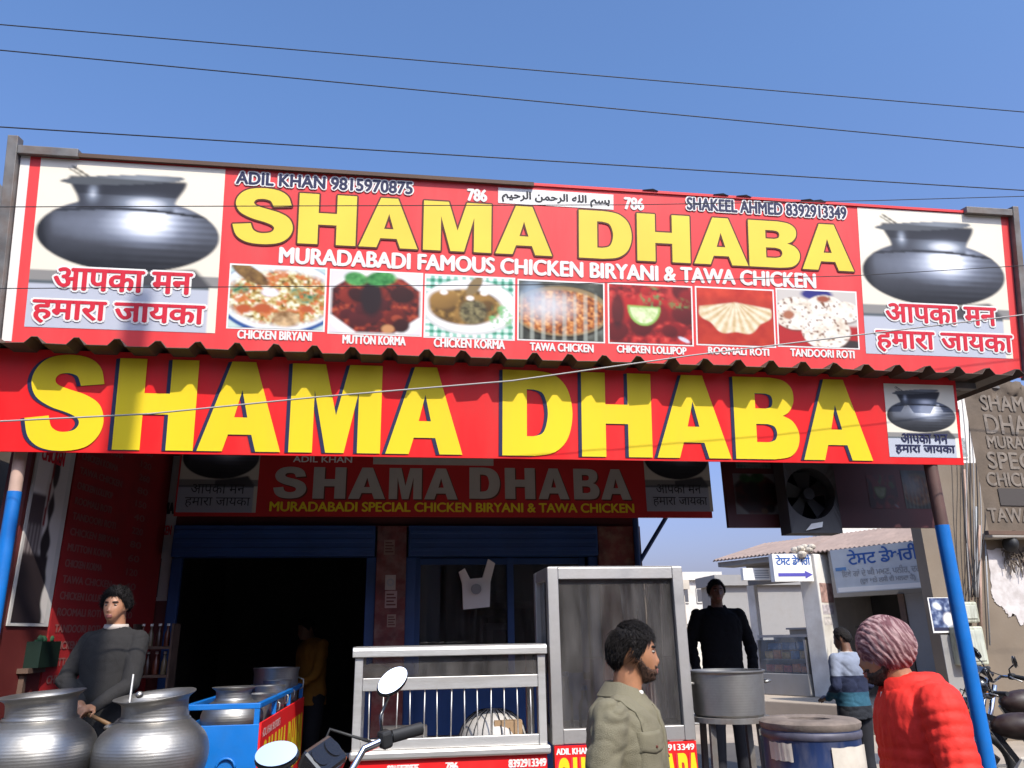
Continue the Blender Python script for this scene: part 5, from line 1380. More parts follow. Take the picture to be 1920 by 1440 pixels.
for k in range(60):
    p = Vector((a.x+random.uniform(-.08, .45), 11.46, a.z-.1+random.uniform(-.15, .08))); d = Vector((random.uniform(-.12, .12), random.uniform(-.08, -.02), random.uniform(-.3, .05)))
    mb2.tube([p, p+d*.5+Vector((random.uniform(-.03, .03), 0, 0)), p+d], .008, 5)
part('twigs', mb2, mat('dry_twig', (.11, .085, .065), .9, var=.3), tw)

# faded brown banner hanging nearer on the right
bb_ = Board((0, 7.5, 0), (1, .06, 0), (0, -.03, 1))
g4 = bb_.quad((1822, 745), (1925, 712), (1925, 985), (1842, 1000))
g4 = (bb_.uv(1836, 900)[0], bb_.uv(1836, 900)[0]+1.25, g4[2], bb_.uv(1880, 716)[1])
bb_.thing('brown_banner', 'dark brown cloth banner with faded pale lettering hanging at the right edge', 'banner')
mb = MB(); nu_, nv_ = 30, 40; vs = []
for j in range(nv_+1):
    for i in range(nu_+1):
        u = g4[0]+(g4[1]-g4[0])*i/nu_; v = g4[2]+(g4[3]-g4[2])*j/nv_; t = j/nv_
        v += .05*(t**3)*noise.noise(Vector((u*6, 1.7, 0)))+.12*(t > .9)*noise.noise(Vector((u*9, t*20, 3)))
        u -= .10*max(0, t-.86)*noise.noise(Vector((t*30, 4, 1)))*6*(1-i/nu_)
        d_ = .004*noise.noise(Vector((u*5, v*2.5, 0)))+.16*max(0, t-.84)*noise.noise(Vector((u*7, v*9, 2)))*4
        vs.append((u-.10*(1-t)*(0 if i else .0), d_, v))
fs = [(j*(nu_+1)+i, j*(nu_+1)+i+1, (j+1)*(nu_+1)+i+1, (j+1)*(nu_+1)+i) for j in range(nv_) for i in range(nu_)]
mb.add(vs, fs)
part('cloth', mb, mat('dark_brown_cloth', (.115, .085, .06), .85, var=.18, vscale=4, dirt=(.17, .13, .10), dscale=3, damt=.5, bump=.3, bscale=30), bb_.root, local=True, smooth=True)  # dark brown base, mottled with a paler brown
fad = mat('faded_letters', (.19, .155, .125), .8, var=.3, vscale=14)
def brow(word, x0, y0, y1, wpc, dark=False):
    v0 = bb_.uv(x0+20, y1)[1]; v1 = bb_.uv(x0+20, y0)[1]; u0 = bb_.uv(x0, (y0+y1)/2)[0]
    bb_.text(word, (u0, u0+(v1-v0)*wpc*len(word), v0, v1), fad, .010, bold=.006)
brow('SHAMA', 1838, 740, 768, .82); brow('DHABA', 1846, 776, 811, .82); brow('MURADABADI', 1850, 816, 838, .8)
brow('SPECIAL', 1851, 846, 877, .75); brow('CHICKEN', 1849, 884, 909, .75); brow('TAWA', 1852, 951, 976, .95)
u0 = bb_.uv(1872, 930)[0]; bb_.slab('dark_block', (u0, g4[1]-.1, bb_.uv(1890, 946)[1], bb_.uv(1890, 914)[1]), -.012, -.009, mat('dark_patch', (.06, .05, .045), .8))
part('bottom_rod', MB().bx(g4[0]-.03, g4[1]+.03, -.03, .03, g4[2]-.05, g4[2]-.005), M['rust_wood'], bb_.root, local=True)
mb = MB(); mb.bar((g4[0]+.35, .02, g4[2]), (g4[0]+.35, .02, g4[3]+.35), .03); mb.bar((g4[1]-.1, .02, 0), (g4[1]-.1, .02, g4[3]+.3), .05); mb.bar((g4[0]+.3, .03, g4[3]-.05), (g4[1], .03, g4[3]-.05), .03)
part('frame', mb, M['galv'], bb_.root, local=True)
# cables running down beside the house
random.seed(3)
for k in range(7):
    x0 = 1800+k*6; p = [at(x0+random.uniform(-4, 4), 735+random.uniform(0, 60), 11.3), at(x0+4+random.uniform(-4, 4), 860, 11.3), at(x0+8+random.uniform(-5, 5), 985, 11.3), at(1820+random.uniform(-6, 16), 1120, 11.3)]
    p = [p[0]*2-p[1]]+p+[p[3]*2-p[2]]; pts = []
    for i in range(1, 4):
        for s_ in range(8):
            t = s_/8; pts.append(.5*((2*p[i])+(p[i+1]-p[i-1])*t+(2*p[i-1]-5*p[i]+4*p[i+1]-p[i+2])*t*t+(3*p[i]-p[i-1]-3*p[i+1]+p[i+2])*t**3))
    pts.append(p[4])
    tag(part('drop_cable', MB().tube(pts, .009, 6), M['wire_grey'] if k % 2 else M['wire_black'], smooth=True), ['first', 'second', 'third', 'fourth', 'fifth', 'sixth', 'seventh'][k]+' cable from the left hanging down in front of the brown house', 'cable', 'cables hanging by the brown house')

# ------------------------------------------------------------------ far buildings
def block(label, x0, x1, y, z, m_, rows, cols, depth=1.5, wm=None, group='far buildings', par=True, z0=1.0):
    t = thing('distant_building', label, 'building', ((x0+x1)/2, y, 0), group=group)
    part('wall', MB().bx(x0, x1, y, y+depth, 0, z), m_, t)
    if par:
        part('parapet', MB().bx(x0-.15, x1+.15, y-.2, y+depth+.1, z+.001, z+.35), m_, t)
    wm = wm or M['ink_grey']
    sz = (z-z0)/max(1, rows); sx_ = (x1-x0)/cols
    for r_ in range(rows):
        for c_ in range(cols):
            cx_, cz = x0+sx_*(c_+.5), z0+sz*(r_+.55)
            f = part('window', MB().bx(cx_-sx_*.2, cx_+sx_*.2, y-.06, y-.004, cz-sz*.22, cz+sz*.22), M['plaster_white'], t)
            part('pane', MB().bx(cx_-sx_*.16, cx_+sx_*.16, y-.075, y-.062, cz-sz*.18, cz+sz*.18), wm, f)
    return t
dkw = mat('far_window', (.09, .09, .10), .3)
a, b = at(1270, 1085, 34), at(1345, 1085, 34); block('white two storey house far behind the black clad man', a.x, b.x, 34, at(1300, 1088, 34).z, M['plaster_white'], 2, 3, wm=dkw)
a, b = at(1345, 1100, 26), at(1424, 1100, 26); t = block('low grey house left of the dairy post', a.x, b.x+3, 26, at(1390, 1098, 26).z, M['plaster_grey'], 0, 2, wm=dkw)
a, b = at(1200, 1130, 30), at(1285, 1130, 30); block('cream low house far behind the glass cabinet', a.x-4, b.x, 30, at(1290, 1105, 30).z, M['plaster_cream'], 1, 4, wm=dkw)
a, b = at(1560, 990, 28), at(1850, 990, 28); block('tall pale apartment block rising behind the dairy roof', a.x, b.x+2, 28, at(1700, 700, 28).z, M['plaster_white'], 5, 9, depth=1.5, wm=mat('grille_window', (.25, .27, .26), .5, var=.5, vscale=20))
cr_ = thing('parked_car', 'white small car parked in the lane behind the glass cabinet', 'car', (at(1304, 1250, 12.5).x-1.78, 12.5, 0), R(90))
side = [(-1.75, .35), (-1.78, .7), (-1.6, .92), (-.95, 1.0), (-.45, 1.45), (.75, 1.48), (1.45, 1.0), (1.72, .95), (1.78, .5), (1.7, .32)]
part('body', MB().prism(side, lambda p: (-.75, p[0], p[1]), lambda p: (.75, p[0], p[1])), mat('white_car_paint', (.70, .70, .70), .25, coat=.6), cr_, local=True, bevel=.06)
for s in (-1, 1):
    part('side_window', MB().prism([(-.80, 1.02), (-.42, 1.38), (.68, 1.40), (1.2, 1.03)], lambda p: (s*.752, p[0], p[1]), lambda p: (s*.758, p[0], p[1])), M['black_gloss'], cr_, local=True)
    for y in (-1.1, 1.1):
        wl = part('wheel', MB().cyl((s*.62, y, .29), (s*.78, y, .29), .29, n=24), M['black_rubber'], cr_, local=True, smooth=40); part('rim', MB().cyl((s*.77, y, .29), (s*.79, y, .29), .17, n=18), M['steel_dull'], wl, local=True)
    part('headlight', MB().ell((s*.55, -1.76, .72), (.14, .04, .08), 12, 6), M['glass'], cr_, local=True)
part('windscreen', MB().prism([(-.93, 1.02), (-.47, 1.43), (-.49, 1.45), (-.955, 1.03)], lambda p: (-.66, p[0], p[1]), lambda p: (.66, p[0], p[1])), M['black_gloss'], cr_, local=True)
tag(part('lane', MB().bx(4.6, 60, 8.2, 60, .0, .004), M['dust_ground']), kind='structure')
# stones
def rock(c, r, label):
    t_ = MB().ell((0, 0, r[2]*.8), r, 18, 10)
    t_.v = [tuple(Vector(v)+noise.noise_vector(Vector(v)*3.2/max(r))*.22*max(r)) for v in t_.v]
    o = part('stone', t_, M['plaster_cream'] if r[0] > .2 else M['concrete'], None, local=True); o.location = c; tag(o, label, 'stone', 'stones by the blue post')
a = at(1905, 1400, 5.2); rock((a.x+.15, 5.2, 0), (.34, .26, .42), 'big pale stone at the lower right corner')
for k, (px, lb_) in enumerate(((1806, 'pale broken stone behind the red jacket'), (1822, 'second broken stone beside the foot of the blue post'))):
    a = at(px, 1365, 8.6); rock((a.x, 8.6+.3*k, 0), (.19, .16, .42-.12*k), lb_)

# ------------------------------------------------------------------ overhead wires
def wire(label, pts, m_, r_=.006, group='overhead wires', sag=.0, name='overhead_wire'):
    P = [Vector(p) for p in pts]; out = []
    for i in range(len(P)-1):
        for s in range(12):
            t = s/12; out.append(P[i].lerp(P[i+1], t)-Vector((0, 0, sag*math.sin(math.pi*t))))
    out.append(P[-1]); tag(part(name, MB().tube(out, r_, 6), m_, smooth=True), label, 'wire', group)
def ext(a, b, Ya, Yb):
    p, q = at(*a, Ya), at(*b, Yb); d = q-p; return [p-d*.5, p, q, q+d*.5]
wire('topmost black wire crossing the sky', ext((0, 46), (1920, 210), 6.4, 6.4), M['wire_black'], .0055)
wire('second black wire from the top of the sky', ext((0, 94), (1920, 277), 6.2, 6.2), M['wire_black'], .0055)
wire('third black wire just above the hoarding', ext((0, 238), (1920, 357), 6.0, 6.0), M['wire_black'], .0055)
wire('thin black wire passing level across the top of the hoarding', [at(-400, 390, 4.3), at(0, 388, 4.3), at(1180, 384, 4.3), at(1640, 376, 4.3), at(1920, 368, 4.3), at(2300, 352, 4.3)], M['wire_black'], .0028)
wire('thin black wire across the food pictures of the hoarding', [at(-400, 543, 4.2), at(0, 541, 4.2), at(1000, 534, 4.2), at(1600, 517, 4.2), at(1920, 498, 4.2), at(2300, 470, 4.2)], M['wire_black'], .0025)
wire('pale grey wire rising to the right across the name sign', [at(-400, 800, 4.1), at(0, 790, 4.1), at(280, 776, 4.1), at(600, 744, 4.1), at(960, 714, 4.1), at(1300, 666, 4.1), at(1920, 590, 4.1), at(2400, 525, 4.1)], M['wire_grey'], .0045)
# pole behind the photographer, the source of the long shadow on both signs
PY_ = -1.05; px_ = -1.735+(4.95-PY_)*math.tan(SUN_AZ)
up_ = thing('utility_pole', 'tall concrete street pole behind the photographer casting the shadow over both signs', 'pole', (px_, PY_, 0))
part('shaft', MB().tube([(px_, PY_, 0), (px_, PY_, 10.9)], [.088, .078], 16), M['concrete'], up_, smooth=40)
part('cross_arm', MB().bx(px_-.5, px_+.5, PY_-.14, PY_-.085, 9.4, 9.5), M['galv'], up_)
for k in (-.42, 0.2, .42): part('insulator', MB().lathe([(.02, 9.501), (.045, 9.52), (.03, 9.56), (.045, 9.6), (.01, 9.62)], (px_+k, PY_-.11, 0), 14), M['flex_white'], up_, smooth=True)

# ------------------------------------------------------------------ motorcycles
def motorcycle(label, matrix, tank, group='parked motorcycles', frames=None):
    t = thing('motorcycle', label, 'motorcycle', matrix=matrix, group=group)
    P_ = lambda n_, mb, m_, par=t, **k: part(n_, mb, m_, par, local=True, **k)
    def wheel(y):
        tor = MB(); n1, n2 = 40, 10; vs = []
        for i in range(n1):
            a = 2*math.pi*i/n1
            for j in range(n2):
                b = 2*math.pi*j/n2; rr = .265+.042*math.cos(b); vs.append((.042*math.sin(b), y+rr*math.cos(a), .31+rr*math.sin(a)))
        fs = [(i*n2+j, ((i+1) % n1)*n2+j, ((i+1) % n1)*n2+(j+1) % n2, i*n2+(j+1) % n2) for i in range(n1) for j in range(n2)]
        w_ = P_('wheel', tor.add(vs, fs), M['black_rubber'], smooth=True)
        sp_ = MB(); sp_.cyl((-.05, y, .31), (.05, y, .31), .045, n=16)
        for k in range(6):
            a = math.pi/3*k; sp_.bar((0, y+.03*math.cos(a), .31+.03*math.sin(a)), (0, y+.24*math.cos(a), .31+.24*math.sin(a)), .022)
        P_('rim', sp_, M['steel_dull'], w_)
    wheel(.66); wheel(-.62)
    for s in (-1, 1):
        P_('fork', MB().cyl((s*.075, .66, .31), (s*.075, .46, .98), .020, n=12), M['chrome'], smooth=True)
        P_('shock_absorber', MB().cyl((s*.11, -.55, .38), (s*.10, -.42, .72), .028, n=12), M['steel_dull'], smooth=True)
    P_('front_mudguard', MB().tube([(0, .66+.33*math.cos(a), .31+.33*math.sin(a)) for a in np.linspace(.3, 2.4, 12)], .05, 8), M['black_gloss'], smooth=True)
    mb = MB().ell((0, .17, .82), (.115, .25, .11), 20, 12); mb.ell((0, -.02, .80), (.09, .16, .10), 16, 8)
    P_('fuel_tank', mb, tank, smooth=True)
    mb = MB().bx(-.12, .12, -.72, -.02, .74, .82); P_('seat', mb, M['black_rubber'], bevel=.035)
    mb = MB(); mb.ell((0, .05, .42), (.15, .17, .15), 14, 9); mb.bx(-.10, .10, -.05, .14, .46, .68)
    for k in range(5): mb.bx(-.12, .12, -.07, .16, .49+.035*k, .50+.035*k)
    P_('engine', mb, M['galv'], bevel=.006)
    mb = MB(); mb.bar((0, .44, .90), (0, -.1, .70), .05); mb.bar((0, .40, .80), (0, .12, .30), .045); mb.bar((0, -.1, .70), (0, -.70, .74), .05); mb.bar((-.08, -.1, .4), (-.08, -.62, .31), .04); mb.bar((.08, -.1, .4), (.08, -.62, .31), .04); mb.bar((0, -.1, .70), (0, -.08, .35), .05)
    P_('frame', mb, M['black_gloss'])
    P_('exhaust', MB().tube([(.10, .15, .40), (.14, .2, .24), (.15, -.1, .22), (.17, -.4, .30), (.18, -.85, .40)], [.022, .025, .03, .05, .055], 12), M['chrome'], smooth=True)
    mb = MB().ell((0, -.72, .72), (.12, .14, .07), 14, 8); tl = P_('tail_unit', mb, tank, smooth=True)
    P_('tail_lamp', MB().ell((0, -.86, .72), (.06, .02, .035), 12, 6), M['ink_red'], tl, smooth=True)
    hb_ = P_('handlebar', MB().tube([(-.37, .30, 1.06), (-.30, .34, 1.07), (-.16, .43, 1.06), (-.06, .46, 1.00), (.06, .46, 1.00), (.16, .43, 1.06), (.30, .34, 1.07), (.37, .30, 1.06)], .012, 10), M['chrome'], smooth=True)
    for s in (-1, 1):
        P_('grip', MB().tube([(s*.375, .297, 1.06), (s*.26, .365, 1.068)], .019, 12), M['black_rubber'], hb_, smooth=40)
        P_('brake_lever', MB().tube([(s*.25, .40, 1.07), (s*.30, .41, 1.065), (s*.38, .37, 1.045)], .006, 8), M['steel_dull'], hb_, smooth=True)
        P_('switch_housing', MB().box((s*.235, .38, 1.068), (.045, .05, .05), rz=-s*.5), M['black_rubber'], hb_, bevel=.01)
        P_('mirror_stem', MB().tube([(s*.225, .385, 1.07), (s*.25, .40, 1.13), (s*.34, .405, 1.17)], .006, 8), M['black_gloss'], smooth=True)
        rm = Matrix.Rotation(s*.30, 3, 'Z') @ Matrix.Rotation(R(-12), 3, 'X') @ Matrix.Rotation(-s*.75, 3, 'Y')
        c = Vector((s*.36, .40, 1.20))
        if frames: rm = frames[s]
        mb = MB(); mb.ell(c, (.070, .016, .037), 24, 10, rot=rm); mo_ = P_('mirror', mb, M['black_gloss'], smooth=True)
        vs = [tuple(c+rm @ Vector((.065*math.cos(a), -.0166, .033*math.sin(a)))) for a in np.linspace(0, 2*math.pi, 32, endpoint=False)]
        P_('mirror_glass', MB().add(vs, [tuple(range(32))]), M['mirror'], mo_, fix=False)
        P_('indicator', MB().ell((s*.20, .56, .92), (.05, .035, .03), 12, 8), mat('amber_lens', (.7, .25, .03), .2) if s < 0 else bpy.data.materials['amber_lens'], smooth=True)
    mb = MB().ell((0, .56, .95), (.10, .09, .10), 20, 12); hd = P_('headlamp', mb, M['black_gloss'], smooth=True)
    P_('lamp_lens', MB().ell((0, .615, .95), (.085, .045, .085), 18, 9), M['chrome'], hd, smooth=True)
    mb = MB().box((0, .50, 1.075), (.17, .10, .06), m=Matrix.Rotation(R(38), 3, 'X')); cl_ = P_('instrument_panel', mb, M['black_gloss'], bevel=.015)
    for s in (-1, 1):
        rm = Matrix.Rotation(R(38), 3, 'X'); c0 = Vector((s*.04, .50, 1.075))
        P_('dial', MB().cyl(c0+rm @ Vector((0, 0, .030)), c0+rm @ Vector((0, 0, .034)), .032, n=24), M['black_gloss'], cl_, smooth=40)
        P_('control_cable', MB().tube([(s*.22, .42, 1.06), (s*.14, .56, 1.12), (s*.05, .60, 1.02), (s*.05, .5, .85)], .005, 6), M['black_rubber'], smooth=True)
    return t
def pd(px, py, depth): d = ray(px, py); return CP+d*depth
pR, pL = pd(737, 1292, 2.8), pd(521, 1436, 2.2)
xa = (pR-pL).normalized(); ya = Vector((0, 0, 1)).cross(xa).normalized(); za = xa.cross(ya)
sc = (pR-pL).length/.72; mid = (pR+pL)/2
zsc = mid.z/(1.18*za.z)
mm = Matrix((xa*sc, ya*sc, za*zsc)).transposed().to_4x4()
mm.translation = mid-(xa*0+ya*sc*.40+za*zsc*1.18)
def decomp_thing(o, m):
    o.matrix_world = m; l, q, s = m.decompose(); o.location = l; o.rotation_euler = q.to_euler(); o.scale = s
FR_ = {}
for s_, p_, ang in ((1, pR, 40), (-1, pL, 18)):
    d_ = (p_-CP).normalized(); r_ = Vector((.15, -.72, .66) if s_ > 0 else (-.25, -.45, .9)).normalized(); n_ = (r_-d_).normalized()       # mirror faces n_: shows the sky behind the camera
    lx = (RT*math.cos(R(ang))+UP*math.sin(R(ang))); lx = (lx-n_*lx.dot(n_)).normalized()
    W_ = Matrix((lx, -n_, lx.cross(-n_))).transposed()
    B_ = Matrix((xa, ya, za)).transposed()
    FR_[s_] = B_.inverted() @ W_
mc1 = motorcycle('black motorcycle leaning in the foreground with bright sky in its mirrors', mm, M['black_gloss'], frames=FR_)
decomp_thing(mc1, mm)
a = at(1885, 1320, 6.3)
red_tank = mat('red_tank_paint', (.022, .008, .008), .4, var=.2, dirt=(.09, .075, .06), dscale=6, damt=.5)
m2 = Matrix.Translation((a.x+.35, 6.3, 0)) @ Matrix.Rotation(R(62), 4, 'Z') @ Matrix.Rotation(R(6), 4, 'Y') @ Matrix.Scale(1.0, 4)
mc2 = motorcycle('dusty motorcycle with a dull red tank behind the blue post at the right edge', m2, red_tank); decomp_thing(mc2, m2)
a = at(1905, 1300, 7.4)
mc3 = copy_tree(mc2); m3 = Matrix.Translation((a.x+.3, 7.4, 0)) @ Matrix.Rotation(R(75), 4, 'Z') @ Matrix.Rotation(R(-5), 4, 'Y') @ Matrix.Scale(1.12, 4)
decomp_thing(mc3, m3); mc3['label'] = 'motorcycle parked farthest back beside the brown house wall'

# ------------------------------------------------------------------ unseen houses behind the photographer, added to block low sky light
for k, (x0, x1, y, z, m_, lb_) in enumerate(((-22, -9, -9.5, 7.0, 'plaster_brown', 'unseen brown house added across the street at the far left to block sky light'), (-8.8, 1.2, -9.0, 7.4, 'plaster_grey', 'unseen grey house added directly across the street to block sky light'),
                                             (1.4, 10, -9.4, 6.6, 'plaster_brown', 'unseen brown house added behind the photographer at the right to block sky light'), (10.2, 24, -9.8, 7.2, 'plaster_grey', 'unseen grey house added across the street at the far right to block sky light'))):
    t = thing('sky_blocker_house', lb_, 'house', ((x0+x1)/2, y, 0), group='unseen houses added to block sky light')
    part('wall', MB().bx(x0, x1, y-8, y, 0, z), M[m_], t)
    for r_ in range(2):
        for c_ in range(3):
            w_ = (x1-x0)/3; cx_ = x0+w_*(c_+.5); zz = 1.1+2.7*r_
            f = part('window', MB().bx(cx_-.9, cx_+.9, y+.002, y+.06, zz, zz+1.5), M['rust_wood'], t); part('pane', MB().bx(cx_-.8, cx_+.8, y+.062, y+.07, zz+.1, zz+1.4), M['black_gloss'], f)
nb_ = thing('side_blocker_house', 'unseen brown neighbouring house added left of the eatery to block side light', 'house', (-7, 8, 0))  # unseen neighbour, added to block side light under the canopy
part('wall', MB().bx(-12, -3.55, 5.6, 16, 0, 5.2), M['plaster_brown'], nb_)
part('roof', MB().bx(-12.2, -3.5, 5.4, 16.2, 5.201, 5.4), M['concrete'], nb_)
# ------------------------------------------------------------------ people
def sstep(a, b, x):
    t = np.clip((x-a)/(b-a), 0, 1); return t*t*(3-2*t)
def ga(x, s): return np.exp(-(x/s)**2)
NU, NV = 96, 72
def head_base():
    th = np.linspace(0, 2*math.pi, NU, endpoint=False); ph = np.linspace(-math.pi/2*.985, math.pi/2*.985, NV)
    T, F = np.meshgrid(th, ph)
    dx, dy, dz = np.cos(F)*np.sin(T), np.cos(F)*np.cos(T), np.sin(F)
    x, y, z = .075*dx, .094*dy, .116*dz
    low = sstep(-.005, -.105, z)
    x = x*(1-.26*low); x = x*(1+.05*np.exp(-((z-.05)/.05)**2)*(dy < 0))
    y = y+.036*low; y = np.where(dy < 0, y*(1.06-.25*low), y)
    fr = np.clip(dy*2.2, 0, 1)
    y = y - .006*sstep(.05, .11, z)*fr
    nose = np.interp(z, [-.046, -.040, -.030, -.012, .012, .022], [0, .012, .025, .016, .006, 0])
    y = y+fr*nose*ga(x, .0115)
    y = y+fr*.009*np.exp(-((np.abs(x)-.014)/.007)**2-((z+.032)/.008)**2)
    y = y-fr*.010*np.exp(-((np.abs(x)-.031)/.015)**2-((z-.010)/.011)**2)
    y = y+fr*.005*np.exp(-((np.abs(x)-.030)/.024)**2-((z-.030)/.009)**2)
    y = y+fr*.004*np.exp(-((np.abs(x)-.045)/.02)**2-((z+.022)/.02)**2)
    y = y+fr*.007*ga(x, .022)*np.exp(-((z+.060)/.006)**2)
    y = y+fr*.007*ga(x, .020)*np.exp(-((z+.073)/.007)**2)
    y = y-fr*.003*ga(x, .024)*np.exp(-((z+.0665)/.003)**2)
    y = y-fr*.004*ga(x, .03)*np.exp(-((z+.084)/.007)**2)
    y = y+fr*.008*ga(x, .022)*np.exp(-((z+.101)/.014)**2)
    return np.stack([x, y, z], -1), np.stack([dx, dy, dz], -1), np.degrees(np.abs(np.where(T > math.pi, T-2*math.pi, T)))
HB, HD, HA = head_base()
HF = [(j*NU+i, j*NU+(i+1) % NU, (j+1)*NU+(i+1) % NU, (j+1)*NU+i) for j in range(NV-1) for i in range(NU)]
HF += [tuple(range(NU-1, -1, -1)), tuple((NV-1)*NU+i for i in range(NU))]
def hair_mask(long=0.0):
    line = np.interp(HA, [0, 30, 48, 60, 72, 84, 92, 104, 116, 135, 180], [.068, .066, .055, .035, .012, -.022, -.022, .028, -.01, -.045-long, -.058-long])
    return (HB[..., 2]-line)/.016
def beard_mask(full=1.0):
    line = np.interp(HA, [0, 14, 24, 34, 50, 68, 80, 96], [-.083, -.080, -.056, -.058, -.060, -.046, -.012, -.008])
    m = (line-HB[..., 2])/.012
    m = np.minimum(m, (95-HA)/10)
    mo = np.minimum(np.minimum((HB[..., 2]+.056)/.004, (-.043-HB[..., 2])/.004), (.034-np.abs(HB[..., 0]))/.006)
    return np.maximum(m, np.where(HB[..., 1] > .05, mo, -1))
def lips_mask():
    return np.where(HB[..., 1] > .06, np.minimum(np.minimum((HB[..., 2]+.081)/.003, (-.055-HB[..., 2])/.003), (.024-np.abs(HB[..., 0]))/.004), -1)
def brow_mask():
    zc = .030-.10*(np.abs(np.abs(HB[..., 0])-.030))**1.0
    return np.where(HB[..., 1] > .03, np.minimum((.0045-np.abs(HB[..., 2]-zc))/.002, (.019-np.abs(np.abs(HB[..., 0])-.031))/.005), -1)
def shell(mask, thick, hm, seed=0, curl=.0, freq=60, under=.006):
    t = np.clip(mask, -1, 1); P = HB.copy(); out = []
    for j in range(NV):
        for i in range(NU):
            m = t[j, i]; b = P[j, i]; d = HD[j, i]
            h = (thick*min(1, m*1.0)**.6 if m > 0 else 0)-under*(1 if m < 0 else 1-min(1, m*2.5))
            if m > 0 and curl: h += curl*min(1, m)*(noise.noise(Vector(b)*freq+Vector((seed, 0, 0)))+.6*noise.noise(Vector((b[0], b[1], b[2]*.7))*freq*2.1)+.5*noise.noise(Vector(b)*freq*4.3))
            out.append(hm @ Vector(b+d*h))
    return out

def remesh(mb, voxel, smooth=3, fac=.5):
    me = bpy.data.meshes.new('tmp'); me.from_pydata(mb.v, [], mb.f)
    bm = bmesh.new(); bm.from_mesh(me); bmesh.ops.recalc_face_normals(bm, faces=bm.faces); bm.to_mesh(me); bm.free()
    o = bpy.data.objects.new('tmp', me); COL.objects.link(o)
    r = o.modifiers.new('r', 'REMESH'); r.mode = 'VOXEL'; r.voxel_size = voxel
    s = o.modifiers.new('s', 'SMOOTH'); s.iterations = smooth; s.factor = fac
    dg = bpy.context.evaluated_depsgraph_get()
    out = bpy.data.meshes.new_from_object(o.evaluated_get(dg))
    bpy.data.objects.remove(o); bpy.data.meshes.remove(me)
    return out
def loft(mb, rings, n=28, pw=2.4):
    vs = []; fs = []
    for z, cx, cy, rx, ry in rings:
        for k in range(n):
            a = 2*math.pi*k/n; c, s = math.cos(a), math.sin(a)
            vs.append((cx+rx*math.copysign(abs(c)**(2/pw), c), cy+ry*math.copysign(abs(s)**(2/pw), s), z))
    for j in range(len(rings)-1):
        for k in range(n): fs.append((j*n+k, j*n+(k+1) % n, (j+1)*n+(k+1) % n, (j+1)*n+k))
    fs.append(tuple(range(n-1, -1, -1))); fs.append(tuple((len(rings)-1)*n+k for k in range(n)))
    mb.add(vs, fs)
def hand(mb, wrist, d, palm_n, s=1.0, curl=.5):
    """palm + four bent fingers + thumb; d points along the hand, palm_n out of the palm"""
    d = Vector(d).normalized(); n_ = Vector(palm_n); n_ = (n_-d*n_.dot(d)).normalized(); w = d.cross(n_)
    p = Vector(wrist)
    mb.cap(p+d*.02, p+d*.075, .024, .030)
    for k in (-1, 0, 1): mb.cap(p+d*.02+w*.014*k, p+d*.085+w*.026*k, .016, .013)
    for k, L in zip((-1.5, -.5, .5, 1.5), (.066, .078, .074, .058)):
        b = p+d*.088+w*(.0215*k); ang = 0; c = b
        for seg, f in enumerate((.45, .32, .26)):
            ang += curl*(.5+.35*seg); q = c+(d*math.cos(ang)+n_*math.sin(ang))*(L*f); mb.cap(c, q, .0085-.0006*seg, .0082-.0008*seg, 8); c = q
    t = p+d*.03-w*.028*s; q = t+(d*.6-w*.75*s+n_*.35).normalized()*.04; mb.cap(t, q, .013, .010, 8); mb.cap(q, q+(d*.9-w*.2*s+n_*.4).normalized()*.032, .010, .008, 8)

def strands(n, mask, hm, flow, length, spread, lift, seed, r0=.0011, base=.010):
    rg = random.Random(seed); mb = MB(); k = 0
    while k < n:
        j = rg.randrange(NV); i = rg.randrange(NU)
        if rg.random() > math.cos(-math.pi/2+math.pi*j/(NV-1)) or mask[j, i] < .05: continue
        k += 1
        d = Vector(HD[j, i]); p = Vector(HB[j, i])+d*(base*min(1, mask[j, i])-.002)
        f = Vector(flow(d)); f = f-d*f.dot(d)
        v = (f.normalized() if f.length > 1e-4 else Vector((0, 0, 1)))+d*lift+Vector([rg.gauss(0, spread) for _ in range(3)])
        v.normalize(); L = length*rg.uniform(.6, 1.3)
        w = Vector([rg.gauss(0, spread) for _ in range(3)])
        pts = [p, p+v*L*.5+d*.002, p+v*L+w*L*.4-d*L*.30]
        mb.tube([hm @ q for q in pts], [r0, r0*.85, r0*.3], 3, cap=False)
    return mb
def arm_pts(pose, s): return [Vector(p) for p in pose['arm'][s]]
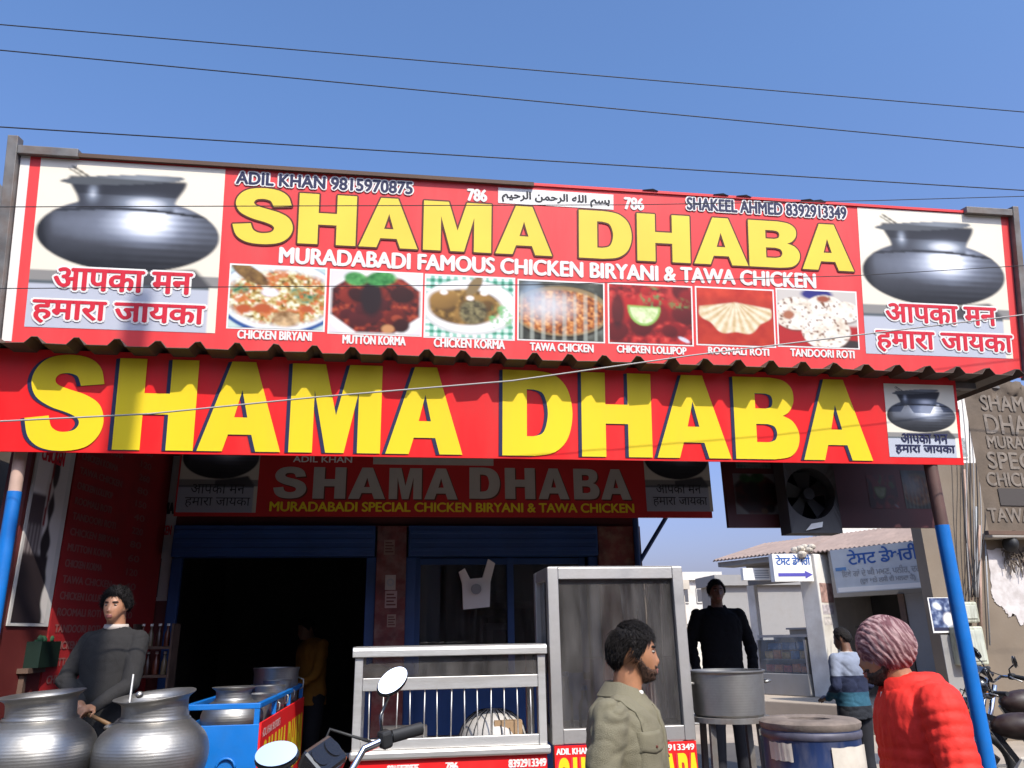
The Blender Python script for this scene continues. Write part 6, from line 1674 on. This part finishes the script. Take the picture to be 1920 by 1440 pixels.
def person(label, loc, rz, pose, top, legs, skin, hairm, hs=1.0, group=None, vox=.0075, hair=True, beard=None, head_rot=(0, 0), top_kind='shirt', detail=True, long=0.0, shoe=None, curl=.004, hthick=.017, bulk=1.0, beard_t=.0035, hsc=.87, sw=1.0, strand=None):
    t = thing('person', label, 'person', loc, rz, group)
    t.scale = (hs,)*3
    hc = Vector(pose.get('head', (0, .015, 1.605)))-Vector((0, 0, .115*(1-hsc)))
    hm = Matrix.Translation(hc) @ Matrix.Rotation(R(head_rot[0]), 4, 'Z') @ Matrix.Rotation(R(head_rot[1]), 4, 'X') @ Matrix.Scale(hsc, 4)
    nb = Vector(pose.get('neck', (0, -.012, 1.45)))
    hips = [Vector((-.095, 0, .90)), Vector((.095, 0, .90))]
    arms = [arm_pts(pose, 0), arm_pts(pose, 1)]
    knees = [Vector((-.10, .02, .49)), Vector((.10, .02, .49))]; ank = [Vector((-.11, -.01, .08)), Vector((.11, -.01, .08))]
    lean = pose.get('lean', 0)
    def ring(z, cx, cy, rx, ry): k = max(0, z-.9)/.5; return (z, cx+pose.get('leanx', 0)*k, cy+lean*k, rx*bulk, ry*bulk)
    TR = [ring(*a) for a in ((.86, 0, .0, .150, .105), (.95, 0, 0, .158, .108), (1.05, 0, .012, .156, .112), (1.18, 0, .008, .162, .112), (1.28, 0, 0, .176, .118), (1.33, 0, -.002, .174, .114), (1.37, 0, -.006, .165, .106), (1.40, 0, -.009, .145, .096), (1.43, 0, -.012, .112, .082), (1.455, 0, -.012, .078, .066))]
    # body: one continuous skin
    mb = MB(); loft(mb, [(z_, a_, b_, c_-.018, d_-.018) for z_, a_, b_, c_, d_ in TR])
    mb.cap(nb+Vector((0, 0, -.05)), hc+Vector((0, -.020, -.040)), .057, .052)
    hv = [hm @ Vector(p) for p in HB.reshape(-1, 3)]
    mb.add(hv, HF)
    for s in (-1, 1):
        rm = (hm.to_3x3() @ Matrix.Rotation(s*.35, 3, 'Z'))
        mb.ell(hm @ Vector((s*.077, -.010, -.002)), (.009, .021, .033), 12, 8, rot=rm); mb.ell(hm @ Vector((s*.076, -.004, -.026)), (.009, .012, .012), 10, 6)
    for s in (0, 1):
        mb.cap(nb+Vector(((s-.5)*.07, .004, -.062)), arms[s][0]+Vector((0, .004, -.012)), .034, .042)
        a = arms[s]; mb.cap(a[0], a[1], .050, .041); mb.cap(a[1], a[2], .041, .027)
        dvec = Vector(pose['hand'][s][0]); hand(mb, a[2], dvec, pose['hand'][s][1], s=-1 if s == 0 else 1, curl=pose['hand'][s][2])
        mb.cap(hips[s], knees[s], .082, .056); mb.cap(knees[s], ank[s], .054, .040); mb.cap(ank[s], ank[s]+Vector((0, .16, -.035)), .042, .035)
    me = remesh(mb, vox, 4, .4); me.name = 'body'
    me.materials.append(skin)
    me.polygons.foreach_set('use_smooth', [True]*len(me.polygons))
    body = link_mesh('body', me, t)
    P = lambda n_, mb_, m_, par=t, **k: part(n_, mb_, m_, par, local=True, **k)
    def sh(name, mask, thick, m_, par=body, **k):
        return P(name, MB().add(shell(mask, thick, hm, **k), HF), m_, par, smooth=True)
    if hair:
        hk = hair_mask(long); ho = sh('hair', hk, hthick, hairm, par=t, curl=curl, freq=70)
        if strand: P('hair_strands', strands(strand[0], hk, hm, strand[1], strand[2], strand[3], strand[4], 7, base=hthick*.85), hairm, ho, fix=False)
    if beard is not None:
        bo = sh('beard', beard_mask(), beard_t, beard, par=t, curl=.0015, freq=150, under=.005)
        P('beard_strands', strands(1500, beard_mask()*1.0, hm, lambda d: (0, .15, -1), .009, .35, .45, 5, r0=.0007, base=.003), hairm, bo, fix=False)
    if detail:
        sh('eyebrow', brow_mask(), .0045, hairm, under=.006); sh('lips', lips_mask(), .0022, M['lip'], under=.005)
        for s in (-1, 1):
            c = Vector((s*.031, .0775, .010)); mb = MB()
            mb.ell(hm @ c, (.0115, .0095, .0046), 14, 10, rot=hm.to_3x3()); e = P('eye', mb, M['eye_white'], smooth=True, par=body)
            P('iris', MB().ell(hm @ (c+Vector((pose.get('gaze', 0)*.004, .0075, 0))), (.0050, .0045, .0052), 10, 6, rot=hm.to_3x3()), M['ink_black'], e, smooth=True)
    # trousers
    mb = MB(); loft(mb, [(.84, 0, 0, .15, .11), (.90, 0, 0, .168*bulk, .12*bulk), (.98, 0, 0, .166*bulk, .118*bulk), (1.02, 0, .004, .162*bulk, .115*bulk)])
    for s in (0, 1): mb.cap(hips[s], knees[s], .098, .075); mb.cap(knees[s], ank[s]+Vector((0, 0, .02)), .072, .062)
    me = remesh(mb, .014, 5, .5); me.name = 'trousers'; me.materials.append(legs); me.polygons.foreach_set('use_smooth', [True]*len(me.polygons)); link_mesh('trousers', me, t)
    for s in (0, 1):
        mb = MB(); mb.cap(ank[s]+Vector((0, -.03, -.035)), ank[s]+Vector((0, .17, -.042)), .045, .038); P('shoe', mb, shoe or M['black_rubber'], smooth=True)
    # top
    tk = 1.0
    TT = [(z, cx, cy, rx+.022, ry+.022) for z, cx, cy, rx, ry in TR if z > .9][:-1]
    TT = [(.83, TT[0][1], TT[0][2], TT[0][3]+.004, TT[0][4]+.004)]+TT
    zt_, cx_, cy_, rx_, ry_ = TT[-1]; TT[-1] = (1.432, cx_, cy_, .118*bulk, .086*bulk); TT.append((1.462, cx_, cy_, .076, .070))
    mb = MB(); loft(mb, TT)
    th = .012 if top_kind == 'puffer' else (.006 if top_kind == 'jacket' else .001)
    for s in (0, 1):
        mb.cap(nb+Vector(((s-.5)*.09, -.004, -.035)), arms[s][0]+Vector((0, 0, -.004)), .048+th, .058+th)
        a = arms[s]; d_ = (a[2]-a[1]).normalized()
        mb.cap(a[0], a[1], .062+th, .052+th); mb.cap(a[1], a[2]-d_*.0, .052+th, .036+th)
    me = remesh(mb, .0078 if detail else .012, 4, .5); me.name = 'top'
    n = len(me.vertices); co = np.empty(n*3); me.vertices.foreach_get('co', co); co = co.reshape(-1, 3)
    no = np.empty(n*3); me.vertices.foreach_get('normal', no); no = no.reshape(-1, 3)
    for i in range(n):
        v = Vector(co[i]); best = 9; along = 0; arm = False
        for s in (0, 1):
            L0 = 0
            for k in (0, 1):
                p, q = arms[s][k], arms[s][k+1]; d_ = q-p; L = d_.length; u = max(0, min(1, (v-p).dot(d_)/(L*L))); dist = (v-(p+d_*u)).length
                if dist < .085 and dist < best: best = dist; along = L0+u*L; arm = True
                L0 += L
        if arm and abs(v.x) < .13 and v.z > 1.0 and best > .07: arm = False
        if top_kind == 'puffer':
            tt = along if arm else v.z*1.0+.012*math.sin(v.x*9)
            per = .038 if arm else .042
            if not arm and v.z > 1.25: q_ = 1.0
            else: q_ = abs(math.sin(math.pi*tt/per))**.55
            h = .0062*q_-.003+.0035*noise.noise(v*28)+.003*noise.noise(Vector((v.x*60, v.y*60, v.z*18)))
        else:
            tt = along if arm else 0
            w1 = noise.noise(Vector((v.x*5+v.z*7, v.y*6+v.z*2, v.z*6-v.x*4))); mk = max(0, .5+noise.noise(v*4.5+Vector((9, 0, 0))))
            w3 = noise.noise(Vector((v.x*7-v.z*9, v.y*7, v.z*9+v.x*5+3)))
            w2 = noise.noise(Vector((v.x*22, v.y*22, v.z*34)))
            h = .004*w1-.0085*mk*math.exp(-(w1/.11)**2)-.005*mk*math.exp(-(w3/.09)**2)+.002*w2
            if arm: h += .0045*math.sin(tt*52+5*w1)*(1 if .18 < tt < .42 or tt > .46 else .3)*max(0, 1-max(0, best-.05)/.03)
        co[i] += no[i]*h*pose.get('wrinkle', 1)
    me.vertices.foreach_set('co', co.reshape(-1)); me.update()
    me.materials.append(top); me.polygons.foreach_set('use_smooth', [True]*len(me.polygons))
    topo = link_mesh('jacket' if top_kind != 'shirt' else 'shirt', me, t)
    return t, body, topo, hm, P, arms

def skin_mat(name, c):
    m = mat(name, c, .5, var=.12, vscale=14, dirt=tuple(x*.62 for x in c), dscale=18, damt=.35, bump=.08, bscale=260)
    b = m.node_tree.nodes['Principled BSDF']; b.inputs['Subsurface Weight'].default_value = .12; b.inputs['Subsurface Radius'].default_value = (.012, .005, .003); b.inputs['Subsurface Scale'].default_value = .6
    return m
M['lip'] = mat('lip', (.26, .09, .07), .45)
M['eye_white'] = mat('eye_white', (.34, .30, .27), .4)
hair_m = mat('black_hair', (.012, .010, .010), .75, var=.3, vscale=60, bump=.6, bscale=180, stretch=(1, 1, .3), spec=.2)
beard_m = mat('dark_beard', (.050, .032, .024), .7, bump=.5, bscale=300)
stub_m = mat('stubble', (.085, .042, .026), .7, var=.4, vscale=160)
sk1 = skin_mat('skin_brown', (.36, .165, .085)); sk2 = skin_mat('skin_tan', (.42, .20, .11)); sk3 = skin_mat('skin_dark', (.16, .08, .05))
dark_tr = mat('dark_trousers', (.014, .014, .02), .85, var=.2)
jean = mat('blue_trousers', (.03, .045, .09), .85, var=.2)
down = lambda sw=.02: [[(-.185, -.005, 1.40), (-.235, -.03, 1.13), (-.235, .06+sw, .88)], [(.185, -.005, 1.40), (.235, -.03, 1.13), (.235, .06+sw, .88)]]
hdown = [((0, .15, -1), (1, 0, 0), .35), ((0, .15, -1), (-1, 0, 0), .35)]

def collar(P, par, m_, nb, open_=.05, h_=.05, r=.078, tilt=.25, thick=.008):
    """turned-down collar as a solid band open at the front"""
    mb = MB(); n = 30; vs = []; a0, a1 = R(90)+open_*8, R(450)-open_*8
    for i in range(n+1):
        a = a0+(a1-a0)*i/n; fr = math.sin(a)          # +1 at the front
        rr = r
        base = Vector((nb[0]+rr*1.10*math.cos(a), nb[1]+rr*1.08*math.sin(a), nb[2]-.030-.02*max(0, fr)))
        topv = base+Vector((-.018*math.cos(a), -.018*math.sin(a), h_*.75+.042-.01*max(0, fr))); outv = base+Vector((.022*math.cos(a), .022*math.sin(a), .030-.022*max(0, fr)))
        vs += [base, topv, topv+Vector((thick*math.cos(a), thick*math.sin(a), .004)), outv+Vector((0, 0, .0)), outv-Vector((thick*.8*math.cos(a), thick*.8*math.sin(a), .004))]
    fs = []
    for i in range(n):
        for k in range(5): a = i*5+k; b = i*5+(k+1) % 5; fs.append((a, b, b+5, a+5))
    fs.append((0, 1, 2, 3, 4)); fs.append(tuple(n*5+k for k in (4, 3, 2, 1, 0)))
    return P('collar', mb.add(vs, fs), m_, par, smooth=50)

# --- man in olive overshirt, profile to the right
olive = mat('olive_cotton', (.175, .155, .10), .85, var=.12, vscale=10, bump=.5, bscale=300, dirt=(.11, .10, .06), dscale=5, damt=.35)
po = at(1166, 1290, 2.98)
OZ = -118
pose = dict(arm=[[(-.185, -.01, 1.375), (-.25, -.05, 1.12), (-.235, .06, .88)], [(.185, -.015, 1.375), (.258, -.055, 1.12), (.24, .06, .88)]], hand=hdown, wrinkle=1.15, head=(0, .040, 1.60), neck=(0, .0, 1.44), lean=.0)
om, obody, otop, ohm, OP, oarm = person('man in an olive overshirt with black hair and short beard facing right', (po.x+.01, 2.98, -.045), R(OZ), pose, olive, jean, sk1, hair_m, 1.0, beard=stub_m, head_rot=(22, -4), top_kind='jacket', bulk=1.0, hsc=.87, hthick=.015, strand=(3600, lambda d: (.15, .35 if d.z > .6 else -.5, -.8 if d.z < .75 else -.1), .038, .16, .22))
collar(OP, otop, olive, (0, .000, 1.440), open_=.075, h_=.042, r=.076, thick=.006)
tee = P_t = OP('undershirt', MB().lathe([(.058, 1.40), (.066, 1.43), (.064, 1.452), (.058, 1.456)], (0, .004, 0), 28), mat('white_tee', (.6, .58, .55), .8), otop, smooth=True)
def surf_patch(me_o, c, ux, uz, w_, h_, out, name, m_, P, par, shape=None, lift=.006, n=10, m=8):
    """a cloth patch shrunk on to the surface of me_o, kept a little proud of it"""
    me_ = me_o.data; bm = bmesh.new(); bm.from_mesh(me_)
    from mathutils.bvhtree import BVHTree
    tr = BVHTree.FromBMesh(bm); bm.free()
    c, ux, uz, out = Vector(c), Vector(ux).normalized(), Vector(uz).normalized(), Vector(out).normalized()
    top, bot = [], []
    for j in range(m+1):
        for i in range(n+1):
            u, v = i/n-.5, j/m-.5
            if shape: v = shape(u, v)
            p = c+ux*u*w_+uz*v*h_+out*.25
            hit = tr.ray_cast(p, -out); q = hit[0] if hit[0] is not None else c
            e = 1 if 0 < i < n and 0 < j < m else .5
            top.append(q+out*lift*e); bot.append(q-out*.003)
    k = len(top); fs = []
    for j in range(m):
        for i in range(n):
            a = j*(n+1)+i; fs.append((a, a+1, a+n+2, a+n+1)); fs.append((k+a, k+a+n+1, k+a+n+2, k+a+1))
    rim = [i for i in range(n+1)]+[j*(n+1)+n for j in range(1, m+1)]+[m*(n+1)+i for i in range(n-1, -1, -1)]+[j*(n+1) for j in range(m-1, 0, -1)]
    for i in range(len(rim)): a, b = rim[i], rim[(i+1) % len(rim)]; fs.append((a, k+a, k+b, b))
    return P(name, MB().add(top+bot, fs), m_, par, smooth=60)
flap = lambda u, v: v+(.0 if v > 0 else -.35*(.5-abs(u))*(-v)*2)
surf_patch(otop, (.085, 0, 1.30), (1, 0, 0), (0, 0, 1), .125, .062, (0.3, 1, 0), 'pocket_flap', olive, OP, otop, shape=flap, lift=.012)
surf_patch(otop, (.085, 0, 1.235), (1, 0, 0), (0, 0, 1), .115, .13, (0.3, 1, 0), 'pocket', olive, OP, otop, lift=.006)
surf_patch(otop, (0, 0, 1.15), (1, 0, 0), (0, 0, 1), .035, .52, (0, 1, 0), 'placket', olive, OP, otop, lift=.008, m=22)
for z in (1.02, 1.13, 1.24): surf_patch(otop, (0, 0, z), (1, 0, 0), (0, 0, 1), .014, .014, (0, 1, 0), 'button', M['ink_brown'], OP, otop, lift=.014, n=4, m=4)
surf_patch(otop, (.085, 0, 1.283), (1, 0, 0), (0, 0, 1), .012, .012, (.3, 1, 0), 'button', M['ink_brown'], OP, otop, lift=.017, n=4, m=4)
def seam(o, pts, r, m_, P, par):
    from mathutils.bvhtree import BVHTree
    bm = bmesh.new(); bm.from_mesh(o.data); tr = BVHTree.FromBMesh(bm); bm.free(); q = []
    for p in pts:
        h = tr.find_nearest(Vector(p)); q.append(h[0]+h[1]*.0005)
    return P('seam', MB().tube(q, r, 5), m_, par)
olive_dk = mat('olive_thread', (.10, .088, .055), .9)
for s in (-1, 1):
    seam(otop, [(s*.165, .10*math.cos(a), 1.345+.11*math.sin(a)) for a in np.linspace(-.3, math.pi+.3, 22)], .0022, olive_dk, OP, otop)
seam(otop, [(x, -.2, 1.33) for x in np.linspace(-.16, .16, 16)], .002, olive_dk, OP, otop)

# --- man in red quilted jacket and turban, facing left
redj = mat('red_nylon', (.70, .032, .022), .68, var=.06, vscale=8, bump=.2, bscale=70, spec=.25)
ps_ = at(1672, 1290, 2.78)
pose = dict(arm=[[(-.19, -.015, 1.37), (-.265, -.03, 1.12), (-.235, .09, .90)], [(.19, -.015, 1.37), (.265, -.03, 1.12), (.235, .09, .90)]], hand=hdown, head=(0, .085, 1.545), neck=(0, .02, 1.42), lean=.0)
sm_, sbody, stop, shm, SP, sarm = person('bearded man in a red quilted jacket and mauve striped turban facing left', (ps_.x+.09, 2.78, -.01), R(72), pose, redj, dark_tr, sk1, hair_m, 1.0, hair=False, beard=beard_m, head_rot=(0, -8), top_kind='puffer', bulk=1.04, hsc=.86)
mb = MB(); n = 30; vs = []
a0, a1 = R(90)+.32, R(450)-.32
for i in range(n+1):
    a = a0+(a1-a0)*i/n; fr = math.sin(a)
    for r_, z in ((.084, 1.405), (.080, 1.455-.012*max(0, fr)), (.088, 1.462-.012*max(0, fr)), (.103, 1.450-.012*max(0, fr)), (.112, 1.395)):
        vs.append((r_*1.04*math.cos(a), .012+r_*math.sin(a), z))
fs = []
for i in range(n):
    for k in range(5): a = i*5+k; b = i*5+(k+1) % 5; fs.append((a, b, b+5, a+5))
fs.append((0, 1, 2, 3, 4)); fs.append(tuple(n*5+k for k in (4, 3, 2, 1, 0)))
SP('collar', mb.add(vs, fs), redj, stop, smooth=50)
SP('zip', MB().tube([(0, .128, .95), (0, .140, 1.15), (0, .138, 1.3), (0, .112, 1.40)], .006, 6), M['flex_white'], stop)
# turban: wound cloth
tur = mat('mauve_striped_cloth', (.24, .11, .125), .9, var=.2, vscale=10, bump=.3, bscale=120)
nt = tur.node_tree; b_ = nt.nodes['Principled BSDF']
tc = nt.nodes.new('ShaderNodeAttribute'); tc.attribute_name = 'wrap'; wv = nt.nodes.new('ShaderNodeTexNoise'); wv.inputs['Scale'].default_value = 1.0; wv.inputs['Detail'].default_value = 4
mp = nt.nodes.new('ShaderNodeMapping'); mp.inputs['Scale'].default_value = (5, 60, 1)
nt.links.new(tc.outputs['Vector'], mp.inputs[0]); nt.links.new(mp.outputs[0], wv.inputs['Vector'])
cr2 = nt.nodes.new('ShaderNodeValToRGB'); cr2.color_ramp.elements[0].position = .44; cr2.color_ramp.elements[1].position = .60
cr2.color_ramp.elements[0].color = (.13, .050, .058, 1); cr2.color_ramp.elements[1].color = (.36, .23, .225, 1)
nt.links.new(wv.outputs['Fac'], cr2.inputs[0]); nt.links.new(cr2.outputs[0], b_.inputs['Base Color'])
def turban(P, hm, par):
    nu, nv = 120, 80; vs = []; wr = []
    for j in range(nv+1):
        f = -math.pi/2*.72+(math.pi/2*.72+math.pi/2*.99)*j/nv
        for i in range(nu):
            g = 2*math.pi*i/nu; d = Vector((math.cos(f)*math.sin(g), math.cos(f)*math.cos(g), math.sin(f)))
            back = max(0, -d.y); up = max(0, d.z)
            r = Vector((.098, .112, .118))
            p = Vector((d.x*r.x, d.y*r.y, d.z*r.z))
            p.y -= .012*back; p.z += .010*back*up; p.x *= 1+.06*back
            # wrap direction: layers fan out of the front edge and spread to the back
            q = (p.z*.9-p.y*.55)*1.0+.02*math.sin(g*2+.6)+abs(p.x)*.25
            ph = q/.0135+1.2*noise.noise(d*2.1)
            k = abs(math.sin(ph*math.pi*.5)); hgt = .0055*(k**.6)+.003*noise.noise(d*5)
            p += d*hgt
            rm = Matrix.Rotation(R(24), 3, 'X')
            vs.append(hm @ (rm @ p+Vector((0, -.012, .040)))); wr.append((g/6.28*3+q*2, q*1.2, 0))
    fs = [(j*nu+i, j*nu+(i+1) % nu, (j+1)*nu+(i+1) % nu, (j+1)*nu+i) for j in range(nv) for i in range(nu)]
    fs += [tuple(range(nu-1, -1, -1)), tuple(nv*nu+i for i in range(nu))]
    o = P('turban', MB().add(vs, fs), tur, par, smooth=True, fix=False)
    at_ = o.data.attributes.new('wrap', 'FLOAT_VECTOR', 'POINT'); at_.data.foreach_set('vector', [c for w_ in wr for c in w_])
    return o
turban(SP, shm, sm_)

# --- cook behind the big pots at the left
grey_sw = mat('charcoal_sweater', (.015, .0135, .0135), .92, var=.15, vscale=12, bump=.3, bscale=200)
pc_ = at(214, 1150, 5.25)
hp = at(152, 1328, 5.0)
def toloc(p, loc, rz, s=1.0):
    return Matrix.Rotation(-rz, 3, 'Z') @ ((Vector(p)-Vector(loc))/s)
cl_loc = Vector((pc_.x+.02, 5.25, PLAT-.03)); crz = R(180-12); csc = .985
w_r = toloc(hp+Vector((-.02, .02, .03)), cl_loc, crz, csc); e_r = toloc(at(122, 1275, 5.25), cl_loc, crz, csc)
pose = dict(arm=[[(-.155, -.005, 1.38), (-.20, .10, 1.13), (-.10, .28, 1.02)], [(.155, -.005, 1.38), tuple(e_r), tuple(w_r)]], wrinkle=.5, hand=[((.3, 1, -.2), (0, 0, -1), .7), ((-.55, .8, -.35), (0, -.2, -1), .6)], head=(0, .03, 1.60))
cm, cbody, ctop, chm, CPp, carm = person('cook in a charcoal sweater with curly hair behind the big pots', cl_loc, crz, pose, grey_sw, dark_tr, sk2, hair_m, csc, beard=None, head_rot=(6, -4), top_kind='shirt', curl=.012, hthick=.026, long=-.01, bulk=.88, hsc=.86, strand=(3000, lambda d: (.3*d.x, .2, -.3), .026, .75, .8))
CPp('shirt_collar', MB().lathe([(.060, 1.435), (.074, 1.452), (.068, 1.475), (.058, 1.47)], (0, -.006, 0), 28), mat('pale_collar', (.42, .36, .32), .8), ctop, smooth=True)
ld = thing('ladle', 'brown handled ladle held by the cook and resting on the pot with the tilted lip', 'ladle', tuple(hp))
a, b = hp+Vector((-.03, 0, .0)), at(205, 1358, 4.75)
part('shaft', MB().tube([a, b], .011, 8), mat('wooden_handle', (.16, .085, .035), .6), ld, smooth=True)
part('scoop', MB().ell(b+Vector((.02, -.0, -.015)), (.045, .045, .02), 16, 8), M['steel_dull'], ld, smooth=True)

# --- dark clad man under the hanging board
pdk = at(1343, 1120, 6.95)
pose = dict(arm=[[(-.185, -.005, 1.39), (-.27, -.02, 1.13), (-.24, .10, .90)], [(.185, -.005, 1.39), (.27, -.02, 1.13), (.24, .10, .90)]], hand=hdown, head=(0, .02, 1.61))
dkm = person('man all in black standing in shade behind the stock pot', (pdk.x, 6.95, .37), R(172), pose, M['black_cloth'], dark_tr, sk3, hair_m, 1.0, top_kind='jacket', bulk=1.0, hsc=.88, strand=(1500, lambda d: (.1, .2, -.7), .02, .4, .4))
collar(dkm[4], dkm[2], M['black_cloth'], (0, -.01, 1.43))
# --- man with striped sweater, back towards us
def band_mat():
    m = mat('striped_sweater', (.1, .1, .2), .9, bump=.3, bscale=150); nt = m.node_tree; b = nt.nodes['Principled BSDF']
    tc = nt.nodes.new('ShaderNodeTexCoord'); sp_ = nt.nodes.new('ShaderNodeSeparateXYZ'); nt.links.new(tc.outputs['Object'], sp_.inputs[0])
    mr = nt.nodes.new('ShaderNodeMapRange'); mr.inputs['From Min'].default_value = .8; mr.inputs['From Max'].default_value = 1.5; nt.links.new(sp_.outputs['Z'], mr.inputs['Value'])
    cr = nt.nodes.new('ShaderNodeValToRGB'); cr.color_ramp.interpolation = 'CONSTANT'; e = cr.color_ramp.elements
    e[0].position = 0; e[0].color = (.012, .014, .02, 1); e[1].position = .22; e[1].color = (.02, .09, .14, 1)
    for p, c in ((.40, (.012, .018, .05, 1)), (.62, (.22, .25, .33, 1)), (.93, (.62, .60, .58, 1))): x = e.new(p); x.color = c
    nt.links.new(mr.outputs[0], cr.inputs[0]); nt.links.new(cr.outputs[0], b.inputs['Base Color']); return m
pst = at(1582, 1190, 7.6)
pose = dict(arm=[[(-.18, -.005, 1.39), (-.25, -.04, 1.14), (-.16, .16, 1.02)], [(.18, -.005, 1.39), (.24, -.0, 1.14), (.12, .20, 1.10)]], hand=[((.2, 1, -.1), (0, 0, -1), .5), ((-.2, 1, .2), (0, 0, -1), .5)], head=(0, .03, 1.595))
stm = person('man in a blue and white banded sweater seen from behind by the lane', (pst.x, 7.6, -.02), R(18), pose, band_mat(), dark_tr, sk3, hair_m, .985, head_rot=(20, -10), detail=False, vox=.010)
# --- helper in ochre deep inside the left opening
pyl = at(590, 1205, 8.4)
ochre = mat('ochre_shirt', (.30, .13, .015), .9, var=.15)
pose = dict(arm=[[(-.18, -.005, 1.39), (-.22, .06, 1.13), (-.15, .24, 1.0)], [(.18, -.005, 1.39), (.23, .05, 1.13), (.18, .24, 1.0)]], hand=[((.2, 1, -.2), (0, 0, -1), .5), ((-.2, 1, -.2), (0, 0, -1), .5)], head=(0, .10, 1.56), neck=(0, .03, 1.44), lean=.03)
ylm = person('helper in an ochre shirt bending his head deep in the dark left opening', (pyl.x, 8.4, PLAT-.12), R(120), pose, ochre, dark_tr, sk3, hair_m, 1.0, head_rot=(0, -18), detail=False, vox=.010)
# --- shopkeeper in the dairy
pk_ = wpt(DW.uv(1466, 1170)[0], PZ, -2.2)
pose = dict(arm=down(), hand=hdown)
skm = person('small figure of the shopkeeper standing inside the dairy', tuple(pk_), R(150), pose, mat('grey_blue_shirt', (.16, .18, .22), .9), dark_tr, sk3, hair_m, .97, detail=False, vox=.012)
